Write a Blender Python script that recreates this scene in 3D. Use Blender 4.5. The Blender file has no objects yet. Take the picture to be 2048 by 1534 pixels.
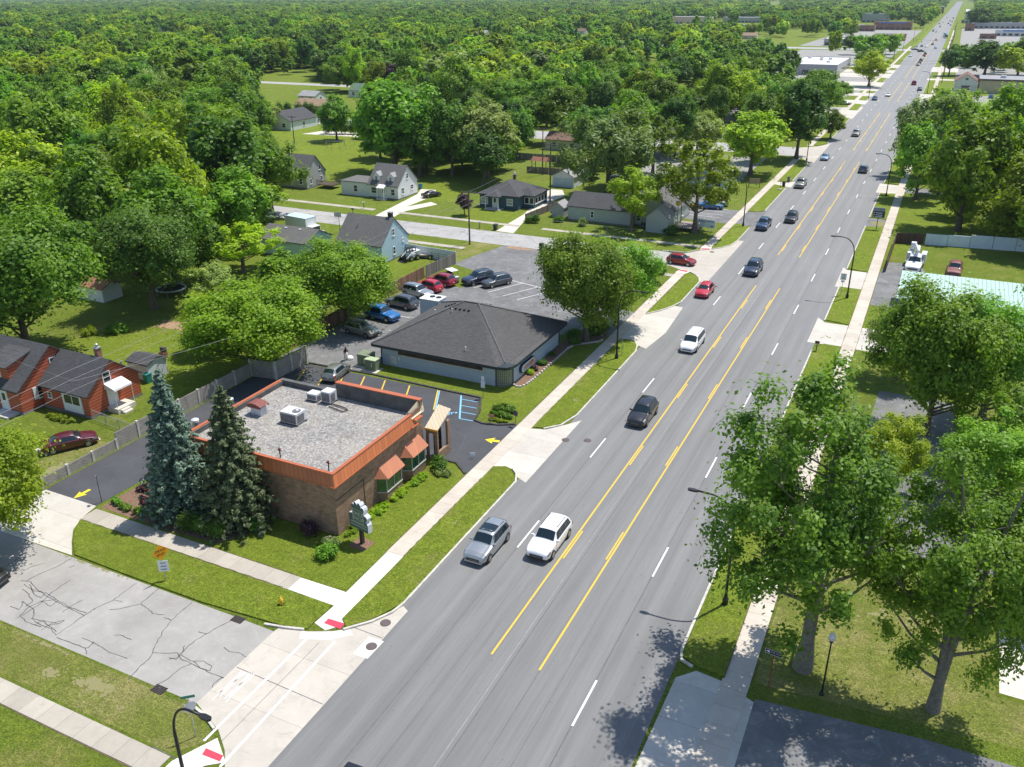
import bpy, bmesh, math, random
import numpy as np
from mathutils import Vector, Matrix

# ---------------------------------------------------------------- camera, sky, sun, exposure
scene = bpy.context.scene
COL = scene.collection
H = 38.0                       # flying height of the drone above the street
YAW, PIT, ROL, FPX = -0.450899, 0.4255, -0.0055875, 1721.54   # FPX: focal length in pixels of a 2048 wide picture
_cy, _sy, _cp, _sp = math.cos(YAW), math.sin(YAW), math.cos(PIT), math.sin(PIT)
FW = Vector((_sy*_cp, _cy*_cp, -_sp)); RT0 = Vector((_cy, -_sy, 0)); UP0 = RT0.cross(FW)
RT = math.cos(ROL)*RT0 + math.sin(ROL)*UP0; UP = -math.sin(ROL)*RT0 + math.cos(ROL)*UP0
cam_d = bpy.data.cameras.new("camera"); cam = bpy.data.objects.new("camera", cam_d); COL.objects.link(cam)
cam_d.sensor_width = 36; cam_d.lens = FPX/2048*36; cam_d.clip_end = 9000; cam_d.clip_start = 0.5
M = Matrix((RT, UP, -FW)).transposed().to_4x4(); M.translation = Vector((0, 0, H)); cam.matrix_world = M
scene.camera = cam

SUN = Vector((0.215, 0.375, 1.0)).normalized()
elev = math.asin(SUN.z); az = math.atan2(SUN.x, SUN.y)
world = bpy.data.worlds.new("World"); scene.world = world; world.use_nodes = True
wn = world.node_tree.nodes; bg = wn["Background"]
sky = wn.new("ShaderNodeTexSky"); sky.sky_type = 'NISHITA'; sky.sun_disc = False
sky.sun_elevation = elev; sky.sun_rotation = az; sky.air_density = 1.0; sky.dust_density = 0.6; sky.altitude = 200
world.node_tree.links.new(sky.outputs[0], bg.inputs[0]); bg.inputs[1].default_value = 0.13
sd = bpy.data.lights.new("sun", 'SUN'); sd.energy = 4.3; sd.angle = math.radians(0.53); sd.color = (1.0, 0.955, 0.88)
so = bpy.data.objects.new("sun", sd); COL.objects.link(so); so.rotation_euler = SUN.to_track_quat('Z', 'Y').to_euler()
scene.view_settings.view_transform = 'Standard'; scene.view_settings.look = 'None'
scene.view_settings.exposure = 0.30; scene.view_settings.gamma = 1.0

def G(px, py, z=0.0):
    """survey point: spot of the plan (metres) seen at a place of the 2048 wide photo, at height z"""
    d = FW + (px-1024)/FPX*RT - (py-767)/FPX*UP
    t = (z-H)/d.z
    return (t*d.x, t*d.y)

# ---------------------------------------------------------------- helpers
def tag(o, label=None, cat=None, group=None, kind=None):
    if label: o['label'] = label
    if cat: o['category'] = cat
    if group: o['group'] = group
    if kind: o['kind'] = kind
    return o

def thing(name, label, cat, loc=(0, 0, 0), rz=0.0, group=None):
    o = bpy.data.objects.new(name, None); COL.objects.link(o)
    o.empty_display_size = 0.3
    o.location = loc if len(loc) == 3 else (loc[0], loc[1], 0); o.rotation_euler = (0, 0, rz)
    return tag(o, label, cat, group)

MB_CACHE = {}
class MB:
    """collects shapes; build() links them as ONE mesh object"""
    def __init__(s): s.v = []; s.f = []; s.m = []; s.mats = []; s.smooth = False
    def mi(s, m):
        if m not in s.mats: s.mats.append(m)
        return s.mats.index(m)
    def add(s, vs, fs, m=None, M=None):
        b = len(s.v); k = s.mi(m) if m else 0
        for p in vs:
            s.v.append(tuple(M @ Vector(p)) if M else tuple(p))
        for f in fs: s.f.append([b+i for i in f]); s.m.append(k)
    def box(s, x0, y0, z0, x1, y1, z1, m=None, M=None):
        vs = [(x0,y0,z0),(x1,y0,z0),(x1,y1,z0),(x0,y1,z0),(x0,y0,z1),(x1,y0,z1),(x1,y1,z1),(x0,y1,z1)]
        s.add(vs, [(0,3,2,1),(4,5,6,7),(0,1,5,4),(1,2,6,5),(2,3,7,6),(3,0,4,7)], m, M)
    def cbox(s, c, d, m=None, M=None):
        s.box(c[0]-d[0]/2, c[1]-d[1]/2, c[2]-d[2]/2, c[0]+d[0]/2, c[1]+d[1]/2, c[2]+d[2]/2, m, M)
    def prism(s, pts, z0, z1, m=None, M=None):
        n = len(pts); a = sum(pts[i][0]*pts[(i+1)%n][1]-pts[(i+1)%n][0]*pts[i][1] for i in range(n))
        if a < 0: pts = pts[::-1]
        vs = [(p[0],p[1],z0) for p in pts]+[(p[0],p[1],z1) for p in pts]
        fs = [tuple(range(n-1,-1,-1)), tuple(range(n,2*n))]+[(i,(i+1)%n,n+(i+1)%n,n+i) for i in range(n)]
        s.add(vs, fs, m, M)
    def sheet(s, pts, z, m=None):
        n = len(pts); a = sum(pts[i][0]*pts[(i+1)%n][1]-pts[(i+1)%n][0]*pts[i][1] for i in range(n))
        if a < 0: pts = pts[::-1]
        s.add([(p[0],p[1],z) for p in pts], [tuple(range(n))], m)
    def quad(s, a, b, c, d, m=None, M=None): s.add([a,b,c,d], [(0,1,2,3)], m, M)
    def ribbon(s, pts, w, z, m=None):
        """flat strip along a polyline"""
        P = [Vector((p[0],p[1])) for p in pts]; L = []; R = []
        for i in range(len(P)):
            d = (P[min(i+1,len(P)-1)]-P[max(i-1,0)]); d = d.normalized() if d.length > 1e-9 else Vector((1,0))
            nrm = Vector((-d.y, d.x)); ww = w[i] if isinstance(w, (list,tuple)) else w
            L.append(P[i]+nrm*ww/2); R.append(P[i]-nrm*ww/2)
        for i in range(len(P)-1):
            s.add([(R[i].x,R[i].y,z),(R[i+1].x,R[i+1].y,z),(L[i+1].x,L[i+1].y,z),(L[i].x,L[i].y,z)], [(0,1,2,3)], m)
    def curb(s, pts, w, z0, z1, m=None):
        P = [Vector((p[0],p[1])) for p in pts]; L = []; R = []
        for i in range(len(P)):
            d = (P[min(i+1,len(P)-1)]-P[max(i-1,0)]).normalized(); nrm = Vector((-d.y, d.x))
            L.append(P[i]+nrm*w/2); R.append(P[i]-nrm*w/2)
        n = len(P); vs = []
        for i in range(n): vs += [(R[i].x,R[i].y,z0),(R[i].x,R[i].y,z1),(L[i].x,L[i].y,z1),(L[i].x,L[i].y,z0)]
        fs = [(0,1,2,3), (4*n-1,4*n-2,4*n-3,4*n-4)]
        for i in range(n-1):
            a = 4*i; fs += [(a+1,a,a+4,a+5),(a+2,a+1,a+5,a+6),(a+3,a+2,a+6,a+7)]
        s.add(vs, fs, m)
    def tube(s, path, rad, n=8, m=None, cap=True):
        P = [Vector(p) for p in path]; r = rad if isinstance(rad, (list,tuple)) else [rad]*len(P)
        b = len(s.v); k = s.mi(m) if m else 0; ref = None
        for i in range(len(P)):
            d = (P[min(i+1,len(P)-1)]-P[max(i-1,0)])
            d = d.normalized() if d.length > 1e-9 else Vector((0,0,1))
            if ref is None: ref = Vector((1,0,0)) if abs(d.x) < 0.9 else Vector((0,1,0))
            u = (ref-d*ref.dot(d)).normalized(); w = d.cross(u); ref = u
            for j in range(n):
                a = 2*math.pi*j/n; s.v.append(tuple(P[i]+r[i]*(math.cos(a)*u+math.sin(a)*w)))
        for i in range(len(P)-1):
            for j in range(n):
                s.f.append([b+i*n+j, b+i*n+(j+1)%n, b+(i+1)*n+(j+1)%n, b+(i+1)*n+j]); s.m.append(k)
        if cap:
            s.f.append([b+j for j in range(n-1,-1,-1)]); s.m.append(k)
            s.f.append([b+(len(P)-1)*n+j for j in range(n)]); s.m.append(k)
    def lathe(s, prof, n=16, c=(0,0,0), m=None, M=None):
        vs = []; fs = []
        for r, z in prof:
            for j in range(n):
                a = 2*math.pi*j/n; vs.append((c[0]+r*math.cos(a), c[1]+r*math.sin(a), c[2]+z))
        for i in range(len(prof)-1):
            for j in range(n): fs.append((i*n+j, i*n+(j+1)%n, (i+1)*n+(j+1)%n, (i+1)*n+j))
        fs.append(tuple(range(n-1,-1,-1))); fs.append(tuple((len(prof)-1)*n+j for j in range(n)))
        s.add(vs, fs, m, M)
    def build(s, name, mat=None, parent=None, label=None, smooth=False, loc=None, bevel=0.0):
        me = bpy.data.meshes.new(name); me.from_pydata(s.v, [], s.f)
        if s.mats:
            for k in s.mats: me.materials.append(k)
            me.polygons.foreach_set('material_index', s.m)
        elif mat: me.materials.append(mat)
        if smooth: me.polygons.foreach_set('use_smooth', [True]*len(me.polygons))
        me.update()
        o = bpy.data.objects.new(name, me); COL.objects.link(o)
        if parent: o.parent = parent
        if loc: o.location = loc
        if label: o['label'] = label
        if bevel > 0:
            md = o.modifiers.new('bevel', 'BEVEL'); md.width = bevel; md.segments = 2; md.limit_method = 'ANGLE'
        return o

def struct(name, mb, mat=None, kind='structure'):
    o = mb.build(name, mat); o['kind'] = kind; return o

def dup(root, loc, rz=None, label=None, group=None):
    r = root.copy(); COL.objects.link(r); r.location = loc if len(loc) == 3 else (loc[0], loc[1], 0)
    if rz is not None: r.rotation_euler = (0, 0, rz)
    if label: r['label'] = label
    if group: r['group'] = group
    for ch in root.children:
        c = ch.copy(); COL.objects.link(c); c.parent = r
        for g in ch.children:
            d = g.copy(); COL.objects.link(d); d.parent = c
    return r

def text(name, s, size, M, mat, parent, align='CENTER', ext=0.004, sx=1.0):
    cu = bpy.data.curves.new(name, 'FONT'); cu.body = s; cu.size = size; cu.align_x = align; cu.align_y = 'CENTER'; cu.extrude = ext
    cu.space_line = 0.95; cu.resolution_u = 2
    t = bpy.data.objects.new(name, cu); COL.objects.link(t)
    me = bpy.data.meshes.new_from_object(t.evaluated_get(bpy.context.evaluated_depsgraph_get()))
    COL.objects.unlink(t); bpy.data.objects.remove(t)
    me.transform(M @ Matrix.Diagonal((sx, 1, 1, 1))); me.materials.clear(); me.materials.append(mat)
    o = bpy.data.objects.new(name, me); COL.objects.link(o); o.parent = parent
    return o

# ---------------------------------------------------------------- materials
MATS = {}
def mat(name, col, rough=0.8, var=0.12, scale=3.0, bump=0.0, bscale=40.0, metal=0.0, coat=0.0, spec=0.5, col2=None, obj_rand=0.0, trans=0.0):
    """noise-varied plain surface, object/world coordinates"""
    if name in MATS: return MATS[name]
    m = bpy.data.materials.new(name); m.use_nodes = True; nt = m.node_tree; b = nt.nodes['Principled BSDF']
    b.inputs['Roughness'].default_value = rough; b.inputs['Metallic'].default_value = metal
    b.inputs['Specular IOR Level'].default_value = spec
    if coat: b.inputs['Coat Weight'].default_value = coat; b.inputs['Coat Roughness'].default_value = 0.04
    c1 = tuple(max(0, c*(1-var)) for c in col); c2 = col2 or tuple(min(1, c*(1+var)) for c in col)
    if var > 0 or col2:
        tc = nt.nodes.new('ShaderNodeTexCoord'); n = nt.nodes.new('ShaderNodeTexNoise'); n.inputs['Scale'].default_value = scale
        n.inputs['Detail'].default_value = 6; n.inputs['Roughness'].default_value = 0.65
        nt.links.new(tc.outputs['Object'], n.inputs['Vector'])
        r = nt.nodes.new('ShaderNodeValToRGB'); r.color_ramp.elements[0].position = 0.32; r.color_ramp.elements[1].position = 0.68
        r.color_ramp.elements[0].color = (*c1, 1); r.color_ramp.elements[1].color = (*c2, 1)
        nt.links.new(n.outputs['Fac'], r.inputs[0]); nt.links.new(r.outputs[0], b.inputs['Base Color'])
    else: b.inputs['Base Color'].default_value = (*col, 1)
    if bump:
        tc2 = nt.nodes.new('ShaderNodeTexCoord'); n2 = nt.nodes.new('ShaderNodeTexNoise'); n2.inputs['Scale'].default_value = bscale; n2.inputs['Detail'].default_value = 4
        nt.links.new(tc2.outputs['Object'], n2.inputs['Vector'])
        bp = nt.nodes.new('ShaderNodeBump'); bp.inputs['Strength'].default_value = bump; bp.inputs['Distance'].default_value = 0.02
        nt.links.new(n2.outputs['Fac'], bp.inputs['Height']); nt.links.new(bp.outputs[0], b.inputs['Normal'])
    MATS[name] = m; return m

class NT:
    def __init__(s, name):
        s.m = bpy.data.materials.new(name); s.m.use_nodes = True; s.t = s.m.node_tree; s.b = s.t.nodes['Principled BSDF']; MATS[name] = s.m
        s.geo = s.t.nodes.new('ShaderNodeNewGeometry'); s.P = s.geo.outputs['Position']
        s.tc = s.t.nodes.new('ShaderNodeTexCoord'); s.O = s.tc.outputs['Object']
    def L(s, a, b): s.t.links.new(a, b)
    def noise(s, scale, detail=4, rough=0.6, vec=None, dist=0.0):
        n = s.t.nodes.new('ShaderNodeTexNoise'); n.inputs['Scale'].default_value = scale; n.inputs['Detail'].default_value = detail
        n.inputs['Roughness'].default_value = rough; n.inputs['Distortion'].default_value = dist; s.L(vec or s.P, n.inputs['Vector']); return n.outputs['Fac']
    def vor(s, scale, feature='F1', vec=None, out='Distance'):
        n = s.t.nodes.new('ShaderNodeTexVoronoi'); n.feature = feature; n.inputs['Scale'].default_value = scale; s.L(vec or s.P, n.inputs['Vector']); return n.outputs[out]
    def mapping(s, vec, scale=(1,1,1), rot=(0,0,0), loc=(0,0,0)):
        n = s.t.nodes.new('ShaderNodeMapping'); n.inputs['Scale'].default_value = scale; n.inputs['Rotation'].default_value = rot; n.inputs['Location'].default_value = loc
        s.L(vec, n.inputs['Vector']); return n.outputs[0]
    def ramp(s, fac, stops, interp='LINEAR'):
        r = s.t.nodes.new('ShaderNodeValToRGB'); r.color_ramp.interpolation = interp
        e = r.color_ramp.elements
        while len(e) < len(stops): e.new(0.5)
        for i, (p, c) in enumerate(stops): e[i].position = p; e[i].color = (*c, 1) if len(c) == 3 else c
        s.L(fac, r.inputs[0]); return r.outputs[0]
    def mix(s, fac, a, b, mode='MIX'):
        n = s.t.nodes.new('ShaderNodeMix'); n.data_type = 'RGBA'; n.blend_type = mode
        for sock, val in ((n.inputs[0], fac), (n.inputs[6], a), (n.inputs[7], b)):
            if isinstance(val, (int, float)): sock.default_value = val
            elif isinstance(val, tuple): sock.default_value = (*val, 1) if len(val) == 3 else val
            else: s.L(val, sock)
        return n.outputs[2]
    def math(s, op, a, b=None, c=None):
        n = s.t.nodes.new('ShaderNodeMath'); n.operation = op
        for i, val in enumerate((a, b, c)):
            if val is None: continue
            if isinstance(val, (int, float)): n.inputs[i].default_value = val
            else: s.L(val, n.inputs[i])
        return n.outputs[0]
    def sep(s, vec):
        n = s.t.nodes.new('ShaderNodeSeparateXYZ'); s.L(vec, n.inputs[0]); return n.outputs
    def bump(s, h, strength=0.4, dist=0.02):
        n = s.t.nodes.new('ShaderNodeBump'); n.inputs['Strength'].default_value = strength; n.inputs['Distance'].default_value = dist
        s.L(h, n.inputs['Height']); s.L(n.outputs[0], s.b.inputs['Normal'])
    def col(s, c): s.L(c, s.b.inputs['Base Color'])
    def rough(s, v): s.b.inputs['Roughness'].default_value = v

G3 = lambda v: (v, v, v)
def m_grass(name, a=(0.12,0.19,0.018), b=(0.23,0.29,0.034), dry=(0.34,0.30,0.10), dry_amt=0.62):
    n = NT(name); n.rough(0.95); n.b.inputs['Specular IOR Level'].default_value = 0.2
    big = n.noise(0.09, 5, 0.6); mid = n.noise(0.9, 5, 0.7); fine = n.noise(8, 5, 0.9)
    c = n.mix(n.ramp(mid, [(0.3, G3(0)), (0.7, G3(1))]), a, b)
    c = n.mix(n.math('MULTIPLY', n.ramp(n.noise(0.22, 8, 0.75), [(dry_amt-0.1, G3(0)), (dry_amt+0.08, G3(1))]), 0.75), c, dry)
    c = n.mix(0.85, c, n.ramp(fine, [(0.38, G3(0.28)), (0.5, G3(0.88)), (0.62, G3(1.65))]), 'MULTIPLY')
    c = n.mix(0.7, c, n.ramp(n.noise(3.2, 5, 0.8), [(0.36, G3(0.5)), (0.5, G3(0.95)), (0.64, G3(1.45))]), 'MULTIPLY')
    c = n.mix(n.ramp(big, [(0.38, G3(0)), (0.62, G3(0.5))]), c, tuple(x*0.62 for x in b))
    n.col(c); n.bump(n.noise(11, 3, 0.8), 1.0, 0.16); return n.m
def m_asphalt(name, base, contrast=0.25, grain=60, patches=0.0, tint=(1,1,1)):
    n = NT(name); n.rough(0.9)
    big = n.noise(0.25, 6, 0.7); g = n.noise(grain, 3, 0.8)
    c = n.ramp(big, [(0.3, tuple(base*(1-contrast)*t for t in tint)), (0.7, tuple(base*(1+contrast)*t for t in tint))])
    c = n.mix(0.8, c, n.ramp(g, [(0.3, G3(0.72)), (0.7, G3(1.2))]), 'MULTIPLY')
    if patches: c = n.mix(n.math('MULTIPLY', n.ramp(n.noise(0.6, 8, 0.8, dist=1.5), [(0.5, G3(0)), (0.62, G3(1))]), patches), c, G3(base*1.75))
    n.col(c); n.bump(g, 0.3, 0.01); return n.m
def m_road():
    n = NT('boulevard_asphalt'); n.rough(0.85)
    st = n.mapping(n.P, scale=(1.0, 0.012, 1.0)); streak = n.noise(1.1, 6, 0.72, vec=st)
    st2 = n.mapping(n.P, scale=(1.0, 0.03, 1.0)); fine = n.noise(7, 4, 0.7, vec=st2)
    big = n.noise(0.05, 5, 0.6)
    x = n.sep(n.P)[0]
    # wheel paths: two dark bands in every 3.5 m lane
    ph = n.math('MULTIPLY', n.math('ADD', x, 18.05), 2*math.pi/1.78)
    w = n.math('MULTIPLY', n.math('ADD', n.math('COSINE', ph), 1.0), 0.5)
    c = n.ramp(streak, [(0.28, (0.172,0.172,0.170)), (0.5, (0.212,0.212,0.208)), (0.75, (0.262,0.260,0.252))])
    c = n.mix(n.math('MULTIPLY', w, 0.33), c, (0.150,0.150,0.152))
    c = n.mix(0.35, c, n.ramp(fine, [(0.3, G3(0.8)), (0.7, G3(1.15))]), 'MULTIPLY')
    c = n.mix(0.55, c, n.ramp(n.noise(45, 3, 0.85), [(0.3, G3(0.7)), (0.7, G3(1.25))]), 'MULTIPLY')
    c = n.mix(0.5, c, n.ramp(big, [(0.35, G3(0.86)), (0.65, G3(1.12))]), 'MULTIPLY')
    oil = n.math('MULTIPLY', n.ramp(n.noise(0.9, 6, 0.7, vec=n.mapping(n.P, scale=(1.6, 0.09, 1))), [(0.52, G3(0)), (0.72, G3(1))]), 0.45); c = n.mix(oil, c, (0.13,0.13,0.13))
    spot_ = n.ramp(n.noise(2.6, 2, 0.5), [(0.70, G3(0)), (0.74, G3(1))]); c = n.mix(n.math('MULTIPLY', spot_, 0.5), c, (0.11,0.11,0.11))
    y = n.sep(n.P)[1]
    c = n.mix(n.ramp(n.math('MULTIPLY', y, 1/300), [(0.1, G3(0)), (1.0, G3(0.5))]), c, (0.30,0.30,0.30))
    n.col(c); n.bump(n.noise(50, 2, 0.8), 0.25, 0.01); return n.m
def m_concrete(name, c1, c2, joint=1.5, stain=0.35, axis=1):
    n = NT(name); n.rough(0.9)
    c = n.ramp(n.noise(0.5, 7, 0.7), [(0.3, c1), (0.7, c2)])
    cr = n.ramp(n.noise(18, 5, 0.8), [(0.3, G3(0.86)), (0.7, G3(1.08))]); c = n.mix(0.6, c, cr, 'MULTIPLY')
    if joint:
        v = n.sep(n.P)[axis]; fr = n.math('FRACT', n.math('DIVIDE', v, joint)); j = n.math('LESS_THAN', fr, 0.035/joint)
        c = n.mix(n.math('MULTIPLY', j, 0.55), c, tuple(x*0.4 for x in c1))
        # slab to slab tone changes
        fl = n.math('FLOOR', n.math('DIVIDE', v, joint)); wn_ = n.t.nodes.new('ShaderNodeTexWhiteNoise'); wn_.noise_dimensions = '1D'; n.L(fl, wn_.inputs['W'])
        c = n.mix(0.7, c, n.ramp(wn_.outputs['Value'], [(0, G3(0.86)), (1, G3(1.08))]), 'MULTIPLY')
    c = n.mix(n.math('MULTIPLY', n.ramp(n.noise(0.8, 8, 0.8, dist=0.6), [(0.52, G3(0)), (0.7, G3(1))]), stain), c, tuple(x*0.55 for x in c1))
    n.col(c); return n.m
def m_brick(name, c1, c2, mortar, scale=1.0, stain=0.5):
    n = NT(name); n.rough(0.9)
    sp = n.sep(n.P); comb = n.t.nodes.new('ShaderNodeCombineXYZ'); n.L(n.math('ADD', sp[0], sp[1]), comb.inputs[0]); n.L(sp[2], comb.inputs[1])
    b = n.t.nodes.new('ShaderNodeTexBrick'); b.inputs['Scale'].default_value = 1.0; b.inputs['Brick Width'].default_value = 0.42*scale; b.inputs['Row Height'].default_value = 0.14*scale
    b.inputs['Mortar Size'].default_value = 0.012; b.inputs['Color1'].default_value = (*c1,1); b.inputs['Color2'].default_value = (*c2,1); b.inputs['Mortar'].default_value = (*mortar,1)
    n.L(comb.outputs[0], b.inputs['Vector'])
    c = n.mix(0.5, b.outputs['Color'], n.ramp(n.noise(3.5, 6, 0.8), [(0.3, G3(0.6)), (0.7, G3(1.35))]), 'MULTIPLY')
    c = n.mix(n.math('MULTIPLY', n.ramp(n.noise(0.35, 6, 0.7), [(0.48, G3(0)), (0.66, G3(1))]), stain), c, tuple(x*0.35 for x in c1))
    n.col(c); n.bump(b.outputs['Fac'], -0.5, 0.02); return n.m
def m_shingle(name, c1, c2, row=0.14):
    n = NT(name); n.rough(0.92)
    O = n.O; v = n.mapping(O, scale=(2.2, 5.5, 5.5))
    c = n.ramp(n.noise(1.0, 4, 0.8, vec=v), [(0.3, c1), (0.7, c2)])
    z = n.sep(O)[2]; fr = n.math('FRACT', n.math('DIVIDE', z, row)); c = n.mix(n.math('MULTIPLY', n.math('LESS_THAN', fr, 0.18), 0.35), c, tuple(x*0.4 for x in c1))
    c = n.mix(0.5, c, n.ramp(n.noise(0.35, 6, 0.7, vec=O), [(0.3, G3(0.8)), (0.7, G3(1.15))]), 'MULTIPLY')
    n.col(c); return n.m
def m_siding(name, c, row=0.18, dark=0.45, rough=0.7, thr=0.2):
    n = NT(name); n.rough(rough)
    z = n.sep(n.O)[2]; fr = n.math('FRACT', n.math('DIVIDE', z, row))
    cc = n.mix(n.math('MULTIPLY', n.math('LESS_THAN', fr, thr), dark), c, tuple(x*0.35 for x in c))
    cc = n.mix(0.5, cc, n.ramp(n.noise(1.2, 5, 0.7, vec=n.O), [(0.3, G3(0.85)), (0.7, G3(1.1))]), 'MULTIPLY')
    n.col(cc); n.bump(fr, 0.5, 0.02); return n.m
def m_vert(name, c, w=0.14, gap=0.12, var=0.5, rough=0.9, coord='O', stain=0.0):
    """upright boards / standing seams across x+y"""
    n = NT(name); n.rough(rough)
    sp = n.sep(n.O if coord == 'O' else n.P); u = n.math('DIVIDE', n.math('ADD', sp[0], sp[1]), w)
    fr = n.math('FRACT', u); fl = n.math('FLOOR', u); wn_ = n.t.nodes.new('ShaderNodeTexWhiteNoise'); wn_.noise_dimensions = '1D'; n.L(fl, wn_.inputs['W'])
    cc = n.ramp(wn_.outputs['Value'], [(0, tuple(x*(1-var) for x in c)), (1, tuple(min(1, x*(1+var*0.5)) for x in c))])
    cc = n.mix(n.math('MULTIPLY', n.math('LESS_THAN', fr, gap), 0.65), cc, tuple(x*0.25 for x in c))
    if stain: cc = n.mix(n.math('MULTIPLY', n.ramp(n.noise(0.5, 6, 0.75), [(0.45, G3(0)), (0.6, G3(1))]), stain), cc, tuple(x*0.45 for x in c))
    n.col(cc); return n.m
def m_leaf(name, dark, light, hue=0.5, trans=0.46, rough=0.5):
    n = NT(name); t = n.t
    at = t.nodes.new('ShaderNodeAttribute'); at.attribute_name = 'tint'; oi = t.nodes.new('ShaderNodeObjectInfo')
    c = n.ramp(at.outputs['Fac'], [(0.0, dark), (1.0, light)])
    hs = t.nodes.new('ShaderNodeHueSaturation'); n.L(c, hs.inputs['Color'])
    r = oi.outputs['Random']; hs.inputs['Saturation'].default_value = 1.0
    n.L(n.math('ADD', n.math('MULTIPLY', r, 0.036), 0.488), hs.inputs['Hue'])
    r2 = n.math('FRACT', n.math('MULTIPLY', r, 7.31)); n.L(n.math('ADD', n.math('MULTIPLY', r2, 0.65), 0.70), hs.inputs['Value'])
    n.L(hs.outputs[0], n.b.inputs['Base Color']); n.rough(rough); n.b.inputs['Specular IOR Level'].default_value = 0.35
    tr = t.nodes.new('ShaderNodeBsdfTranslucent'); mx = t.nodes.new('ShaderNodeMixShader'); mx.inputs[0].default_value = trans
    tcol = n.mix(1.0, hs.outputs[0], (1.45, 1.5, 0.35), 'MULTIPLY'); n.L(tcol, tr.inputs['Color'])
    n.L(n.b.outputs[0], mx.inputs[1]); n.L(tr.outputs[0], mx.inputs[2]); n.L(mx.outputs[0], t.nodes['Material Output'].inputs['Surface']); return n.m

GRASS = m_grass('grass'); LAWN = m_grass('lawn_grass', (0.15,0.225,0.018), (0.27,0.34,0.035), (0.40,0.35,0.12), 0.64)
DRYGRASS = m_grass('dry_lawn_grass', (0.16,0.21,0.03), (0.29,0.32,0.065), (0.46,0.38,0.17), 0.56)
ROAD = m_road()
STREET_ASPH = m_asphalt('side_street_asphalt', 0.355, 0.17, 40, 0.12, tint=(1,0.955,0.885))
BACK_ASPH = m_asphalt('back_street_asphalt', 0.40, 0.14, 6, tint=(1,0.975,0.94))
LOT_ASPH = m_asphalt('sealed_lot_asphalt', 0.075, 0.22, 50, 0.12, tint=(0.94,0.98,1.08))
OLD_ASPH = m_asphalt('worn_lot_asphalt', 0.17, 0.28, 30, 0.55)
CONC = m_concrete('sidewalk_concrete', (0.52,0.46,0.385), (0.64,0.57,0.48), 1.52)
CONC_X = m_concrete('cross_sidewalk_concrete', (0.40,0.36,0.30), (0.50,0.46,0.385), 1.52, axis=0)
CONC_NEW = m_concrete('new_concrete', (0.68,0.65,0.59), (0.76,0.73,0.67), 1.52, 0.1)
CONC_APR = m_concrete('apron_concrete', (0.53,0.49,0.43), (0.64,0.60,0.53), 3.1, 0.35)
CONC_PAD = m_concrete('street_concrete', (0.47,0.43,0.37), (0.57,0.525,0.455), 4.6, 0.4)
CONC_DRIVE = m_concrete('driveway_concrete', (0.62,0.57,0.49), (0.72,0.67,0.58), 3.0, 0.3)
CURB = mat('kerb_concrete', (0.55,0.52,0.46), 0.9, 0.25, 2)
DARKCURB = mat('tarred_kerb', (0.06,0.055,0.055), 0.9, 0.4, 2)
YPAINT = mat('yellow_paint', (0.72,0.47,0.05), 0.7, 0.12, 8)
YBRIGHT = mat('bright_yellow_paint', (0.80,0.62,0.02), 0.6, 0.08, 8)
WPAINT = mat('white_paint', (0.78,0.78,0.76), 0.7, 0.10, 9)
BPAINT = mat('blue_paint', (0.22,0.55,0.80), 0.6, 0.10, 9)
TAR = mat('tar', (0.10,0.10,0.10), 0.6, 0.25, 3)
SEAM = mat('seam_tar', (0.12,0.12,0.12), 0.8, 0.3, 1.5)
REDPAD = mat('red_tactile_pad', (0.55,0.05,0.09), 0.8, 0.12, 9)
DIRT = mat('bare_dirt', (0.34,0.22,0.13), 0.95, 0.25, 1.3, 0.5, 9)
SAND = mat('sandy_soil', (0.36,0.30,0.17), 0.95, 0.3, 2.5, 0.5, 9, col2=(0.22,0.235,0.07))
MULCH = mat('mulch', (0.20,0.12,0.08), 0.95, 0.4, 5, 0.8, 14)
BLACK = mat('black_metal', (0.015,0.015,0.017), 0.45, 0.1, 4)
IRON = mat('cast_iron', (0.09,0.07,0.065), 0.7, 0.3, 9)
GALV = mat('galvanised_steel', (0.42,0.43,0.44), 0.45, 0.12, 6, metal=0.4)
WHITE = mat('white_trim', (0.78,0.78,0.77), 0.5, 0.05, 3)
WOODPOLE = mat('pole_wood', (0.13,0.10,0.075), 0.9, 0.3, 4)
GLASS = mat('window_glass', (0.02,0.028,0.032), 0.06, 0.0, spec=0.8)
CURTAIN = mat('curtained_glass', (0.35,0.37,0.36), 0.12, 0.25, 3, spec=0.8)
BARK = mat('bark', (0.14,0.11,0.08), 0.95, 0.35, 5, 0.8, 12)
BARKG = mat('grey_bark', (0.20,0.175,0.145), 0.95, 0.3, 5, 0.8, 12)
# ---------------------------------------------------------------- ground, roads, pavements
RX0, RX1 = -27.4, -9.0          # kerb faces of the boulevard
def one(name, pts, z, m):
    b = MB(); b.sheet(pts, z); return struct(name, b, m)
def PP(*px): return [G(x, y) for x, y in px]
one('ground', [(-5000,-300),(5000,-300),(5000,8000),(-5000,8000)], 0.0, GRASS)
b = MB(); 
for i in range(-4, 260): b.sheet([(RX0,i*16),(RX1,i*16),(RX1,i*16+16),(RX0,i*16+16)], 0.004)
struct('boulevard_road', b, ROAD)
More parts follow.
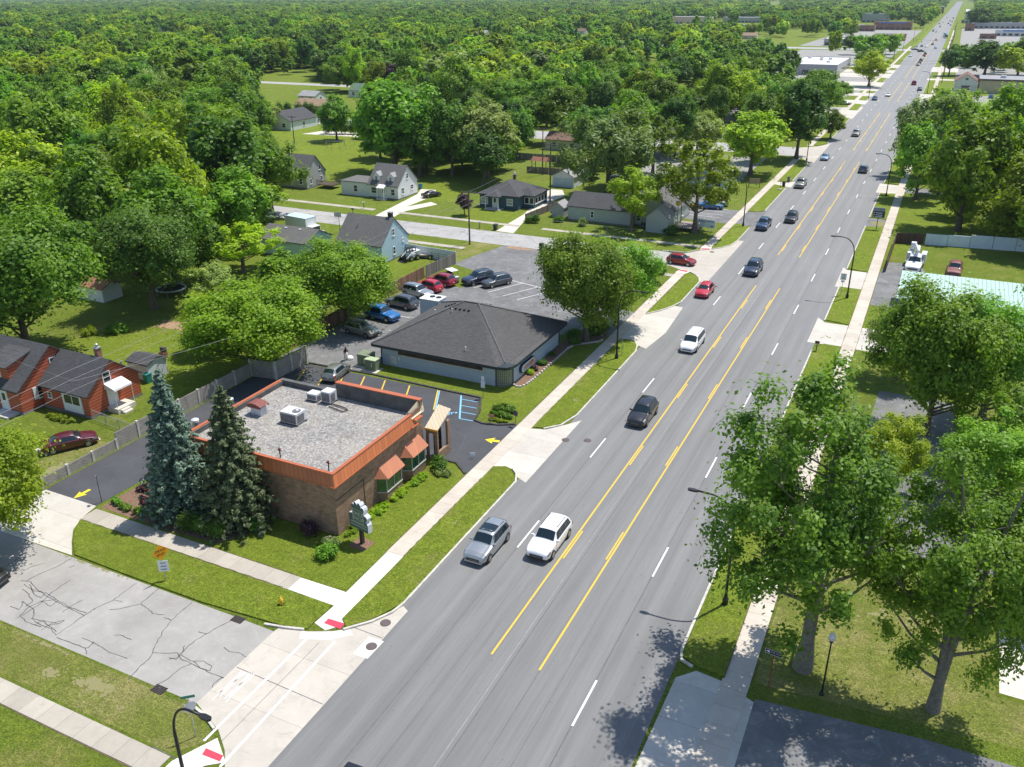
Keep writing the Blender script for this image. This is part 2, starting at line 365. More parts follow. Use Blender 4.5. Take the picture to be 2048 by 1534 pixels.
# side streets
b = MB(); b.sheet([(-160,26.35),(-33.6,26.45),(-33.6,33.4),(-37,33.45),(-160,33.4)], 0.004); struct('side_street', b, STREET_ASPH)
b = MB(); b.sheet([(-330,124.9),(-33.5,124.9),(-33.5,132.3),(-330,132.3)], 0.004)
b.sheet([(-280,232),(-33,232),(-33,246),(-280,246)], 0.004); b.sheet([(-500,335),(-33,335),(-33,343),(-500,343)], 0.004)
struct('back_street', b, BACK_ASPH)
b = MB()
b.sheet([(-33.6,33.5),(-33.6,26.5),(-32.5,26.05),(-31.0,25.5),(-29.6,24.5),(-28.5,23.3),(-27.9,21.5),(-27.5,18),(-26.7,18),(-26.75,38.9),(-27.3,39.2),(-28.3,36.9),(-29.5,35.4),(-31.7,34.3),(-33.5,33.9)], 0.008)
b.sheet([(-33.5,132.3),(-33.5,124.9),(-32.2,124),(-30,122.9),(-28.6,121.5),(-27.4,119),(-26.4,119),(-26.4,144),(-27.4,144),(-28,141),(-29.8,137),(-31.5,135.4)], 0.008)
b.sheet([(-33,246),(-33,232),(-30,229),(-27.4,224),(-26.4,224),(-26.4,258),(-27.4,254),(-29,250)], 0.008)
b.sheet([(-33,343),(-33,335),(-27,332),(-26.4,332),(-26.4,347),(-27,347)], 0.008)
struct('street_mouth_concrete', b, CONC_PAD)
# pale worn patches on the near street mouth
b = MB(); b.sheet(PP((705,1308),(738,1273),(768,1283),(735,1318)), 0.013); b.sheet(PP((598,1278),(602,1262),(640,1266),(700,1258),(706,1270),(660,1280)), 0.012); struct('concrete_patch', b, CONC_NEW)

# sidewalks (3 cm slabs)
b = MB()
def wseg(y0, y1, x0=-31.8, x1=-30.35): b.prism([(x0,y0),(x1,y0),(x1,y1),(x0,y1)], 0.0, 0.03)
wseg(44, 122.0); wseg(137.8, 231); wseg(250, 334); wseg(345, 760); wseg(-30, 21)
for y0, y1 in ((41.8, 203), (203, 500), (500, 1100)): b.prism([(-6.0,y0),(-4.5,y0),(-4.5,y1),(-6.0,y1)], 0.0, 0.03)
b.prism([(-6.3,8),(-4.5,8),(-4.5,41.8),(-6.1,41.8)], 0.0, 0.03)
struct('sidewalk', b, CONC)
b = MB(); b.prism([(-56.4,37.3),(-35.6,37.25),(-35.6,38.75),(-56.4,38.9)], 0.0, 0.03); b.prism([(-120,21.4),(-32,21.5),(-32,22.9),(-120,22.8)], 0.0, 0.03)
b.prism([(-130,136.9),(-96,136.9),(-96,138.3),(-130,138.3)], 0, 0.03); b.prism([(-90.5,136.9),(-65,136.9),(-65,138.2),(-90.5,138.2)], 0, 0.03); b.prism([(-60.5,136.9),(-31.8,136.9),(-31.8,138.1),(-60.5,138.1)], 0, 0.03)
b.prism([(-79,119.9),(-67,119.9),(-67,121.2),(-79,121.2)], 0, 0.03); b.prism([(-47,119.6),(-31.8,119.6),(-31.8,120.9),(-47,120.9)], 0, 0.03)
struct('cross_sidewalk', b, CONC_X)
b = MB()
b.prism([(-31.7,35.2),(-30.6,34.9),(-29.8,35.9),(-30.2,38),(-30.35,44),(-31.75,44),(-31.7,38.75),(-35.6,38.72),(-35.6,37.27),(-31.6,37.2)], 0.0, 0.032)
b.prism([(-31.7,22.7),(-31.7,19),(-30,19),(-29.9,23.2),(-29.0,23.9),(-30.6,25.0)], 0.0, 0.032)
b.prism([(-31.9,122),(-30.3,122),(-30.0,123),(-31.6,123.9)], 0, 0.032); b.prism([(-31.9,137.8),(-30.3,137.8),(-30.0,136.8),(-31.7,135.6)], 0, 0.032)
struct('new_sidewalk_slabs', b, CONC_NEW)
b = MB(); b.sheet(PP((657,1238),(690,1248),(681,1259),(648,1247)), 0.038); b.sheet(PP((412,1497),(447,1512),(440,1524),(404,1510)), 0.038)
b.sheet([(-31.7,123.0),(-30.4,122.7),(-30.3,123.3),(-31.6,123.6)], 0.038); b.sheet([(-31.7,136.6),(-30.4,137.0),(-30.3,136.4),(-31.6,136.0)], 0.038)
struct('red_tactile_paving', b, REDPAD)

# driveway aprons
b = MB()
b.sheet([(-62.8,39.2),(-56.8,39.2),(-56.4,37.5),(-55.6,36.0),(-54.3,34.8),(-52.8,33.6),(-66,33.3),(-63.8,35.5),(-62.9,37.5)], 0.010)
b.sheet([(-31.8,56.7),(-30.4,58.7),(-29.4,59.3),(-28.4,59.0),(-27.6,58.0),(-26.6,57.5),(-26.6,70.5),(-27.6,69),(-29,67.2),(-30.35,66.8),(-31.8,67.6)], 0.010)
b.sheet([(-31.8,92.8),(-28.9,93),(-27.9,91.7),(-26.6,91),(-26.0,97),(-26.6,107),(-27.9,107.2),(-28.9,104.6),(-30.3,102.6),(-31.8,102.6)], 0.010)
b.sheet([(-9.9,101.2),(-6,101.2),(4,100.6),(4,108.6),(-4.5,108.9),(-8.9,109),(-9.9,110.5)], 0.010)
b.sheet([(-9.6,124.8),(-4.5,124.6),(-4.5,133.6),(-8.9,133.8),(-9.6,135)], 0.010)
b.sheet([(-9.2,12),(-4.0,12),(-4.0,40.6),(-6.1,41.5),(-7.7,41.7),(-8.7,40.6)], 0.010)
b.sheet([(-30.4,194),(-27,192),(-26.6,192),(-26.6,199),(-27.4,198),(-30.4,197)], 0.010); b.sheet([(-9.8,194),(-4.4,194),(-4.4,203),(-9.8,204)], 0.010)
for y0, y1 in ((314,333),(357,368),(386,396),(409,447),(474,498),(502,520),(540,560)): b.sheet([(-60 if y1-y0 > 15 else -40,y0),(-26.6,y0-2),(-26.6,y1+2),(-60 if y1-y0 > 15 else -40,y1)], 0.010)
for y0, y1 in ((262,270),(300,318),(360,400),(470,476),(520,552)): b.sheet([(-9.8,y0-2),(3,y0),(3,y1),(-9.8,y1+2)], 0.010)
struct('driveway_apron', b, CONC_APR)
b = MB()
b.sheet(PP((745,434),(791,433),(809,415),(868,392),(872,380),(842,378),(834,389)), 0.012); b.sheet(PP((790,432),(812,422),(875,409),(862,404),(806,415)), 0.0125)
b.sheet(PP((992,462),(1027,466.5),(1057,433),(1110,400),(1130,392),(1125,380),(1095,378),(1069,408),(1047,429)), 0.012)
b.sheet([(9,47.6),(24,47.4),(24,55.2),(9.2,55.2)], 0.012)
b.sheet([(-70,43.6),(-67.9,43.2),(-66.0,47.6),(-67.5,48.2)], 0.012)
b.sheet([(-170,220),(-150,220),(-150,214),(-172,212)], 0.012)
struct('house_driveway', b, CONC_DRIVE)

# parking lots
b = MB()
b.sheet([(-62.9,39.2),(-56.8,39.2),(-56.6,43.8),(-52.6,45.0),(-51.7,57.4),(-36.3,57.4),(-35.1,58.1),(-33.4,58.0),(-31.8,56.6),(-31.8,67.0),(-33.8,66.2),(-36.0,65.9),(-37.9,70.7),(-59.9,70.55),(-62.9,66)], 0.006)
struct('sealed_parking_lot', b, LOT_ASPH)
b = MB()
b.sheet([(-64.0,71.0),(-53.5,71.0),(-52.3,73.9),(-52.3,88.8),(-38.5,88.8),(-36.2,93.3),(-31.8,92.8),(-31.8,102.6),(-36,102.8),(-38,105),(-42,112.5),(-47,118.5),(-53,120.6),(-54,125),(-61.6,125),(-63,119),(-64.2,112),(-57.6,109.4),(-57.2,102.2),(-64,101.5)], 0.006)
b.sheet([(-45,155.6),(-27,154.5),(-27,167),(-31.8,165.9),(-38,166),(-38,172),(-44,182),(-56,180),(-52,166),(-45,160)], 0.006)
b.sheet([(-4.4,118.5),(2,118.4),(2,124),(18,124),(18,137),(2,136),(1,141),(-3.6,141),(-4.4,134)], 0.0065)
b.sheet([(-4.0,30),(40,30),(40,42.5),(5.2,41.9),(-4.0,40.9)], 0.006)
b.sheet([(-1.5,60),(7,60),(22,60),(22,69),(6.5,69),(6,90),(-1,90),(-1.5,76)], 0.006)
b.sheet([(-9,163),(-6,164),(-6,169.5),(-9,170)], 0.006); b.sheet([(-4.4,196),(4,197),(4,202),(-4.4,202)], 0.006)
struct('worn_parking_lot', b, OLD_ASPH)
# pale lots of the shops further on
PALE = m_concrete('pale_lot', (0.25,0.245,0.23), (0.38,0.365,0.34), 0, 0.6)
b = MB()
for q in ([(-64,190),(-38,192),(-38,226),(-80,226)], [(-90,252),(-44,252),(-44,330),(-90,320)], [(-85,352),(-36,352),(-36,386),(-85,386)], [(-95,395),(-33,397),(-33,500),(-95,500)],
          [(4,300),(60,300),(60,350),(4,350)], [(2,360),(120,360),(120,404),(2,404)], [(2,450),(110,450),(110,640),(2,640)], [(-100,560),(-36,560),(-36,690),(-100,690)], [(2,740),(90,740),(90,1150),(2,1150)],
          [(-110,740),(-36,740),(-36,1080),(-110,1080)], [(-350,1150),(-200,1150),(-200,1212),(-350,1212)]):
    b.sheet(q, 0.006)
struct('shop_forecourt', b, PALE)
# wide cross street at the far lights
b = MB(); b.sheet([(-400,703),(-27.4,700),(-27.4,722),(-400,725)], 0.009); b.sheet([(-9,700),(400,703),(400,723),(-9,722)], 0.009); struct('cross_street', b, BACK_ASPH)

# raised verges between kerb and sidewalk, kerbs
b = MB()
V = [[(-33.4,34.05),(-31.75,34.5),(-31.65,37.15),(-56.2,37.15),(-55.4,36.0),(-54.1,34.8),(-52.6,33.7),(-47,33.6),(-40,33.6)],
     [(-30.25,36.3),(-29.5,35.7),(-28.4,37.1),(-27.5,39.3),(-27.5,57.2),(-28.3,58.5),(-29.4,59.1),(-30.3,58.7)],
     [(-30.3,67.1),(-29,67.4),(-27.9,69.2),(-27.5,71.5),(-27.5,89.5),(-27.9,91.5),(-28.8,92.7),(-30.3,92.6)],
     [(-30.3,102.7),(-29.0,104.6),(-28.0,107),(-27.5,109),(-27.5,118.5),(-28.0,120.3),(-28.9,121.8),(-30.1,122.2)],
     [(-30.2,136.9),(-28.9,138.3),(-27.9,140.5),(-27.5,143.5),(-27.5,153.4),(-29.5,155.2),(-30.3,155.3)],
     [(-30.3,165.9),(-28.6,165.9),(-27.5,167.5),(-27.5,191),(-28.5,191.8),(-30.3,192)],
     [(-30.3,197.2),(-28,197.6),(-27.5,199),(-27.5,221),(-28,224),(-29.5,228),(-30.3,230)],
     [(-30.3,252),(-29,251),(-28,254),(-27.5,257),(-27.5,311),(-28.5,313),(-30.3,313)],
     [(-30.3,336),(-28,336),(-27.5,337),(-27.5,355),(-30.3,356)], [(-30.3,370),(-27.5,369),(-27.5,385),(-30.3,384)], [(-30.3,398),(-27.5,397),(-27.5,406),(-30.3,407)],
     [(-30.3,449),(-27.5,450),(-27.5,472),(-30.3,473)], [(-30.3,500),(-27.5,500),(-27.5,503),(-30.3,503)], [(-30.3,598),(-27.5,598),(-27.5,650),(-30.3,650)], [(-30.3,750),(-27.5,750),(-27.5,1400),(-30.3,1400)],
     [(-8.85,42.6),(-8,42.1),(-6.05,41.9),(-6.05,101.1),(-8.0,101.2),(-8.85,98.5)], [(-8.85,109.8),(-6.05,109.2),(-6.05,124.6),(-8.85,124.8)], [(-8.85,134.5),(-6.05,133.7),(-6.05,163.5),(-8.85,162.8)],
     [(-8.85,170.4),(-6.05,169.8),(-6.05,194),(-8.85,193)], [(-8.85,205),(-6.05,204),(-6.05,260),(-8.85,259)], [(-8.85,273),(-6.05,272),(-6.05,297),(-8.85,297)], [(-8.85,320),(-6.05,320),(-6.05,356),(-8.85,356)], [(-8.85,404),(-6.05,404),(-6.05,466),(-8.85,466)],
     [(-8.85,555),(-6.05,555),(-6.05,690),(-8.85,690)], [(-8.85,740),(-6.05,740),(-6.05,1400),(-8.85,1400)]]
for q in V: b.prism(q, 0.0, 0.10)
struct('grass_verge', b, LAWN)
b = MB()
for q in ([(-34.6,33.65),(-33.2,33.95),(-31.9,34.35)], [(-29.55,35.45),(-28.3,36.95),(-27.6,38.3),(-27.4,39.4),(-27.4,57.2),(-27.9,58.4),(-28.6,59.1)], [(-29.2,67.2),(-28.0,68.6),(-27.4,71.2),(-27.4,89.6),(-27.8,91.4),(-28.6,92.8)],
          [(-30.2,102.5),(-28.9,104.5),(-27.9,106.9),(-27.4,109),(-27.4,118.5),(-27.9,120.4),(-28.8,121.9),(-29.9,122.9)], [(-37,132.5),(-33.3,132.9),(-31.8,135.3)], [(-30.0,136.7),(-28.8,138.2),(-27.8,140.4),(-27.4,143.5),(-27.4,153.4)],
          [(-27.4,167.4),(-27.4,191)], [(-27.4,199),(-27.4,221),(-27.9,224),(-29.4,228)], [(-27.4,257),(-27.4,311)], [(-27.4,337),(-27.4,355)], [(-27.4,369),(-27.4,385)], [(-27.4,450),(-27.4,472)], [(-27.4,598),(-27.4,650)],
          [(-33.9,26.25),(-32.5,25.95),(-31.2,25.4)], [(-28.5,23.1),(-27.9,21.4),(-27.45,18.5),(-27.4,-20)],
          [(-9,98.5),(-9,43),(-8.8,42.2),(-8,41.9)], [(-9,109.6),(-9,124.8)], [(-9,134.2),(-9,163)], [(-9,170),(-9,193)], [(-9,205),(-9,259)], [(-9,273),(-9,297)], [(-9,320),(-9,356)], [(-9,404),(-9,466)], [(-9,555),(-9,690)]):
    b.curb(q, 0.16, 0.0, 0.13)
struct('kerb', b, CURB)
b = MB()
b.curb([(-59.7,70.75),(-55,70.9),(-51.6,71.1),(-47,71.0),(-41.4,70.85),(-37.9,70.85),(-36.6,68.2),(-36.05,66.0),(-35,65.75),(-33.5,66.1),(-32.1,66.9)], 0.22, 0.0, 0.13)
b.curb([(-35.2,57.95),(-33.6,57.9),(-32.0,56.6)], 0.18, 0.0, 0.11)
struct('tarred_lot_kerb', b, DARKCURB)

# lawns with a look of their own
b = MB()
b.sheet([(-36.2,42.5),(-36.2,57.6),(-34.9,57.8),(-33.4,57.6),(-31.9,56.4),(-31.9,38.9),(-56.5,39.0),(-56.5,43),(-52,44.2),(-36.3,44.0)], 0.0030)
b.sheet([(-52.1,71.2),(-37.8,71.2),(-36.4,68),(-32,67.4),(-31.9,92.6),(-34.5,92.6),(-36.2,88),(-36.2,74.3),(-52.1,74.0)], 0.0030)
b.sheet([(-92,57),(-63.7,57),(-64.6,74),(-72,77),(-90,70)], 0.0030)
b.sheet([(-78.5,138.4),(-65.2,138.4),(-69,149),(-79,149)], 0.0030); b.sheet([(-4.4,109.2),(-2.6,109),(-2.4,118.3),(-4.4,118.3)], 0.0030)
b.sheet([(-78,108),(-64.5,100),(-64.5,112),(-74,112.5)], 0.0030)
b.sheet([(-4.4,142),(-4.4,190),(30,190),(30,157),(1,155.4)], 0.0030); b.sheet([(-100,149),(-145,150),(-200,200),(-210,240),(-150,215),(-132,186),(-90,165),(-84,150)], 0.0030)
struct('lawn', b, LAWN)
b = MB()
b.sheet([(-66.8,39.0),(-63.5,39.0),(-63.6,48),(-66,47.2),(-67.8,42.8)], 0.0036)
b.sheet([(-120,23.1),(-32.2,23.1),(-30.6,24.9),(-33.6,26.1),(-42,26.3),(-120,26.2)], 0.0036)
b.sheet([(-4.3,42.2),(5.2,43.0),(22,44.5),(22,47.2),(8.8,47.2),(8.9,55.4),(22,55.5),(22,59.6),(-4.3,59.6)], 0.0036)
b.sheet([(-67,111),(-62,112),(-60,124.6),(-68.5,124.6)], 0.0036)
struct('dry_lawn', b, DRYGRASS)
b = MB()
def speckle(cx, cy, rx, ry, seed, n, r, z0=0.0105):
    rr = random.Random(seed)
    for k in range(n):
        a = rr.uniform(0,6.28); q = abs(rr.gauss(0,.5)); x = cx+rx*q*math.cos(a); y = cy+ry*q*math.sin(a); s_ = r*rr.uniform(.3,1.1)*max(.3,1.1-q); m_ = rr.randint(5,9); ph = rr.uniform(0,6)
        b.sheet([(x+s_*rr.uniform(.6,1.2)*math.cos(ph+6.283*j/m_), y+s_*rr.uniform(.5,1.1)*math.sin(ph+6.283*j/m_)) for j in range(m_)], z0+k*0.00003)
BZ_ = [0.011]
def blob(cx, cy, rx, ry, seed, n=26, z=None, k=0.25):
    BZ_[0] += 0.0006; z = BZ_[0] if z is None else z
    rr = random.Random(seed); ph = [rr.uniform(0, 6.28) for _ in range(4)]
    pts = []
    for i in range(n):
        a = 2*math.pi*i/n; q = 1+k*(math.sin(3*a+ph[0])*0.5+math.sin(5*a+ph[1])*0.35+math.sin(8*a+ph[2])*0.25)
        pts.append((cx+rx*q*math.cos(a), cy+ry*q*math.sin(a)))
    b.sheet(pts, z)
speckle(-82.6,73.4,4.6,2.2,3,330,.6); speckle(-90.5,67.5,1.2,2.8,8,90,.4); blob(-58.6,124.2,2.6,0.7,4)
struct('bare_earth', b, DIRT)
b = MB(); speckle(-40.2,24.9,3.0,1.0,11,150,.30); speckle(-43.6,24.5,1.3,.7,2,50,.22); speckle(-37.4,24.3,.5,.3,6,14,.15); speckle(-65.2,41.8,1.0,3.4,17,150,.3); speckle(-46,26.1,8,.25,3,60,.16); speckle(-50,33.35,9,.2,4,60,.14); speckle(-28.8,74.3,.7,.6,7,24,.16,.102); speckle(-1,77.5,4,1.6,9,120,.4)
blob(-6.9,166,1.4,2.0,23); speckle(-29.0,49.5,.12,3.0,29,60,.07,.102)
speckle(-8.0,70,.6,20,5,120,.18,.102); speckle(2,52,6,5,15,60,.22)
struct('worn_sandy_patch', b, SAND)
b = MB(); b.sheet([(-56.3,39.2),(-48.5,39.1),(-44,39.4),(-42.4,42.4),(-44,44.1),(-52.2,44.6),(-56.2,43.6)], 0.014)
b.sheet([(-36.3,75.5),(-35.5,74.9),(-34.9,76.5),(-34.6,88),(-32.5,90.2),(-32.0,92.3),(-33.0,96),(-36.2,93.0),(-36.3,88)], 0.014)
b.sheet([(-34.9,43.4),(-33.4,43.3),(-33.2,44.6),(-34.7,44.9)], 0.014)
struct('mulch_bed', b, MULCH)

# dark edging where turf meets slab
b = MB()
for x in (-31.84,-30.31):
    for y0, y1 in ((44,56.5),(68,92),(103,121.5),(138,154.5),(166,192)): b.ribbon([(x+0.02*math.sin(k*1.7), y0+(y1-y0)*k/40) for k in range(41)], [0.05+0.035*math.sin(k*2.3) for k in range(41)], 0.104 if x > -31 else 0.010)
for y in (37.22,38.85): b.ribbon([(-56+k*.5, y+0.02*math.sin(k*1.9)) for k in range(41)], [0.06+0.03*math.sin(k*2.1) for k in range(41)], 0.012 if y > 38 else 0.104)
for y in (21.45,22.87): b.ribbon([(-70+k, y+0.03*math.sin(k*1.9)) for k in range(38)], [0.08+0.05*math.sin(k*2.1) for k in range(38)], 0.012)
for x in (-6.03,-4.46): b.ribbon([(x, 42+k*1.5) for k in range(90)], [0.05+0.03*math.sin(k*2.3) for k in range(90)], 0.104 if x < -5 else 0.012)
struct('turf_edge_soil', b, mat('edge_soil', (0.13,0.10,0.06), 0.95, 0.4, 6))

# painted markings and joints (sheets stacked 4 mm apart)
b = MB(); z = 0.012
def dash(x, y0, y1, w=0.12): b.sheet([(x-w/2,y0),(x+w/2,y0),(x+w/2,y1),(x-w/2,y1)], z)
SOL = [(37.6,120.6),(137.8,230),(247,333),(369,452),(474,560),(575,690),(735,1500)]
for y0, y1 in SOL:
    for x in (-19.75, -16.45): dash(x, y0, y1, 0.14)
    for k in range(-3, 95):
        for x, y in ((-19.55, 48.9+15.24*k-15.24), (-16.65, 50.1+15.24*k-15.24)):
            if y > y0 and y+4 < y1: dash(x, y, y+3.9, 0.12)
struct('yellow_lane_marking', b, YPAINT)
b = MB()
for k in range(-4, 95):
    y = 48.7+15.24*k
    if not (700 < y < 725) and y > 47: dash(-23.2, y, y+4.0, 0.13)
    y = 49.6+15.24*k
    if not (700 < y < 725): dash(-12.95, y, y+3.95, 0.13)
for (a, c) in (((613,1279),(408,1482)), ((669,1284),(440,1534))):
    A = G(*a); B = G(*c); b.ribbon([A, B], 0.16, 0.016)
for k in range(6): A = G(484+5*k,1342+1.2*k); B = G(425+6*k+(k%2)*9,1400+1.5*k-(k%3)*8); b.ribbon([A,B], 0.05+.02*(k%2), 0.016)
b.ribbon([(-31.4,39.2),(-31.45,39.3)], 0.01, 0.05)
struct('white_lane_marking', b, WPAINT)
b = MB(); z = 0.008
rr = random.Random(5)
for x, w in ((-23.25,0.05),(-21.4,0.03),(-18.3,0.05),(-16.4,0.04),(-12.98,0.06),(-14.9,0.03)):
    pts = [(x+rr.uniform(-0.03,0.03), y) for y in range(-10, 420, 6)]; b.ribbon(pts, w, z)
for y in (29.6, 22.8, 35.9): b.ribbon([(-33.5,y+0.2),(-26.8,y)], 0.05, 0.0125)
b.ribbon([(-30.2,18),(-30.25,33.8)], 0.03, 0.0125)
struct('road_seam', b, SEAM)
b = MB(); b.ribbon([(-18.6,y) for y in range(20,125,5)], 0.04, 0.0085); struct('pale_road_scratch', b, mat('pale_scratch', (0.31,0.31,0.30), 0.8, 0.3, 2))
# crack sealing on the near side street
Z3 = lambda x, y: G(x*0.34180, 1100+y*0.34180)
CR = [[(0,110),(80,70),(160,0)], [(120,130),(190,95),(262,78)], [(150,185),(230,140),(330,100),(395,60),(420,48)], [(120,180),(180,185),(210,225),(280,275),(380,330),(490,382)],
      [(140,200),(200,240),(270,250),(330,290),(420,340),(505,368)], [(325,500),(400,450),(490,385),(560,340),(665,293),(720,250),(800,195)], [(665,293),(718,302)], [(415,175),(350,215),(300,250),(230,320),(120,390)],
      [(490,290),(430,320),(365,365)], [(640,350),(700,345),(760,330),(825,315),(880,265),(930,225)], [(825,315),(870,345),(890,372),(965,380)], [(125,300),(200,350),(190,400),(260,420),(330,480)], [(100,400),(160,340),(240,300),(330,290)],
      [(180,400),(240,440),(300,460),(325,500)], [(240,470),(300,430),(378,410),(350,430),(290,440)], [(480,515),(540,540),(590,565),(640,600),(745,635)], [(670,500),(700,497),(770,524)], [(550,535),(520,570),(500,575)],
      [(1125,305),(1060,360),(1010,405),(960,465),(920,540),(895,590),(870,640),(810,690),(750,760)], [(960,395),(1000,410)], [(1350,415),(1280,450),(1210,490),(1140,530),(1080,585),(1040,630),(990,640)], [(1160,478),(1210,492)],
      [(895,600),(960,605),(1040,602),(1060,640),(1110,660),(1170,690),(1230,720),(1310,750)], [(1080,560),(1060,610),(1030,640),(990,630)], [(1060,615),(1120,650),(1190,650),(1240,680),(1230,710),(1170,690),(1130,650)],
      [(1310,570),(1340,595),(1390,600),(1440,625)], [(1120,665),(1060,690),(990,750),(920,790)], [(1305,745),(1260,775),(1240,805)], [(330,510),(420,545),(500,575),(505,610)], [(120,390),(150,420),(240,450)], [(200,440),(250,410),(330,430)],
      [(270,250),(240,280),(200,260),(170,200)], [(340,295),(300,330),(240,300)], [(130,230),(170,260),(190,300),(150,330)], [(60,330),(110,350),(140,300)], [(560,340),(545,352)], [(435,90),(405,103)]]
b = MB(); rr = random.Random(2)
for c in CR:
    P = [Z3(*q) for q in c]; Q = []
    for i in range(len(P)-1):
        for t in (0, .25, .5, .75):
            jx = 0 if t == 0 else rr.uniform(-0.05, 0.05)
            Q.append((P[i][0]*(1-t)+P[i+1][0]*t+jx, P[i][1]*(1-t)+P[i+1][1]*t+jx*0.7))
    Q.append(P[-1]); b.ribbon(Q, [rr.uniform(0.035,0.075) for _ in Q], 0.008)
for k in range(150):     # crazed back street
    x = rr.uniform(-110, -38); y = rr.uniform(125.2, 132); Q = [(x, y)]; a = rr.uniform(0, 6.28)
    for j in range(rr.randint(3, 7)):
        a += rr.uniform(-0.9, 0.9); x += 0.55*math.cos(a); y += 0.55*math.sin(a); Q.append((x, min(132.2, max(125, y))))
    b.ribbon(Q, 0.06, 0.008)
for c in ([(-58,49),(-59.5,52),(-60,55)], [(-61.5,44),(-60,46.5),(-57.5,47.5),(-55,50)], [(-40,63.5),(-38,60.5),(-39.5,58.5)], [(-42,61),(-39,62),(-35.5,60.5)], [(-38,63.8),(-35.2,62.8),(-34.6,60.2),(-36.5,58.6)]):
    b.ribbon([(p[0]+rr.uniform(-.1,.1), p[1]+rr.uniform(-.1,.1)) for p in c], 0.05, 0.010)
struct('crack_sealant', b, TAR)
# parking bays
b = MB(); z = 0.011
for (xa, ya), (xb, yb) in (((-59.1,69.3),(-57.9,66.3)), ((-56.5,69.6),(-55.1,66.3)), ((-54.5,70.1),(-52.7,66.5)), ((-51.9,70.3),(-50.3,66.7)), ((-49.3,70.4),(-47.7,66.9)), ((-46.2,70.4),(-44.7,67.0)), ((-42.85,70.6),(-40.9,66.4))):
    b.ribbon([(xa,ya),(xb,yb)], 0.15, z)
struct('yellow_bay_marking', b, YPAINT)
b = MB()
b.ribbon([(-42.65,70.6),(-40.7,66.4)], 0.13, z); b.ribbon([(-40.0,70.5),(-37.6,65.8)], 0.16, z); b.ribbon([(-37.6,65.75),(-36.1,65.9)], 0.10, z)
for i, (xr) in enumerate((-36.6,-36.9,-37.2)):
    t = 0.28*(i+1); b.ribbon([(-37.6-2.4*t+0.05, 65.8+4.7*t),(xr+0.1-0.35*i, 65.9+4.7*t)], 0.09, z)
c0 = G(893,826)    # wheelchair symbol
def rot2(p, a=-1.05, s=1.0): return (c0[0]+s*(p[0]*math.cos(a)-p[1]*math.sin(a)), c0[1]+s*(p[0]*math.sin(a)+p[1]*math.cos(a)))
b.ribbon([rot2((0.42*math.cos(a), 0.42*math.sin(a)-0.15)) for a in [2.0+i*0.33 for i in range(15)]], 0.11, z)
b.ribbon([rot2(p) for p in ((-0.05,0.75),(0,0.25),(0.4,0.25),(0.55,-0.3),(0.8,-0.2))], 0.11, z); b.ribbon([rot2(p) for p in ((0,0.5),(0.35,0.5))], 0.09, z)
b.sheet([rot2((0.02+0.14*math.cos(a), 0.95+0.14*math.sin(a))) for a in [i*0.7 for i in range(9)]], z)
struct('blue_bay_marking', b, BPAINT)
b = MB()
for xa, ya, xb, yb in ((-62.4,83.5,-57.4,82.6),(-62.5,88.2,-57.4,88.4),(-62.6,93,-57.8,93.2),(-58.2,104.2,-55.6,109.5),(-55.7,102.8,-53.0,108.4),(-53.0,101.8,-50.3,107.8),(-50.4,101.2,-47.6,107),(-47.9,100.6,-45.1,106.2)):
    b.ribbon([(xa,ya),(xb,yb)], 0.10, 0.010)
b.ribbon([(-58.2,109.6),(-45,106.3)], 0.12, 0.014)
for k in range(4): b.ribbon([(-42,159+2.4*k),(-34,158.6+2.4*k)], 0.10, 0.010)
struct('white_bay_marking', b, WPAINT)
b = MB()
def arrow(tip, tail, w):
    T = Vector(tip); A = Vector(tail); d = (T-A); Lh = d.length; d.normalize(); nrm = Vector((-d.y, d.x))
    q = [A+nrm*w*0.16, A+d*Lh*0.45+nrm*w*0.16, A+d*Lh*0.40+nrm*w*0.5, T, A+d*Lh*0.40-nrm*w*0.5, A+d*Lh*0.45-nrm*w*0.16, A-nrm*w*0.16]
    b.sheet([(p.x,p.y) for p in q[:3]]+[(T.x,T.y)]+[(p.x,p.y) for p in q[4:]], 0.011)
arrow(G(147,997), G(180,979), 0.95); arrow(G(970,879), G(999,883), 1.2)
struct('yellow_arrow_marking', b, YBRIGHT)
# ---------------------------------------------------------------- buildings
def side_M(side, w, d, base=(0,0)):
    """x: along the wall to the right seen from outside, y: outward, z: up"""
    if side == 'S': X, O, c = Vector((1,0,0)), Vector((0,-1,0)), Vector((base[0], base[1]-d/2, 0))
    if side == 'N': X, O, c = Vector((-1,0,0)), Vector((0,1,0)), Vector((base[0], base[1]+d/2, 0))
    if side == 'E': X, O, c = Vector((0,1,0)), Vector((1,0,0)), Vector((base[0]+w/2, base[1], 0))
    if side == 'W': X, O, c = Vector((0,-1,0)), Vector((-1,0,0)), Vector((base[0]-w/2, base[1], 0))
    m = Matrix((( X.x, O.x, 0, c.x), (X.y, O.y, 0, c.y), (0, 0, 1, 0), (0, 0, 0, 1))); return m
def wbox(b, M, u0, o0, z0, u1, o1, z1, m=None):
    vs = [(u0,o0,z0),(u1,o0,z0),(u1,o1,z0),(u0,o1,z0),(u0,o0,z1),(u1,o0,z1),(u1,o1,z1),(u0,o1,z1)]
    b.add(vs, [(0,1,2,3),(4,7,6,5),(0,4,5,1),(1,5,6,2),(2,6,7,3),(3,7,4,0)], m, M)
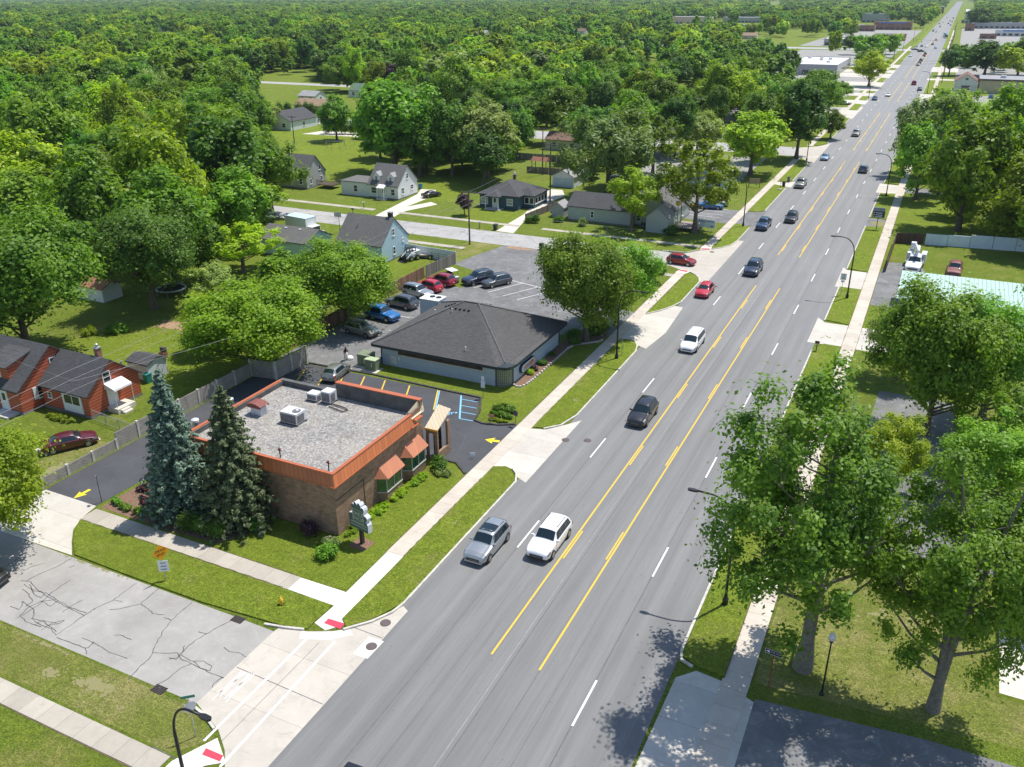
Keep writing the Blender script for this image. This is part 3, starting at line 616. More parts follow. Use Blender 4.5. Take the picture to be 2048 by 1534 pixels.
def window(parent, M, u, z, w, h, frame=None, glass=None, shutters=None, name='window', bars=1):
    frame = frame or WHITE; t = 0.09; b = MB()
    for q in ((u-w/2-t, z-h/2-t, u+w/2+t, z-h/2), (u-w/2-t, z+h/2, u+w/2+t, z+h/2+t), (u-w/2-t, z-h/2, u-w/2, z+h/2), (u+w/2, z-h/2, u+w/2+t, z+h/2)):
        wbox(b, M, q[0], -0.02, q[1], q[2], 0.06, q[3])
    if bars: wbox(b, M, u-w/2, 0.0, z-0.03, u+w/2, 0.045, z+0.03)
    wbox(b, M, u-w/2-t-0.04, -0.02, z-h/2-t-0.06, u+w/2+t+0.04, 0.11, z-h/2-t-0.002)
    o = b.build(name, frame, parent)
    g = MB(); wbox(g, M, u-w/2+0.001, -0.02, z-h/2+0.001, u+w/2-0.001, 0.025, z+h/2-0.001); g.build('pane', glass or GLASS, o)
    if shutters:
        for s in (-1, 1):
            sb = MB(); cx = u+s*(w/2+t+0.22); wbox(sb, M, cx-0.2, -0.01, z-h/2-t, cx+0.2, 0.07, z+h/2+t); sb.build('shutter', shutters, parent)
    return o
def door(parent, M, u, w, h, m, z0=0.15, glass=False):
    b = MB(); wbox(b, M, u-w/2, -0.02, z0, u+w/2, 0.05, z0+h); o = b.build('door', m, parent)
    f = MB()
    for q in ((u-w/2-.1,z0,u-w/2,z0+h), (u+w/2,z0,u+w/2+.1,z0+h), (u-w/2-.1,z0+h,u+w/2+.1,z0+h+.1)): wbox(f, M, q[0], -0.02, q[1], q[2], 0.08, q[3])
    f.build('door_frame', WHITE, o)
    if glass:
        g = MB(); wbox(g, M, u-w*0.25, 0.03, z0+h*0.5, u+w*0.25, 0.06, z0+h*0.9); g.build('door_pane', GLASS, o)
    return o
def gable_roof(b, w, d, h, rise, ridge, over, gover, th=0.14, c=(0,0), m=None):
    hw, hd = w/2, d/2
    def slab(A, B, Cc, D):     # top face A,B,C,D counter clockwise
        A, B, Cc, D = map(Vector, (A, B, Cc, D)); dz = Vector((0,0,-th))
        vs = [A,B,Cc,D,A+dz,B+dz,Cc+dz,D+dz]
        b.add([tuple(v) for v in vs], [(0,1,2,3),(7,6,5,4),(0,4,5,1),(1,5,6,2),(2,6,7,3),(3,7,4,0)], m)
    x, y = c; t = th+0.004
    if ridge == 'x':
        s = rise/hd; e = h-s*over+t; r = h+rise+t; L, R = x-hw-gover, x+hw+gover
        slab((L,y-hd-over,e),(R,y-hd-over,e),(R,y,r),(L,y,r)); slab((R,y+hd+over,e),(L,y+hd+over,e),(L,y,r),(R,y,r))
    else:
        s = rise/hw; e = h-s*over+t; r = h+rise+t; L, R = y-hd-gover, y+hd+gover
        slab((x-hw-over,R,e),(x-hw-over,L,e),(x,L,r),(x,R,r)); slab((x+hw+over,L,e),(x+hw+over,R,e),(x,R,r),(x,L,r))
def gable_walls(b, w, d, h, rise, ridge, c=(0,0), m=None, z0=0.0):
    x, y = c; hw, hd = w/2, d/2
    if ridge == 'x':
        pr = [(-hd,z0),(hd,z0),(hd,h),(0,h+rise),(-hd,h)]
        vs = [(x-hw,y+p[0],p[1]) for p in pr]+[(x+hw,y+p[0],p[1]) for p in pr]
    else:
        pr = [(-hw,z0),(hw,z0),(hw,h),(0,h+rise),(-hw,h)]
        vs = [(x+p[0],y+hd,p[1]) for p in pr]+[(x+p[0],y-hd,p[1]) for p in pr]
    fs = [(4,3,2,1,0),(5,6,7,8,9),(0,1,6,5),(1,2,7,6),(2,3,8,7),(3,4,9,8),(4,0,5,9)]
    b.add(vs, fs, m)
def hip_roof(b, x0, y0, x1, y1, h, rise, over, th=0.16, m=None, cap=None):
    x0-=over; y0-=over; x1+=over; y1+=over; w=x1-x0; d=y1-y0; cx=(x0+x1)/2; cy=(y0+y1)/2; e = h
    if w >= d: r = ((x0+d/2, cy), (x1-d/2, cy))
    else: r = ((cx, y0+w/2), (cx, y1-w/2))
    vs = [(x0,y0,e),(x1,y0,e),(x1,y1,e),(x0,y1,e),(r[0][0],r[0][1],e+rise),(r[1][0],r[1][1],e+rise),(x0,y0,e-th),(x1,y0,e-th),(x1,y1,e-th),(x0,y1,e-th)]
    if w >= d: fs = [(0,1,5,4),(1,2,5),(2,3,4,5),(3,0,4)]
    else: fs = [(0,1,4),(1,2,5,4),(2,3,5),(3,0,4,5)]
    b.add(vs, fs, m); b.add(vs, [(1,0,6,7),(2,1,7,8),(3,2,8,9),(0,3,9,6),(9,8,7,6)], m)
ROOF_DK = m_shingle('charcoal_shingles', (0.045,0.046,0.05), (0.105,0.105,0.11))
ROOF_GR = m_shingle('grey_shingles', (0.105,0.103,0.10), (0.19,0.185,0.18))
ROOF_SALON = m_shingle('salon_shingles', (0.055,0.054,0.054), (0.125,0.12,0.118), 0.10)
ROOF_BR = m_shingle('brown_shingles', (0.16,0.095,0.07), (0.27,0.17,0.13)); ROOF_TAN = m_shingle('tan_shingles', (0.26,0.17,0.11), (0.38,0.27,0.19)); ROOF_PALE = m_shingle('pale_shingles', (0.26,0.26,0.26), (0.40,0.40,0.40))
SID_RED = m_siding('red_siding', (0.52,0.125,0.06), 0.31, 0.85, thr=0.3); SID_WHITE = m_siding('white_siding', (0.74,0.76,0.78), 0.22, 0.18); SID_BLUE = m_siding('pale_blue_siding', (0.46,0.62,0.70), 0.2, 0.25)
SID_DKBLUE = m_siding('dark_blue_siding', (0.045,0.095,0.13), 0.2, 0.3); SID_GREY = m_siding('grey_siding', (0.42,0.42,0.40), 0.22, 0.25); SID_SAGE = m_siding('sage_block', (0.42,0.46,0.43), 0.4, 0.2)
SID_CREAM = m_siding('cream_siding', (0.60,0.57,0.47), 0.22, 0.2)
FOUND = mat('foundation', (0.20,0.19,0.18), 0.9, 0.2, 3)
def house(name, label, cat, cx, cy, w, d, h, rise, ridge, wm, rm, rz=0, over=0.35, gover=0.25, wins=(), hip=False, group=None, found=True):
    t = thing(name, label, cat, (cx, cy, 0), rz, group)
    b = MB()
    if hip: b.box(-w/2,-d/2,0,w/2,d/2,h)
    else: gable_walls(b, w, d, h, rise, ridge)
    b.build('wall', wm, t)
    r = MB()
    if hip: hip_roof(r, -w/2,-d/2,w/2,d/2,h+0.16,rise,over)
    else: gable_roof(r, w, d, h, rise, ridge, over, gover)
    roof = r.build('roof', rm, t)
    if found:
        f = MB(); f.box(-w/2-0.02,-d/2-0.02,0,w/2+0.02,d/2+0.02,0.28); f.build('foundation', FOUND, t)
    for q in wins:
        s, u, z, ww, hh = q[:5]; window(t, side_M(s, w, d), u, z, ww, hh, glass=q[5] if len(q) > 5 else None, shutters=q[6] if len(q) > 6 else None)
    return t, roof
def chimney(parent, x, y, z0, z1, s=0.5, m=None, cap=True):
    b = MB(); b.box(x-s/2,y-s/2,z0,x+s/2,y+s/2,z1); o = b.build('chimney', m or BRICKRED, parent)
    c = MB(); c.box(x-s/2-.06,y-s/2-.06,z1,x+s/2+.06,y+s/2+.06,z1+.1)
    if cap: c.lathe([(0.12,0),(0.12,0.3),(0.18,0.32),(0.02,0.42)], 10, (x,y,z1+.1))
    c.build('chimney_cap', GALV, o); return o
def vent(parent, x, y, z0, h=0.45, r=0.05, m=None, name='vent_pipe'):
    b = MB(); b.tube([(x,y,z0),(x,y,z0+h)], r, 8); b.lathe([(r*1.6,0),(r*1.6,0.05)], 8, (x,y,z0+h)); return b.build(name, m or WHITE, parent)
BRICKRED = m_brick('red_brick', (0.30,0.10,0.065), (0.38,0.16,0.10), (0.35,0.30,0.26))

# --- the brick shop with the orange metal eaves
BX0, BX1, BY0, BY1, BZ = -51.5, -36.3, 44.2, 57.0, 5.5
BRICK = m_brick('tumbled_brick', (0.24,0.135,0.08), (0.36,0.225,0.145), (0.25,0.20,0.155), 1.0, 0.55)
n = NT('ballast_gravel'); n.rough(0.95)
c = n.ramp(n.vor(6.5, out='Color'), [(0.1, (0.24,0.23,0.215)), (0.5, (0.37,0.355,0.335)), (0.95, (0.54,0.52,0.49))])
c = n.mix(0.6, c, n.ramp(n.vor(6.5), [(0.0, G3(1.25)), (0.6, G3(0.45))]), 'MULTIPLY')
c = n.mix(n.math('MULTIPLY', n.ramp(n.noise(0.33, 7, 0.72, vec=n.mapping(n.P, scale=(1.0,1.7,1)), dist=0.5), [(0.55, G3(0)), (0.67, G3(1))]), 0.7), c, (0.14,0.135,0.125))
c = n.mix(n.ramp(n.noise(0.2, 4, 0.6), [(0.4, G3(0)), (0.7, G3(0.35))]), c, (0.5,0.44,0.34)); n.col(c); n.bump(n.vor(6.5), 0.8, 0.04); GRAVEL = n.m
ORANGE = m_vert('orange_seam_metal', (0.50,0.155,0.055), 0.42, 0.09, 0.14, 0.45)
ORTRIM = mat('orange_trim', (0.48,0.135,0.055), 0.4, 0.08, 3)
CREAMMET = m_vert('sunlit_orange_metal', (0.72,0.60,0.42), 0.42, 0.08, 0.06, 0.45)  # orange metal as the sun lights it: brightness put into the cream colour
MEMB = mat('roof_membrane', (0.10,0.10,0.098), 0.8, 0.35, 1.2)
shop = thing('brick_shop', 'brown brick shop with flat gravel roof and orange metal eaves on the street corner', 'shop building', ((BX0+BX1)/2, (BY0+BY1)/2, 0))
sx, sy = -(BX0+BX1)/2, -(BY0+BY1)/2
class OM(MB):
    """mesh written in world coordinates for a part of the brick shop"""
    def build(s, *a, **k):
        s.v = [(p[0]+s.o[0], p[1]+s.o[1], p[2]) for p in s.v]; return MB.build(s, *a, **k)
def om(o): q = OM(); q.o = o; return q
S0 = (sx, sy)
b = om(S0); T = 0.3
RZ = 4.75       # gravel level
b.box(BX0,BY0,0,BX1,BY0+T,BZ-0.12); b.box(BX1-T,BY0+T,0,BX1,BY1-T,BZ-0.12); b.box(BX0,BY0+T,0,BX0+T,BY1-T,BZ-0.30); b.box(BX0,BY1-T,0,BX1,BY1,BZ-0.30)
b.box(-45.1,BY1-T+0.003,BZ-0.30,BX1-0.003,BY1+0.10,BZ+0.62)
b.box(BX1-T,BY1-1.9,BZ-0.12,BX1-0.004,BY1-T,BZ+0.1)
b.build('wall', BRICK, shop)
b = om(S0); b.sheet([(BX0+T,BY0+T),(BX1-T,BY0+T),(BX1-T,BY1-T),(BX0+T,BY1-T)], RZ); b.build('roof', GRAVEL, shop)
b = om(S0)   # dark inner face of the parapet
b.box(BX0+T,BY1-T-0.04,RZ,-45.1,BY1-T,BZ-0.302); b.box(-45.1,BY1-T-0.05,RZ,BX1-T,BY1-T,BZ+0.60); b.box(BX0+T,BY0+T,RZ,BX0+T+0.04,BY1-T-0.04,BZ-0.302); b.box(BX0+T+.04,BY0+T,RZ,BX1-T,BY0+T+0.04,BZ-0.14); b.box(BX1-T-0.04,BY0+T+0.04,RZ,BX1-T,BY1-T-0.05,BZ-0.14)
b.box(BX0-0.05,BY1-T-0.06,BZ-0.30,-45.1,BY1+0.06,BZ-0.22)
b.build('parapet_lining', MEMB, shop)
b = om(S0)   # sloping orange band on the south and east walls
def band(p0, p1, out, z0=4.62, z1=5.5, d0=0.42, d1=0.10):
    ox, oy = out
    a = [(p0[0]+ox*d0,p0[1]+oy*d0,z0),(p1[0]+ox*d0,p1[1]+oy*d0,z0),(p1[0]+ox*d1,p1[1]+oy*d1,z1),(p0[0]+ox*d1,p0[1]+oy*d1,z1)]
    k = [(p0[0]-ox*0.0,p0[1],z0),(p1[0],p1[1],z0),(p1[0],p1[1],z1),(p0[0],p0[1],z1)]
    b.add(a+k, [(0,1,2,3),(7,6,5,4),(0,4,5,1),(1,5,6,2),(3,2,6,7),(0,3,7,4)])
SE = (BX1, BY0)
vs = [(BX0-.0,BY0-.42,4.62),(BX1+.42,BY0-.42,4.62),(BX1+.10,BY0-.10,5.5),(BX0,BY0-.10,5.5),(BX0,BY0+.02,4.62),(BX0,BY0+.02,5.5),(BX1+.42,BY1-2.0,4.62),(BX1+.10,BY1-2.0,5.5),(BX1-.02,BY1-2.0,4.62),(BX1-.02,BY1-2.0,5.5),(BX1-.02,BY0+.02,5.5),(BX1-.02,BY0+.02,4.62)]
b.add(vs, [(0,1,2,3),(1,6,7,2),(3,2,10,5),(2,7,9,10),(6,8,9,7),(0,3,5,4),(0,4,11,1),(1,11,8,6)])
b.build('metal_fascia', ORANGE, shop)
b = om(S0)
b.box(BX0-.05,BY0-.16,5.5,BX1+.16,BY0+.10,5.57); b.box(BX1-.12,BY0+.10,5.5,BX1+.16,BY1-1.95,5.57)
b.box(BX0-.02,BY0-.46,4.54,BX1+.46,BY0-.30,4.62); b.box(BX1+.30,BY0-.30,4.54,BX1+.46,BY1-2.6,4.62)
b.box(BX1+.20,BY1-2.45,4.5,BX1+.52,BY1-1.4,4.60); b.box(BX1+.15,BY1-1.7,4.85,BX1+.45,BY1-0.6,4.95)
b.box(-45.15,BY1-T-0.06,BZ+.62,BX1+0.02,BY1+.14,BZ+.70); b.box(BX0-.06,BY0+.1,BZ-.30,BX0+.22,BY1-T-.06,BZ-.22)
b.build('metal_coping', ORTRIM, shop)
b = om(S0)   # angled metal panel down from the tall parapet
b.add([(BX1+.10,BY1-2.0,5.0),(BX1+.12,BY1+.2,5.0),(BX1-.15,BY1+.2,6.16),(BX1-.15,BY1-0.25,6.16),(BX1-.35,BY1-2.0,5.5),(BX1-.35,BY1+.2,5.0)], [(0,1,2,3,4),(1,5,2),(0,4,5),(4,3,2,5),(0,5,1)]); b.build('corner_flashing', CREAMMET, shop)
# entry porch with arch
b = om(S0); px0, px1, py0, py1 = -36.26, -35.1, 57.35, 59.7
def arch_wall(b, x0, x1, y, th, zt, ax0, ax1, az0, az1, n=12, flip=False):
    """wall in the xz plane with an arched hole"""
    cx = (ax0+ax1)/2; r = (ax1-ax0)/2; pts = [(ax1,az0)]+[(cx+r*math.cos(a), az1-r+r*math.sin(a)) for a in [math.pi*i/n for i in range(n+1)]]+[(ax0,az0)]
    out = [(x0,0),(x1,0),(x1,zt),(x0,zt)]
    def fr(yy, rev):
        N = len(pts)
        quads = []
        # left, right, bottom, top pieces
        quads.append([(x0,0),(x1,0),(x1,az0),(x0,az0)]); quads.append([(x0,az0),(ax0,az0),(ax0,az1-r),(x0,az1-r)]); quads.append([(ax1,az0),(x1,az0),(x1,az1-r),(ax1,az1-r)])
        for i in range(n):
            a0 = math.pi*i/n; a1 = math.pi*(i+1)/n; p = (cx+r*math.cos(a0), az1-r+r*math.sin(a0)); q = (cx+r*math.cos(a1), az1-r+r*math.sin(a1))
            def outp(a, P):
                t = (1-math.cos(a))/2; return (x1+(x0-x1)*t, zt)
            if i == 0: quads.append([p,(x1,az1-r),(x1,zt),q] )
            elif i == n-1: quads.append([q,p,(x0,zt),(x0,az1-r)])
            else: quads.append([p,(x1+(x0-x1)*((i-1)/(n-2)),zt),(x1+(x0-x1)*(i/(n-2)),zt),q])
        for qd in quads:
            v = [(u,yy,z) for u,z in qd]; b.add(v if not rev else v[::-1], [(0,1,2,3)])
    fr(y, False); fr(y+th, True)
    for i in range(len(pts)-1): b.add([(pts[i][0],y,pts[i][1]),(pts[i+1][0],y,pts[i+1][1]),(pts[i+1][0],y+th,pts[i+1][1]),(pts[i][0],y+th,pts[i][1])], [(0,1,2,3)])
    b.add([(x0,y,0),(x0,y+th,0),(x0,y+th,zt),(x0,y,zt)], [(0,1,2,3)]); b.add([(x1,y,0),(x1,y+th,0),(x1,y+th,zt),(x1,y,zt)], [(3,2,1,0)]); b.add([(x0,y,zt),(x1,y,zt),(x1,y+th,zt),(x0,y+th,zt)], [(0,1,2,3)])
arch_wall(b, px0, px1, py0, 0.22, 3.25, px0+0.2, px1-0.3, 0.25, 2.8)
b.box(px1-0.22, py0+0.222, 0, px1, py1, 0.9); b.box(px1-0.22, py1-0.5, 0.9, px1, py1, 3.25)
b.build('porch', BRICK, shop)
b = om(S0); b.add([(px0,py0-.12,3.28),(px1+.12,py0-.12,3.28),(px1+.12,py1,4.3),(px0,py1,4.5),(px0,py0-.12,3.18),(px1+.12,py0-.12,3.18),(px1+.12,py1,4.2),(px0,py1,4.4)], [(0,1,2,3),(7,6,5,4),(0,4,5,1),(1,5,6,2),(2,6,7,3),(3,7,4,0)]); b.build('porch_roof', CREAMMET, shop)
b = om(S0); b.box(px0,py0-.16,3.10,px1+.16,py0-.10,3.30); b.build('porch_fascia', mat('amber_trim',(0.62,0.33,0.06),0.5,0.1,3), shop)
b = om(S0); b.box(px0+.02,py0+1.2,0.0,px1-.3,py0+1.25,2.9); o = b.build('entrance_glazing', GLASS, shop)
# two bay windows with orange hoods
AW = m_vert('hood_seam_metal', (0.52,0.20,0.10), 0.33, 0.10, 0.10, 0.42)
for i, (y0, y1) in enumerate(((49.6,52.3),(53.5,56.1))):
    b = om(S0); x = BX1
    b.prism([(x-.01,y0),(x+.75,y0+.35),(x+.75,y1-.1),(x-.01,y1)], 0.0, 0.85); b.build('bay_base', BRICK, shop)
    b = om(S0); b.prism([(x-.01,y0+.04),(x+.72,y0+.38),(x+.72,y1-.14),(x-.01,y1-.04)], 0.93, 2.25); w_ = b.build('bay_window', mat('green_glass', (0.03,0.085,0.055), 0.08, 0.3, 1.2, spec=0.9), shop)
    b = om(S0); b.prism([(x-.01,y0-.03),(x+.80,y0+.33),(x+.80,y1-.06),(x-.01,y1+.03)], 0.85, 0.93)
    for yy in (y0+.37, (y0+y1)/2+.1, y1-.16): b.box(x+.70,yy-.03,0.93,x+.76,yy+.03,2.25)
    b.build('window_frame', mat('grey_sill', (0.42,0.41,0.38), 0.6, 0.1, 3), w_)
    b = om(S0); zt = 3.15
    P = [(x+1.0,y0+.25,2.25),(x+1.0,y1+.1,2.25),(x+.02,y1+.1,zt),(x+.02,y0+.35,zt),(x-.02,y0-.25,2.25),(x-.02,y1+.1,2.25)]
    b.add(P, [(0,1,2,3),(4,0,3),(1,5,2),(0,4,5,1),(3,2,5,4)]); b.build('metal_hood', AW, shop)
b = om(S0); Mw = side_M('S', 0, 0, (-43.2, BY0)); 
wobj = window(shop, Matrix.Translation((sx,sy,0)) @ Mw, 0, 1.95, 1.15, 0.42, frame=mat('bronze_frame',(0.05,0.04,0.035),0.5,0.1,3))
b = om(S0)
for (y0,z0,y1,z1) in ((44.25,3.05,47.9,3.10),(47.85,0.3,47.9,3.05),(48.9,3.25,49.3,3.3)): b.box(BX1-0.01,y0,z0,BX1+0.035,y1,z1)
b.build('brick_course', mat('dark_brick_course',(0.07,0.045,0.035),0.9,0.2,3), shop)
# things on the shop roof
RBOX = mat('unit_enamel', (0.62,0.63,0.64), 0.5, 0.12, 2.5); RDK = mat('unit_louvre', (0.16,0.155,0.165), 0.7, 0.3, 5); RED_OX = mat('oxide_cap', (0.22,0.07,0.055), 0.7, 0.25, 3)
def roof_unit(label, x, y, w, d, h, rz=0.0, fan=True, z=RZ, sc=1):
    t = thing('rooftop_unit', label, 'rooftop unit', (x,y,z), rz, 'air handling units on the gravel roof')
    b = MB(); b.box(-w/2,-d/2,0.12,w/2,d/2,h); b.build('casing', RBOX, t, bevel=0.02)
    b = MB(); b.box(-w/2+.08,-d/2-.012,0.2,w/2-.08,-d/2-.002,h-.15); b.box(w/2+.002,-d/2+.08,0.2,w/2+.012,d/2-.3,h-.2); b.build('louvre', RDK, t)
    for v in (-d/2-.02, d/2-.12): b = MB(); b.box(-w/2-.06,v,0,w/2+.06,v+.14,.12); b.build('base_rail', IRON, t)
    if fan:
        b = MB(); b.lathe([(0.36,0.0),(0.36,0.05),(0.30,0.05)], 18, (w/4,0,h+.002)); f = b.build('fan_ring', RDK, t); b = MB(); b.lathe([(0.12,0.03),(0.12,0.09)], 10, (w/4+.08,.02,h+.03)); b.build('fan_hub', WHITE, f)
    return t
p = G(580,848,RZ); roof_unit('square white rooftop unit with a round fan, nearest on the gravel roof', p[0], p[1]+.5, 1.75, 1.3, 1.1)
p = G(626,802,RZ); roof_unit('low white rooftop box left of its taller twin on the gravel roof', p[0], p[1]+.3, 1.1, .9, 0.75, fan=False)
p = G(655,806,RZ); roof_unit('taller white rooftop box with a dark open side beside the low box', p[0], p[1]+.3, 1.0, 1.0, 1.15, fan=False)
p = G(514,830,RZ); t = thing('exhaust_hood', 'silver exhaust hood with a rust red curved cap on the gravel roof', 'exhaust hood', (p[0],p[1]+.3,RZ))
b = MB(); b.box(-.55,-.4,0,.55,.4,.75); b.build('duct', RBOX, t, bevel=0.02)
b = MB(); pr = [(-0.75+1.5*i/8, 0.75+0.42*math.sin(math.pi*(0.25+0.6*i/8))) for i in range(9)]
vs = [(u,-.55,z) for u,z in pr]+[(u,.55,z) for u,z in pr]+[(-.75,-.55,.75),(.75,-.55,.75),(-.75,.55,.75),(.75,.55,.75)]
b.add(vs, [(i,i+1,i+10,i+9) for i in range(8)]+[tuple([18]+list(range(0,9))[::1]+[19])[::-1], tuple([20]+list(range(9,18))+[21])]); b.build('cap', RED_OX, t)
for q, lab, r, h in (((393,858),'fat galvanised roof vent drum behind the dark spruce',.28,1.0), ((461,812),'short galvanised roof vent by the west parapet',.3,.8)):
    p = G(*q, RZ); t = thing('roof_vent', lab, 'roof vent', (p[0],p[1],RZ)); b = MB(); b.lathe([(r*.8,0),(r*.8,h*.7)], 14); b.build('pipe', GALV, t); b = MB(); b.lathe([(r*1.15,h*.7),(r*1.15,h*.9),(r*.5,h)], 14); b.build('cap', RBOX, t)
for q, lab in (((561,915),'thin black vent pipe near the south parapet, left one'), ((658,941),'thin black vent pipe near the corner of the orange eaves')):
    p = G(*q, RZ); t = thing('vent_pipe', lab, 'vent pipe', (p[0],p[1],RZ), 0, 'black pipes on the gravel roof'); b = MB(); b.tube([(0,0,0),(0,0,.75)], .05, 8); b.build('pipe', BLACK, t); b = MB(); b.lathe([(.10,.72),(.10,.85)], 8); b.box(-.22,-.03,.62,.22,.03,.68); b.build('cap', RED_OX, t)
b = MB(); p = G(690,818,RZ); b.tube([(p[0]-1.6,p[1]+.2,RZ+.12),(p[0],p[1],RZ+.12),(p[0]+.4,p[1]-.2,RZ+.12),(p[0]+.4,p[1]-.2,RZ+.02)], .06, 6); b.tube([(p[0]-1.5,p[1]-.3,RZ+.1),(p[0]+.3,p[1]-.7,RZ+.1),(p[0]+.4,p[1]-.3,RZ+.1)], .05, 6)
tag(b.build('gas_pipe', IRON), 'dark gas pipe lying beside the two rooftop boxes', 'pipe')

# --- grey blue hip roofed salon
SW_ = m_siding('salon_block', (0.47,0.55,0.64), 0.6, 0.10); DKTRIM = mat('dark_fascia', (0.022,0.035,0.045), 0.5, 0.1, 3)
sal = thing('salon_building', 'grey blue block building with a large dark hip roof beside the sealed lot', 'shop building', (-44.25, 81.1, 0)); S1 = (44.25,-81.1)
b = om(S1); b.prism([(-52.1,74.1),(-37.75,74.1),(-36.4,75.45),(-36.4,88),(-52.1,88)], 0, 2.5); b.build('wall', SW_, sal)
b = om(S1); x0,y0,x1,y1 = -52.9,73.3,-35.7,88.8; e = 2.62; r = 6.25
A=(x0,y0,e); B1=(x1-1.6,y0,e); B2=(x1,y0+1.6,e); C_=(x1,y1,e); D_=(x0,y1,e); R0=(-45.15,81.1,r); R1=(-43.45,81.1,r); Kk=(x1-1.15,y0+1.15,e+.12)
b.add([A,B1,B2,C_,D_,R0,R1,Kk], [(0,1,7,6,5),(7,2,3,6),(6,3,4,5),(4,0,5)]); b.build('roof', ROOF_SALON, sal)
b = om(S1); cor = [(x0,y0),(x1-1.6,y0),(x1-.55,y0+.25),(x1-.2,y0+.75),(x1,y0+1.6),(x1,y1),(x0,y1)]
b.prism([(p[0],p[1]) for p in cor], 2.30, 2.612)
b.add([(x1-1.6,y0,e),(x1-.55,y0+.25,e-.01),(x1-.2,y0+.75,e-.01),(x1,y0+1.6,e),Kk], [(0,1,4),(1,2,4),(2,3,4)]); b.build('fascia', DKTRIM, sal)
b = om(S1)
for p, q in ((A,R0),(Kk,R1),(C_,R1),(D_,R0),(R0,R1)): b.tube([(p[0],p[1],p[2]+.03),(q[0],q[1],q[2]+.03)], .09, 5)
b.build('ridge_cap', ROOF_GR, sal)
n = NT('glass_block'); sp = n.sep(n.P); 
u = n.math('FRACT', n.math('MULTIPLY', n.math('ADD', sp[0], n.math('MULTIPLY', sp[1], 1.0)), 3.4)); v = n.math('FRACT', n.math('MULTIPLY', sp[2], 4.8))
gr = n.math('MAXIMUM', n.math('LESS_THAN', u, 0.2), n.math('LESS_THAN', v, 0.2)); n.col(n.mix(gr, (0.13,0.16,0.14), (0.40,0.37,0.30))); n.rough(0.25); GBLOCK = n.m
b = om(S1); cc = (-37.75, 75.45); b.prism([cc]+[(cc[0]+1.33*math.cos(a), cc[1]+1.33*math.sin(a)) for a in [-math.pi/2+math.pi/2*i/10 for i in range(11)]], 0.0, 2.31); b.build('glass_block_corner', GBLOCK, sal)
for u, v in ((-37.75,74.1),(-36.4,75.45),(-52.1,74.07),(-36.38,87.95)): b = om(S1); b.box(u-.05,v-.05,0,u+.05,v+.05,2.3); b.build('downpipe', DKTRIM, sal)
b = om(S1); b.box(-49.9,74.06,1.55,-39.3,74.11,2.15); w_ = b.build('strip_window', mat('brown_glass', (0.05,0.035,0.03), 0.15, 0.5, 0.8), sal)
b = om(S1)
for q in ((-50.0,1.45,-39.2,1.55),(-50.0,2.15,-39.2,2.22),(-50.0,1.55,-49.9,2.15),(-39.3,1.55,-39.2,2.15)): b.box(q[0],74.04,q[1],q[2],74.14,q[3])
b.build('window_frame', mat('cream_trim',(0.60,0.55,0.46),0.6,0.1,3), w_)
for q in ((76.9,80.6),(82.5,86.9)):
    b = om(S1); b.box(-36.44,q[0],1.75,-36.36,q[1],2.28); b.build('strip_window', mat('black_glass', (0.012,0.014,0.016), 0.15, 0.2, 2), sal)
for q in ((779,653),(871,638),(931,688),(905,648)):
    p = G(q[0], q[1], 4.0)
    dd = max(0.0, min(p[1]-y0, p[0]-x0, x1-p[0], y1-p[1])); zz = e+dd/7.8*(r-e)
    vent(sal, p[0]+44.25, p[1]-81.1, zz-.1, .5, .05)
b = om(S1)
for k in range(5): b.box(-46.3+.55*k,79.75-.0*k,5.62,-46.05+.55*k,79.95,5.80)
for k in range(4): b.box(-46.9-.45*k,81.6+.1*k,5.40-.2*k,-46.7-.45*k,81.8+.1*k,5.62-.2*k)
for k in range(5): b.box(-44.9+.55*k,82.3,5.66,-44.65+.55*k,82.5,5.84)
b.build('ridge_vents', BLACK, sal)
# wall sign: oval pale board with orange and blue print, shop name left as coloured strokes
sg = om(S1); ys = [77.2+3.0*i/1 for i in range(2)]
def pill(y0, y1, z0, z1, x, th, n=8):
    r_ = (z1-z0)/2; zc = (z0+z1)/2; pts = [(y1-r_+r_*math.sin(a), zc+r_*math.cos(a)) for a in [math.pi*i/n for i in range(n+1)]]+[(y0+r_-r_*math.sin(a), zc-r_*math.cos(a)) for a in [math.pi*i/n for i in range(n+1)]]
    N = len(pts); vs = [(x,p[0],p[1]) for p in pts]+[(x+th,p[0],p[1]) for p in pts]
    return vs, [tuple(range(N)), tuple(range(2*N-1,N-1,-1))]+[(i,N+i,N+(i+1)%N,(i+1)%N) for i in range(N)]
sg.add(*pill(76.9,80.5,0.55,1.55,-36.41,.32)); sgo = sg.build('sign_box', mat('navy_box',(0.02,0.05,0.12),0.5,0.1,3), sal)
f = om(S1); f.add(*pill(77.0,80.4,0.62,1.48,-36.10,.02)); f.build('sign_face', mat('sign_white',(0.62,0.66,0.68),0.4,0.05,3), sgo)
f = om(S1); f.box(-36.08,77.5,.98,-36.06,79.3,1.16); f.add(*pill(79.2,80.1,0.85,1.3,-36.085,.015)); f.build('sign_print', mat('orange_print',(0.62,0.13,0.05),0.5,0.2,6), sgo)
f = om(S1); f.box(-36.08,77.4,.80,-36.063,79.6,.88); f.box(-36.08,77.8,1.24,-36.063,79.2,1.30); f.build('sign_print', mat('blue_print',(0.06,0.12,0.32),0.5,0.2,6), sgo)
b = om(S1); b.box(-50.9,74.0,.3,-50.1,74.1,1.3); b.box(-49.9,73.98,.9,-49.6,74.1,1.4); b.build('meter_box', RBOX, sal)
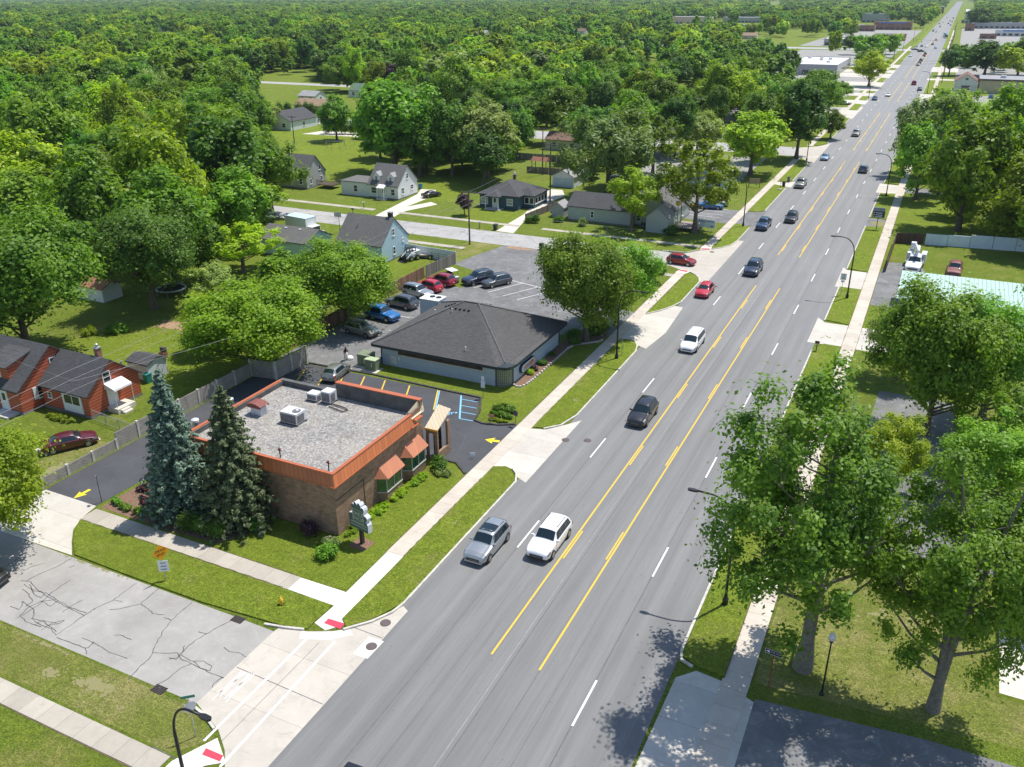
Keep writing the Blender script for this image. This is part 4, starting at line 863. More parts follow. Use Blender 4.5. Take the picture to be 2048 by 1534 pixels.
# big unit on a frame west of the salon
p = G(870,640); t = thing('hvac_unit', 'pale blue ventilation unit with two roof fans and a sloped hood behind the salon', 'ventilation unit', (-53.9,88.6,0))
b = MB(); b.box(-1.35,-1.0,.7,1.35,1.0,3.1); b.build('casing', mat('pale_blue_enamel',(0.50,0.60,0.68),0.5,0.1,2), t, bevel=0.03)
b = MB(); b.box(-1.4,-1.05,3.1,1.4,1.05,3.2); b.build('lid', WHITE, t)
for s in (-.45,.45):
    b = MB(); b.lathe([(.36,0),(.36,.08),(.28,.08)], 16, (s+.3,.2,3.2)); b.build('fan_ring', BLACK, t)
b = MB(); b.add([(1.35,-.7,2.7),(1.35,.6,2.7),(2.0,.6,1.6),(2.0,-.7,1.6),(1.35,-.7,1.4),(1.35,.6,1.4)], [(0,3,2,1),(0,4,3),(1,2,5),(3,4,5,2)]); b.build('intake_hood', WHITE, t)
b = MB(); b.box(-1.7,-1.3,.5,1.9,1.3,.66)
for u, v in ((-1.5,-1.1),(1.6,-1.1),(-1.5,1.1),(1.6,1.1)): b.box(u-.06,v-.06,0,u+.06,v+.06,.5)
b.build('frame', BLACK, t)
# transformer cabinets
GREENBOX = mat('olive_cabinet', (0.20,0.24,0.15), 0.6, 0.15, 3); LIDM = mat('pale_green_lid', (0.42,0.50,0.30), 0.6, 0.12, 3)
for lab, x, y, w, d, h in (('wide dark green transformer box at the wall of the salon',-53.6,73.2,1.5,1.4,1.35), ('narrow green transformer box with pale lid in front of the wide one',-52.2,72.3,1.4,.9,1.25)):
    t = thing('transformer_box', lab, 'utility box', (x,y,0), 0, 'green boxes by the salon'); b = MB(); b.box(-w/2,-d/2,0.05,w/2,d/2,h); b.build('cabinet', GREENBOX, t, bevel=0.03); b = MB(); b.box(-w/2-.04,-d/2-.04,h,w/2+.04,d/2+.04,h+.07); b.build('lid', LIDM if w < 1.45 else GREENBOX, t); b = MB(); b.box(-w/2-.3,-d/2-.4,0.006,w/2+.3,d/2+.2,.05); b.build('pad', CURB, t); b = MB(); b.box(w*.1,-d/2-.02,.5,w*.16,-d/2-.002,.95); b.build('handle', WHITE, t)

# --- the two red houses
rd, roof = house('red_house', 'small red sided house with charcoal roof and a white door awning', 'house', -73.6, 53.4, 6.6, 6.3, 2.6, 2.5, 'x', SID_RED, ROOF_DK, over=.3, wins=(('E',-.6,3.55,.75,1.05),('S',-2.2,1.6,.45,.5)))
chimney(roof, 1.4, .5, 4.4, 5.9, .5); vent(rd, 2.8, 1.8, 3.6, .6, .08, GALV)
Ms = side_M('S', 6.6, 6.3); b = MB(); wbox(b, Ms, -.3, 0, .35, 2.4, .10, 2.3); pb = b.build('picture_panel', WHITE, rd)
b = MB(); wbox(b, Ms, 0.0, .102, 1.25, 1.0, .12, 2.15); wbox(b, Ms, 1.15, .102, 1.25, 2.1, .12, 2.15); b.build('pane', GLASS, pb)
Me_ = side_M('E', 6.6, 6.3); door(rd, Me_, -.35, .95, 1.95, WHITE, .5)
b = MB(); wbox(b, Me_, -1.2, 0.0, 0, 1.0, 1.5, .5); wbox(b, Me_, -.9, 1.5, 0, .1, 1.8, .34); wbox(b, Me_, -.9, 1.8, 0, .1, 2.1, .17); b.build('porch_steps', CONC_DRIVE, rd)
b = MB(); b.add([tuple(Me_ @ Vector(q)) for q in ((-1.1,0,3.0),(1.1,0,3.0),(1.1,1.35,2.55),(-1.1,1.35,2.55),(-1.1,1.38,2.35),(1.1,1.38,2.35),(-1.1,0,2.93),(1.1,0,2.93),(1.1,0,2.4),(-1.1,0,2.4))], [(3,2,1,0),(4,5,2,3),(0,9,4,3),(1,2,5,8),(6,7,5,4)]); b.build('awning', mat('white_canvas',(0.80,0.79,0.78),0.6,0.05,3), rd)
for u in (-1.05,1.05):
    b = MB(); b.tube([tuple(Me_ @ Vector((u,1.3,.5))), tuple(Me_ @ Vector((u,1.3,2.4)))], .03, 6); b.build('awning_post', WHITE, rd)
rd2, roof = house('red_house', 'larger red sided house with a shed dormer at the left edge', 'house', -84.2, 52.2, 14.0, 8.4, 2.7, 3.2, 'x', SID_RED, ROOF_DK, over=.3, wins=(('E',-1.8,1.7,.8,1.1,None,WHITE),('E',.2,4.0,.75,1.15),('S',2.3,1.5,.9,1.3)))
Md = side_M('S', 14.0, 8.4)
b = MB(); b.add([(2.0,-3.6,3.2),(5.2,-3.6,3.2),(5.2,-3.6,4.7),(2.0,-3.6,4.7),(5.2,-.9,5.3),(2.0,-.9,5.3)], [(0,1,2,3),(1,4,2),(0,3,5)]); b.build('dormer', SID_RED, rd2)
b = MB(); b.add([(1.8,-3.9,4.68),(5.4,-3.9,4.68),(5.4,-.4,5.6),(1.8,-.4,5.6),(1.8,-3.9,4.56),(5.4,-3.9,4.56),(5.4,-.4,5.48),(1.8,-.4,5.48)], [(0,1,2,3),(0,4,5,1),(1,5,6,2),(3,7,4,0),(7,6,5,4)]); b.build('dormer_roof', ROOF_DK, rd2)
window(rd2, Matrix.Translation((0,-3.6,0)) @ Matrix(((1,0,0,0),(0,-1,0,0),(0,0,1,0),(0,0,0,1))), 3.6, 4.0, .8, .9); door(rd2, Md, 4.6, .95, 2.0, WHITE, .2, True)
b = MB(); wbox(b, Md, 3.9, 0, 0, 6.4, 1.4, .18); b.build('door_step', CURB, rd2)
t = thing('garden_shed', 'low white shed with dark roof behind the small red house', 'shed', (-73.6,60.6,0)); b = MB(); gable_walls(b, 3, 2.6, 1.9, .5, 'x'); b.build('wall', SID_WHITE, t); b = MB(); gable_roof(b, 3, 2.6, 1.9, .5, 'x', .15, .15); b.build('roof', ROOF_DK, t)

# --- houses along the back street
cod, roof = house('white_house', 'white cape style house with two roof dormers and a small porch', 'house', -99.7, 150.2, 7.0, 7.4, 2.9, 3.4, 'x', SID_WHITE, ROOF_GR, over=.3,
    wins=(('E',-1.9,1.6,.7,1.1),('E',1.6,1.8,.8,.8),('E',0,4.3,.6,.9),('S',-2.2,1.6,1.3,1.1),('S',2.3,1.5,.8,1.1)))
Mc = side_M('S', 7.0, 7.4)
for u in (-1.9, 1.5):
    b = MB(); gable_walls(b, 1.5, 2.2, 4.5, .65, 'y', c=(u,-2.0), z0=3.0); dm = b.build('dormer', SID_WHITE, cod); b = MB(); gable_roof(b, 1.5, 2.2, 4.5, .65, 'y', .15, .12, .08, c=(u,-2.0)); b.build('dormer_roof', ROOF_PALE, dm)
    window(cod, Matrix.Translation((0,.6,0)) @ Mc, u, 3.9, .5, .8)
b = MB(); b.box(-10.6,-3.4,0,-3.502,2.6,2.75); b.build('side_wing', SID_WHITE, cod); b = MB(); b.box(-10.75,-3.55,2.75,-3.505,2.75,2.9); b.build('wing_roof', ROOF_GR, cod)
window(cod, Matrix.Translation((-7,-3.4,0)) @ Matrix(((1,0,0,0),(0,-1,0,0),(0,0,1,0),(0,0,0,1))), 0, 1.5, .8, 1.2)
b = MB(); b.add([(-.9,-5.0,2.45),(.9,-5.0,2.45),(.9,-3.7,3.0),(-.9,-3.7,3.0),(-.9,-5.0,2.3),(.9,-5.0,2.3),(.9,-3.7,2.85),(-.9,-3.7,2.85)], [(0,1,2,3),(0,4,5,1),(7,6,5,4),(1,5,6,2),(3,7,4,0)]); b.build('porch_roof', WHITE, cod)
for u in (-.8,.8): b = MB(); b.box(u-.06,-4.95,.2,u+.06,-4.83,2.32); b.build('porch_post', WHITE, cod)
b = MB(); b.box(-1,-5.1,0,1,-3.7,.2); b.build('porch_floor', CURB, cod); door(cod, Mc, 0, .9, 2.0, WHITE, .2, True)
gw, roof = house('grey_house', 'tall plain grey house with three small gable windows, west of the white house', 'house', -123.5, 150.8, 7.5, 6.6, 3.0, 3.6, 'x', SID_GREY, ROOF_GR, over=.15, wins=(('E',-1.9,1.5,.55,.9),('E',1.8,1.6,.55,.9),('E',1.4,4.0,.55,.9),('S',2.2,1.6,.8,1.1)))
t = thing('wooden_deck', 'dark wooden deck with rail beside the tall grey house', 'deck', (-117.0,151.2,0)); b = MB(); b.box(-2,-1.5,.7,2.4,1.5,.85); b.build('deck_floor', WOODPOLE, t)
b = MB()
for u in [i*.28-2 for i in range(16)]: b.box(u,-1.5,.85,u+.06,-1.44,1.75)
b.box(-2,-1.52,1.7,2.4,-1.42,1.78); b.box(2.34,-1.4,1.7,2.44,1.5,1.78)
for v in [i*.3-1.4 for i in range(10)]: b.box(2.36,v,.85,2.42,v+.06,1.7)
b.build('railing', WOODPOLE, t)
hb = thing('blue_house', 'low dark blue house with grey hip roof and white framed porch', 'house', (-74.0,153.0,0))
b = MB(); b.box(-4.6,-4.6,0,3.6,5.2,2.55); b.box(3.602,-1.8,0,5.8,4.4,2.3); b.build('wall', SID_DKBLUE, hb)
b = MB(); hip_roof(b, -4.6,-4.6,3.6,5.2,2.72,2.0,.4); b.build('roof', ROOF_DK, hb); b = MB(); hip_roof(b, 1.6,-2.4,5.9,4.4,2.60,1.1,.25); b.build('porch_roof', ROOF_DK, hb)
b = MB(); hip_roof(b, -2.6,-6.3,.3,-2.6,2.66,.8,.2); b.build('entry_roof', ROOF_DK, hb)
for u in (-2.5,.2): b = MB(); b.box(u-.06,-6.3,.1,u+.06,-6.18,2.45); b.build('porch_post', WHITE, hb)
b = MB(); b.box(-2.9,-6.4,0,.6,-4.6,.12); b.build('porch_floor', CURB, hb)
Mh = Matrix.Translation((0,-4.6,0)) @ Matrix(((1,0,0,0),(0,-1,0,0),(0,0,1,0),(0,0,0,1)))
window(hb, Mh, -3.6, 1.4, 1.4, 1.2, glass=CURTAIN); window(hb, Mh, 1.9, 1.45, 1.1, 1.1, glass=CURTAIN); door(hb, Mh, -1.3, .95, 2.0, WHITE, .15, True)
Mp = Matrix.Translation((5.8,1.3,0)) @ Matrix(((0,1,0,0),(1,0,0,0),(0,0,1,0),(0,0,0,1)))
for u in (-2.2,-.75,.75,2.2): window(hb, Mp, u, 1.45, 1.05, 1.1, bars=0)
Mq = Matrix.Translation((4.7,-1.8,0)) @ Matrix(((1,0,0,0),(0,-1,0,0),(0,0,1,0),(0,0,0,1)))
for u in (-.5,.55): window(hb, Mq, u, 1.45, .8, 1.1, bars=0)
chimney(hb, -.3, 2.2, 3.6, 5.4, .5, WOODPOLE)
gar, roof = house('white_garage', 'white gabled garage with open double door at the end of a drive', 'garage', -70.9, 176.2, 5.0, 8.2, 2.3, 1.2, 'y', SID_WHITE, ROOF_PALE, over=.25, found=False)
for u in (-1.15,1.15): b = MB(); wbox(b, side_M('S',5,8.2), u-1.1, -.02, .02, u+1.1, .05, 2.0); b.build('garage_door', mat('pale_blue_door',(0.45,0.56,0.65),0.5,0.08,2), gar)
lh, roof = house('long_grey_house', 'long pale grey block building with charcoal roof and a red barrel by its door', 'house', -52.6, 148.9, 12.4, 7.0, 2.7, 1.9, 'x', SID_SAGE, ROOF_DK, over=.25, wins=(('S',-1.5,1.5,.45,1.1),))
nw, roof = house('sage_shop', 'sage green shop with steep pale roofs and a wooden deck at the corner', 'shop building', -43.4, 153.0, 7.2, 12.5, 2.9, 3.0, 'y', SID_SAGE, ROOF_GR, over=.25, wins=(('S',-2.4,1.4,.6,1.0),('E',-3,1.5,.9,1.1),('E',1,1.5,.9,1.1)))
sh, roof = house('garden_shed', 'little sage green gabled shed in front of the corner shop', 'shed', -41.3, 144.9, 3.9, 3.6, 2.7, 1.6, 'y', SID_SAGE, ROOF_PALE, over=.2, found=False)
t = thing('wooden_deck', 'weathered pale deck with white rail and steps between the sage shop and the sidewalk', 'deck', (-36.8,147.5,0)); b = MB(); b.box(-2,-1.6,.6,2,3.2,.72)
b.build('deck_floor', mat('weathered_wood',(0.33,0.27,0.24),0.9,0.25,3), t); b = MB()
for v in [i*.35-1.6 for i in range(14)]: b.box(1.95,v,.72,2.0,v+.08,1.5)
for u in [i*.35-2 for i in range(12)]: b.box(u,-1.62,.72,u+.08,-1.57,1.5)
b.box(1.93,-1.6,1.5,2.02,3.2,1.58); b.box(-2,-1.65,1.5,2,-1.55,1.58); b.build('railing', mat('grey_rail',(0.5,0.47,0.45),0.8,0.15,3), t)
sd1 = thing('garden_shed', 'tiny grey shed with white roof left of the long grey building', 'shed', (-61.4,148.2,0)); b = MB(); gable_walls(b,2.4,3.2,1.8,.9,'y'); b.build('wall', SID_GREY, sd1); b = MB(); gable_roof(b,2.4,3.2,1.8,.9,'y',.15,.15); b.build('roof', ROOF_PALE, sd1)
bh, roof = house('pale_blue_house', 'tall pale blue gabled house with grey roof behind the board fence', 'house', -77.9, 110.6, 8.4, 7.6, 3.0, 3.4, 'x', SID_BLUE, ROOF_GR, over=.25, gover=.12, wins=(('E',-.4,4.4,.5,.95),('E',-.4,1.5,.5,1.05),('E',2.2,2.6,.3,.35),('S',.3,1.7,.8,.9)))
chimney(bh, 3.4, .35, 5.6, 7.2, .6, BLACK, False); vent(bh, -1.4, -1.6, 4.8, .8, .07, GALV)
bs, roof = house('pale_blue_garage', 'long low pale blue garage with grey roof left of the tall blue house', 'garage', -90.6, 107.3, 9.6, 6.4, 2.6, 1.5, 'x', SID_BLUE, ROOF_GR, over=.25)
for u in (-1.2, 1.6): vent(bs, u, -.5, 3.75, .25, .16, WHITE)
gh, roof = house('pale_house', 'pale green grey gabled house half hidden by the tall trees on the left', 'house', -118, 113, 11, 8, 3.0, 3.2, 'x', SID_WHITE, ROOF_GR, wins=(('E',-1,1.6,.8,1.1),('E',1,4.2,.7,.9)))
bs2, roof = house('garden_shed', 'small shed with rust stained roof under the dark maple', 'shed', -100.5, 77.5, 4.6, 3.2, 1.9, .7, 'x', SID_WHITE, m_shingle('rusty_roof',(0.25,0.09,0.04),(0.40,0.22,0.13)), over=.2, found=False)
# further houses glimpsed among the trees
for a in (('bungalow','low white bungalow with brown roof beyond the lawn',-200,257,15,8,2.6,1.8,'x',SID_CREAM,ROOF_TAN),('grey_house','grey roofed white house end on beyond the lawn',-184,222,10,13,2.8,2.6,'y',SID_WHITE,ROOF_DK),
          ('bungalow','white walled low building with brown roof behind the willow',-89,219,10,7,2.8,1.6,'x',SID_CREAM,ROOF_BR),('garage','small pale garage in the canopy gap by the column shrubs',-222,282,8,7,2.5,1.5,'x',SID_WHITE,ROOF_PALE),
          ('white_house','white gambrel house gable showing over the big maple',-176,262,7,9,4.2,3.2,'y',SID_WHITE,ROOF_PALE),('bungalow','house with green roof and red chimney among dark trees',-214,305,9,8,2.8,2.2,'x',SID_WHITE,m_shingle('green_roof',(0.09,0.15,0.10),(0.16,0.23,0.17))),
          ('bungalow','brown roofed house seen right of the green roofed one',-196,290,10,7,2.6,1.6,'x',SID_GREY,ROOF_BR),('grey_house','dark grey house in shade among the trees across the boulevard',11.5,201,7,9,3,2.2,'y',SID_GREY,ROOF_DK),
          ('grey_house','pale blue grey shop behind the wide tree by the boulevard',-46.5,192,9,12,3,1.8,'y',SID_BLUE,ROOF_GR),('garage','grey roofed garage by the sidewalk behind the corner tree',-41.2,184.5,5,5,2.4,1.2,'y',SID_BLUE,ROOF_DK),
          ('bungalow','tan roofed house end in the trees left of the boulevard',-87,430,10,8,3,2,'x',SID_CREAM,ROOF_TAN),('grey_house','grey roofed house amid trees left of the white flat roof',-103,455,10,9,3,2,'x',SID_GREY,ROOF_GR),
          ('bungalow','pale house peeping out in the middle of the canopy',-135,345,9,8,2.8,1.6,'x',SID_WHITE,ROOF_TAN),('bungalow','pale house far off at the left in a gap of the canopy',-480,555,14,9,3,2,'x',SID_WHITE,ROOF_TAN),
          ('bungalow','tan roofed house at the far left edge of the canopy',-420,640,16,10,3,2,'x',SID_CREAM,ROOF_BR)):
    house(a[0], a[1], 'house', *a[2:8], a[8], a[9], a[10], a[11] if len(a) > 11 else 0, found=False, wins=(('E',0,1.5,.9,1.1),('S',-a[4]/4,1.5,1.1,1.1),('S',a[4]/4,1.5,1.1,1.1)))
# ---------------------------------------------------------------- flat roofed shops further along, fences and walls
FLATROOFS = {'w': mat('white_membrane', (0.70,0.70,0.70), 0.7, 0.10, 0.4), 'g': mat('grey_membrane', (0.30,0.30,0.31), 0.8, 0.2, 0.4), 'b': mat('brown_flat', (0.24,0.15,0.11), 0.8, 0.2, 0.4)}
TANW = mat('tan_stucco', (0.52,0.44,0.30), 0.9, 0.12, 0.8); GREYW = mat('grey_wall', (0.40,0.40,0.40), 0.9, 0.12, 0.8); WHW = mat('white_wall', (0.66,0.66,0.64), 0.9, 0.1, 0.8); BRW = m_brick('shop_brick', (0.26,0.13,0.09), (0.34,0.19,0.13), (0.30,0.25,0.2))
def flatshop(label, cx, cy, w, d, h, wall, roofk, rz=0, ac=3, front='E', blue=False):
    t = thing('shop_building', label, 'shop building', (cx,cy,0), rz); b = MB(); b.box(-w/2,-d/2,0,w/2,d/2,h-.35)
    for q in ((-w/2,-d/2,w/2,-d/2+.25),(-w/2,d/2-.25,w/2,d/2),(-w/2,-d/2+.25,-w/2+.25,d/2-.25),(w/2-.25,-d/2+.25,w/2,d/2-.25)): b.box(q[0],q[1],h-.35,q[2],q[3],h)
    b.build('wall', wall, t); b = MB(); b.sheet([(-w/2+.25,-d/2+.25),(w/2-.25,-d/2+.25),(w/2-.25,d/2-.25),(-w/2+.25,d/2-.25)], h-.34); b.build('roof', FLATROOFS[roofk], t)
    rr = random.Random(int(cx*7+cy))
    for k in range(ac):
        b = MB(); u = rr.uniform(-w*.35,w*.35); v = rr.uniform(-d*.3,d*.3); b.box(u-.9,v-.7,h-.33,u+.9,v+.7,h+.6); b.build('roof_unit', RBOX, t)
    for s, L in (('S',w),(front,d if front in 'EW' else w)):
        Mx = side_M(s, w, d); n_ = max(1, int(L/5))
        for k in range(n_):
            u = -L/2+(k+.5)*L/n_; b = MB(); wbox(b, Mx, u-1.5, -.02, .5, u+1.5, .05, 2.4); b.build('shop_window', GLASS, t)
    if blue:
        b = MB(); wbox(b, side_M('S',w,d), -w*.35, .01, h-1.3, w*.35, .6, h-.3); b.build('awning', mat('blue_awning',(0.04,0.19,0.50),0.6,0.1,1), t)
    return t
flatshop('wide white flat roofed shop left of the boulevard beyond the yellow tree', -63, 505, 24, 60, 5.2, GREYW, 'w', ac=5)
flatshop('grey walled low building close behind the willow trees', -60, 385, 22, 30, 4.5, GREYW, 'g', ac=2)
flatshop('dark parking side building with brown wall near the yellow tree', -45, 335, 14, 16, 4.0, TANW, 'g', ac=1)
t = thing('store_building', 'tan walled store with flat grey roof right of the boulevard', 'shop building', (20.5,424,0)); b = MB(); b.box(-9.5,-9,0,14,10,4.8); b.build('wall', TANW, t); b = MB(); b.box(-9.8,-9.3,4.8,14.3,10.3,5.5); b.build('fascia', mat('dark_parapet',(0.12,0.10,0.09),0.8,0.2,1), t); b = MB(); b.sheet([(-9.6,-9.1),(14.1,-9.1),(14.1,10.1),(-9.6,10.1)],5.504); b.build('roof', FLATROOFS['g'], t)
b = MB(); b.box(-2,-2,5.5,0,0,6.4); b.build('roof_unit', RBOX, t)
house('gabled_store', 'white store front with brown edged gable right of the boulevard', 'shop building', 6.2, 424, 8.5, 17, 4.2, 2.6, 'y', WHW, ROOF_BR, over=.4, wins=(('S',0,5.2,1.1,.9),('S',0,1.8,3.2,1.8)), found=False)
for a in (('tan block school building with a wide grey roof far off', -322,1222,50,24,9,TANW,'w'),('long low white roofed block right of the tan school', -245,1290,100,24,7,GREYW,'w'),
          ('grey walled school wing left of the far road', -104,1348,34,30,11,GREYW,'g'),('brown diner with blue awning left of the far road', -66,1092,38,22,8,BRW,'b',0,2,'E',True),('low brown row left of the blue awning diner', -90,1042,20,14,6,BRW,'w'),
          ('white roofed far shop row at the top left of the road', -70,1930,74,50,12,BRW,'w'),('flat roofed far shop row in the treetops', -200,1015,40,16,6,WHW,'w'),('low pale shop left of the junction', -75,760,36,22,5,GREYW,'w'),('small brown shop at the left corner of the junction', -52,850,24,18,5,BRW,'g'),
          ('small red and brown kiosk right beyond the junction', 9,1084,9,8,7,BRW,'b',0,1),('long grey roofed strip mall right of the boulevard', 44,1160,62,16,6,GREYW,'g',0,5),('blue fronted white shop before the strip mall', 50,968,40,14,5.5,WHW,'w',0,3,'E',True),
          ('low brown roofed pavilion in the lot right of the boulevard', 23,905,13,8,4,BRW,'b',0,1),('white and blue shop block at the far right of the road', 14,1420,22,160,14,WHW,'w',0,2)):
    flatshop(*a)
# right hand yard
t = thing('metal_roof_building', 'long low building with ribbed pale green metal roof behind the truck yard', 'industrial building', (14,118.6,0))
b = MB(); b.box(-15.0,-5.2,0,16,5.2,3.1); b.build('wall', GREYW, t)
b = MB(); b.add([(-15.3,-5.6,3.1),(16.3,-5.6,3.1),(16.3,5.6,3.6),(-15.3,5.6,3.6),(-15.3,-5.6,3.0),(16.3,-5.6,3.0),(16.3,5.6,3.5),(-15.3,5.6,3.5)], [(0,1,2,3),(0,4,5,1),(1,5,6,2),(3,7,4,0),(7,6,5,4)])
for k in range(64): b.box(-15.2+.49*k,-5.6,3.1,-15.14+.49*k,-5.5,3.14)
nn = NT('green_rib_metal'); nn.rough(0.45); x_ = nn.sep(nn.P)[0]; fr = nn.math('FRACT', nn.math('DIVIDE', x_, 0.49)); cc_ = nn.mix(nn.math('LESS_THAN', fr, 0.2), (0.46,0.62,0.54), (0.27,0.42,0.36)); cc_ = nn.mix(0.5, cc_, nn.ramp(nn.noise(0.6,5,0.7), [(0.3,G3(0.8)),(0.7,G3(1.15))]), 'MULTIPLY'); nn.col(cc_)
b.build('metal_roof', nn.m, t)
t = thing('ochre_building', 'low building with flat ochre roof at the right edge behind the big maple', 'building', (17.0,57.6,0)); b = MB(); b.box(-7.2,-4.0,0,12,5.5,2.9); b.build('wall', TANW, t); b = MB(); b.box(-7.4,-4.2,2.9,12.2,5.7,3.05); b.build('roof', mat('ochre_roof',(0.40,0.26,0.09),0.85,0.18,.8), t)
house('white_house', 'pale house roof deep in the trees right of the boulevard', 'house', 19, 186, 9, 8, 3, 2, 'x', SID_WHITE, ROOF_GR, found=False)
# --- fences and walls
def fence(name, label, pts, h, th, m, post=None, pw=0.16, panel_name='panel', cap=0.0, step=3.0, z0=0.0, hs=None):
    t = thing(name, label, 'fence' if 'fence' in name else 'wall', (pts[0][0], pts[0][1], 0)); ox, oy = pts[0][0], pts[0][1]; k = 0
    pb = MB()
    for i in range(len(pts)-1):
        A = Vector(pts[i]); B = Vector(pts[i+1]); L = (B-A).length; d = (B-A)/L; nrm = Vector((-d.y,d.x)); n_ = max(1, round(L/step))
        for j in range(n_):
            a = A+d*L*j/n_; c = A+d*L*(j+1)/n_; hh = hs[k] if hs and k < len(hs) else h; k += 1
            q = [a+d*.04+nrm*th/2, c-d*.04+nrm*th/2, c-d*.04-nrm*th/2, a+d*.04-nrm*th/2]
            p_ = MB(); p_.prism([(v.x-ox, v.y-oy) for v in q], z0, hh); p_.build(panel_name, m, t)
            if post:
                for e in ((a, j == 0 and i == 0), (c, True)):
                    if e[1]:
                        pp = MB(); v = e[0]; pp.prism([(v.x-ox+s1*pw/2, v.y-oy+s2*pw/2) for s1, s2 in ((-1,-1),(1,-1),(1,1),(-1,1))], 0, hh+.08); pp.build('post', post, t)
    return t
nn = NT('stamped_concrete_panel'); sp = nn.sep(nn.P); co = nn.t.nodes.new('ShaderNodeCombineXYZ'); nn.L(nn.math('ADD', sp[0], sp[1]), co.inputs[0]); nn.L(sp[2], co.inputs[1])
bk = nn.t.nodes.new('ShaderNodeTexBrick'); bk.inputs['Scale'].default_value = 1; bk.inputs['Brick Width'].default_value = .4; bk.inputs['Row Height'].default_value = .16; bk.inputs['Mortar Size'].default_value = .02; bk.inputs['Color1'].default_value = (.36,.33,.28,1); bk.inputs['Color2'].default_value = (.44,.41,.35,1); bk.inputs['Mortar'].default_value = (.22,.20,.17,1); nn.L(co.outputs[0], bk.inputs['Vector'])
nn.col(nn.mix(0.6, bk.outputs['Color'], nn.ramp(nn.noise(1.5,6,0.75), [(0.3,G3(0.65)),(0.7,G3(1.2))]), 'MULTIPLY')); nn.rough(.95); STAMP = nn.m
fence('concrete_wall', 'low stamped concrete panel wall between the red house yard and the sealed lot', [(-63.2,39.2),(-63.2,65.2)], 1.6, .12, STAMP, CURB, .22, step=2.5, hs=[.95,.95,.95,1.6]+[1.6]*8)
fence('concrete_wall', 'taller grey concrete panel wall angling to the lot corner under the trees', [(-63.2,65.2),(-60.2,65.6),(-60.1,70.8)], 2.0, .12, STAMP, CURB, .25, step=2.4)
BOARD = m_vert('weathered_board', (0.30,0.17,0.10), 0.15, 0.10, 0.45, coord='P', stain=0.5); BOARDG = m_vert('grey_board', (0.24,0.21,0.19), 0.15, 0.10, 0.35, coord='P')
fence('board_fence', 'brown weathered board fence behind the parked cars', [(-64.6,71.5),(-64.5,104)], 1.75, .06, BOARD, step=2.4)
fence('board_fence', 'grey end of the board fence next to the white vinyl panels', [(-64.5,104.3),(-63.8,112.2)], 1.75, .06, BOARDG, step=2.4)
fence('vinyl_fence', 'white vinyl panel fence behind the skid steer loader', [(-64.1,112.6),(-75.3,113.6)], 1.8, .07, mat('white_vinyl',(0.72,0.75,0.80),0.4,0.05,1), WHITE, .12, step=2.0)
fence('concrete_wall', 'pale blue white panel wall right of the boulevard, stepped along the top', [(0.9,154.2),(34,158.4)], 2.0, .15, mat('pale_wall',(0.62,0.70,0.76),0.7,0.08,.6), step=3.3, hs=[1.8,1.85,2.1,2.1,2.3,2.1,2.1,2.0,2.0,2.0,2.0])
fence('board_fence', 'dark brown board fence around the corner of the truck yard', [(-3.7,135.0),(-3.5,153.0),(0.7,154.1)], 1.8, .08, m_vert('dark_board',(0.115,0.065,0.05),0.2,0.1,0.25,coord='P'), step=3)
fence('board_fence', 'grey rail fence along the drive of the dark blue house', [(-65.6,141.5),(-64.2,156)], 1.3, .05, m_vert('gapped_board',(0.22,0.18,0.15),0.25,0.3,0.2,coord='P'), WOODPOLE, .12, step=2.2)
fence('board_fence', 'dark lattice fence behind the corner lot under the willow', [(-62,176),(-38,178)], 1.6, .08, mat('dark_fence',(0.07,0.05,0.04),0.9,0.3,2), step=3)
fence('board_fence', 'long brown fence across the yard beyond the garage', [(-112,199),(-78,200)], 1.6, .08, BOARDG, step=3)
fence('board_fence', 'short brown fence panels before the play set', [(-85,184),(-74,184.5)], 1.5, .06, BOARDG, step=2.5)
# chain link gate near the red house
t = thing('chain_link_fence', 'low chain link fence with gate at the corner of the small red house', 'fence', (-70,50.2,0)); b = MB()
for i in range(4): b.tube([(i*2.0,-i*.2,0),(i*2.0,-i*.2,1.15)], .035, 6)
b.tube([(0,0,1.12),(6.0,-.6,1.12)], .025, 6); b.tube([(0,0,.1),(6.0,-.6,.1)], .015, 6); b.build('frame', GALV, t)
b = MB()
for i in range(34):
    u = i*.18; b.tube([(u,-u*.1,.1),(min(6,u+.5),-min(6,u+.5)*.1,1.1)], .006, 3, cap=False); b.tube([(min(6,u+.5),-min(6,u+.5)*.1,.1),(u,-u*.1,1.1)], .006, 3, cap=False)
b.build('wire_mesh', GALV, t)
t = thing('chain_link_fence', 'thin wire fence along the lawn of the long grey building', 'fence', (-60,139.6,0)); b = MB()
for i in range(9): b.tube([(i*2.2,0,0),(i*2.2,0,1.1)], .03, 5)
b.tube([(0,0,1.08),(17.6,0,1.08)], .02, 5); b.build('frame', GALV, t)
t = thing('chain_link_fence', 'long wire fence across the far lawn with the swings', 'fence', (-146,197,0)); b = MB()
for i in range(14): b.tube([(i*2.4-16,i*1.1-4,0),(i*2.4-16,i*1.1-4,1.2)], .04, 5)
b.tube([(-16,-4,1.15),(15.2,10.3,1.15)], .025, 5); b.build('frame', GALV, t)
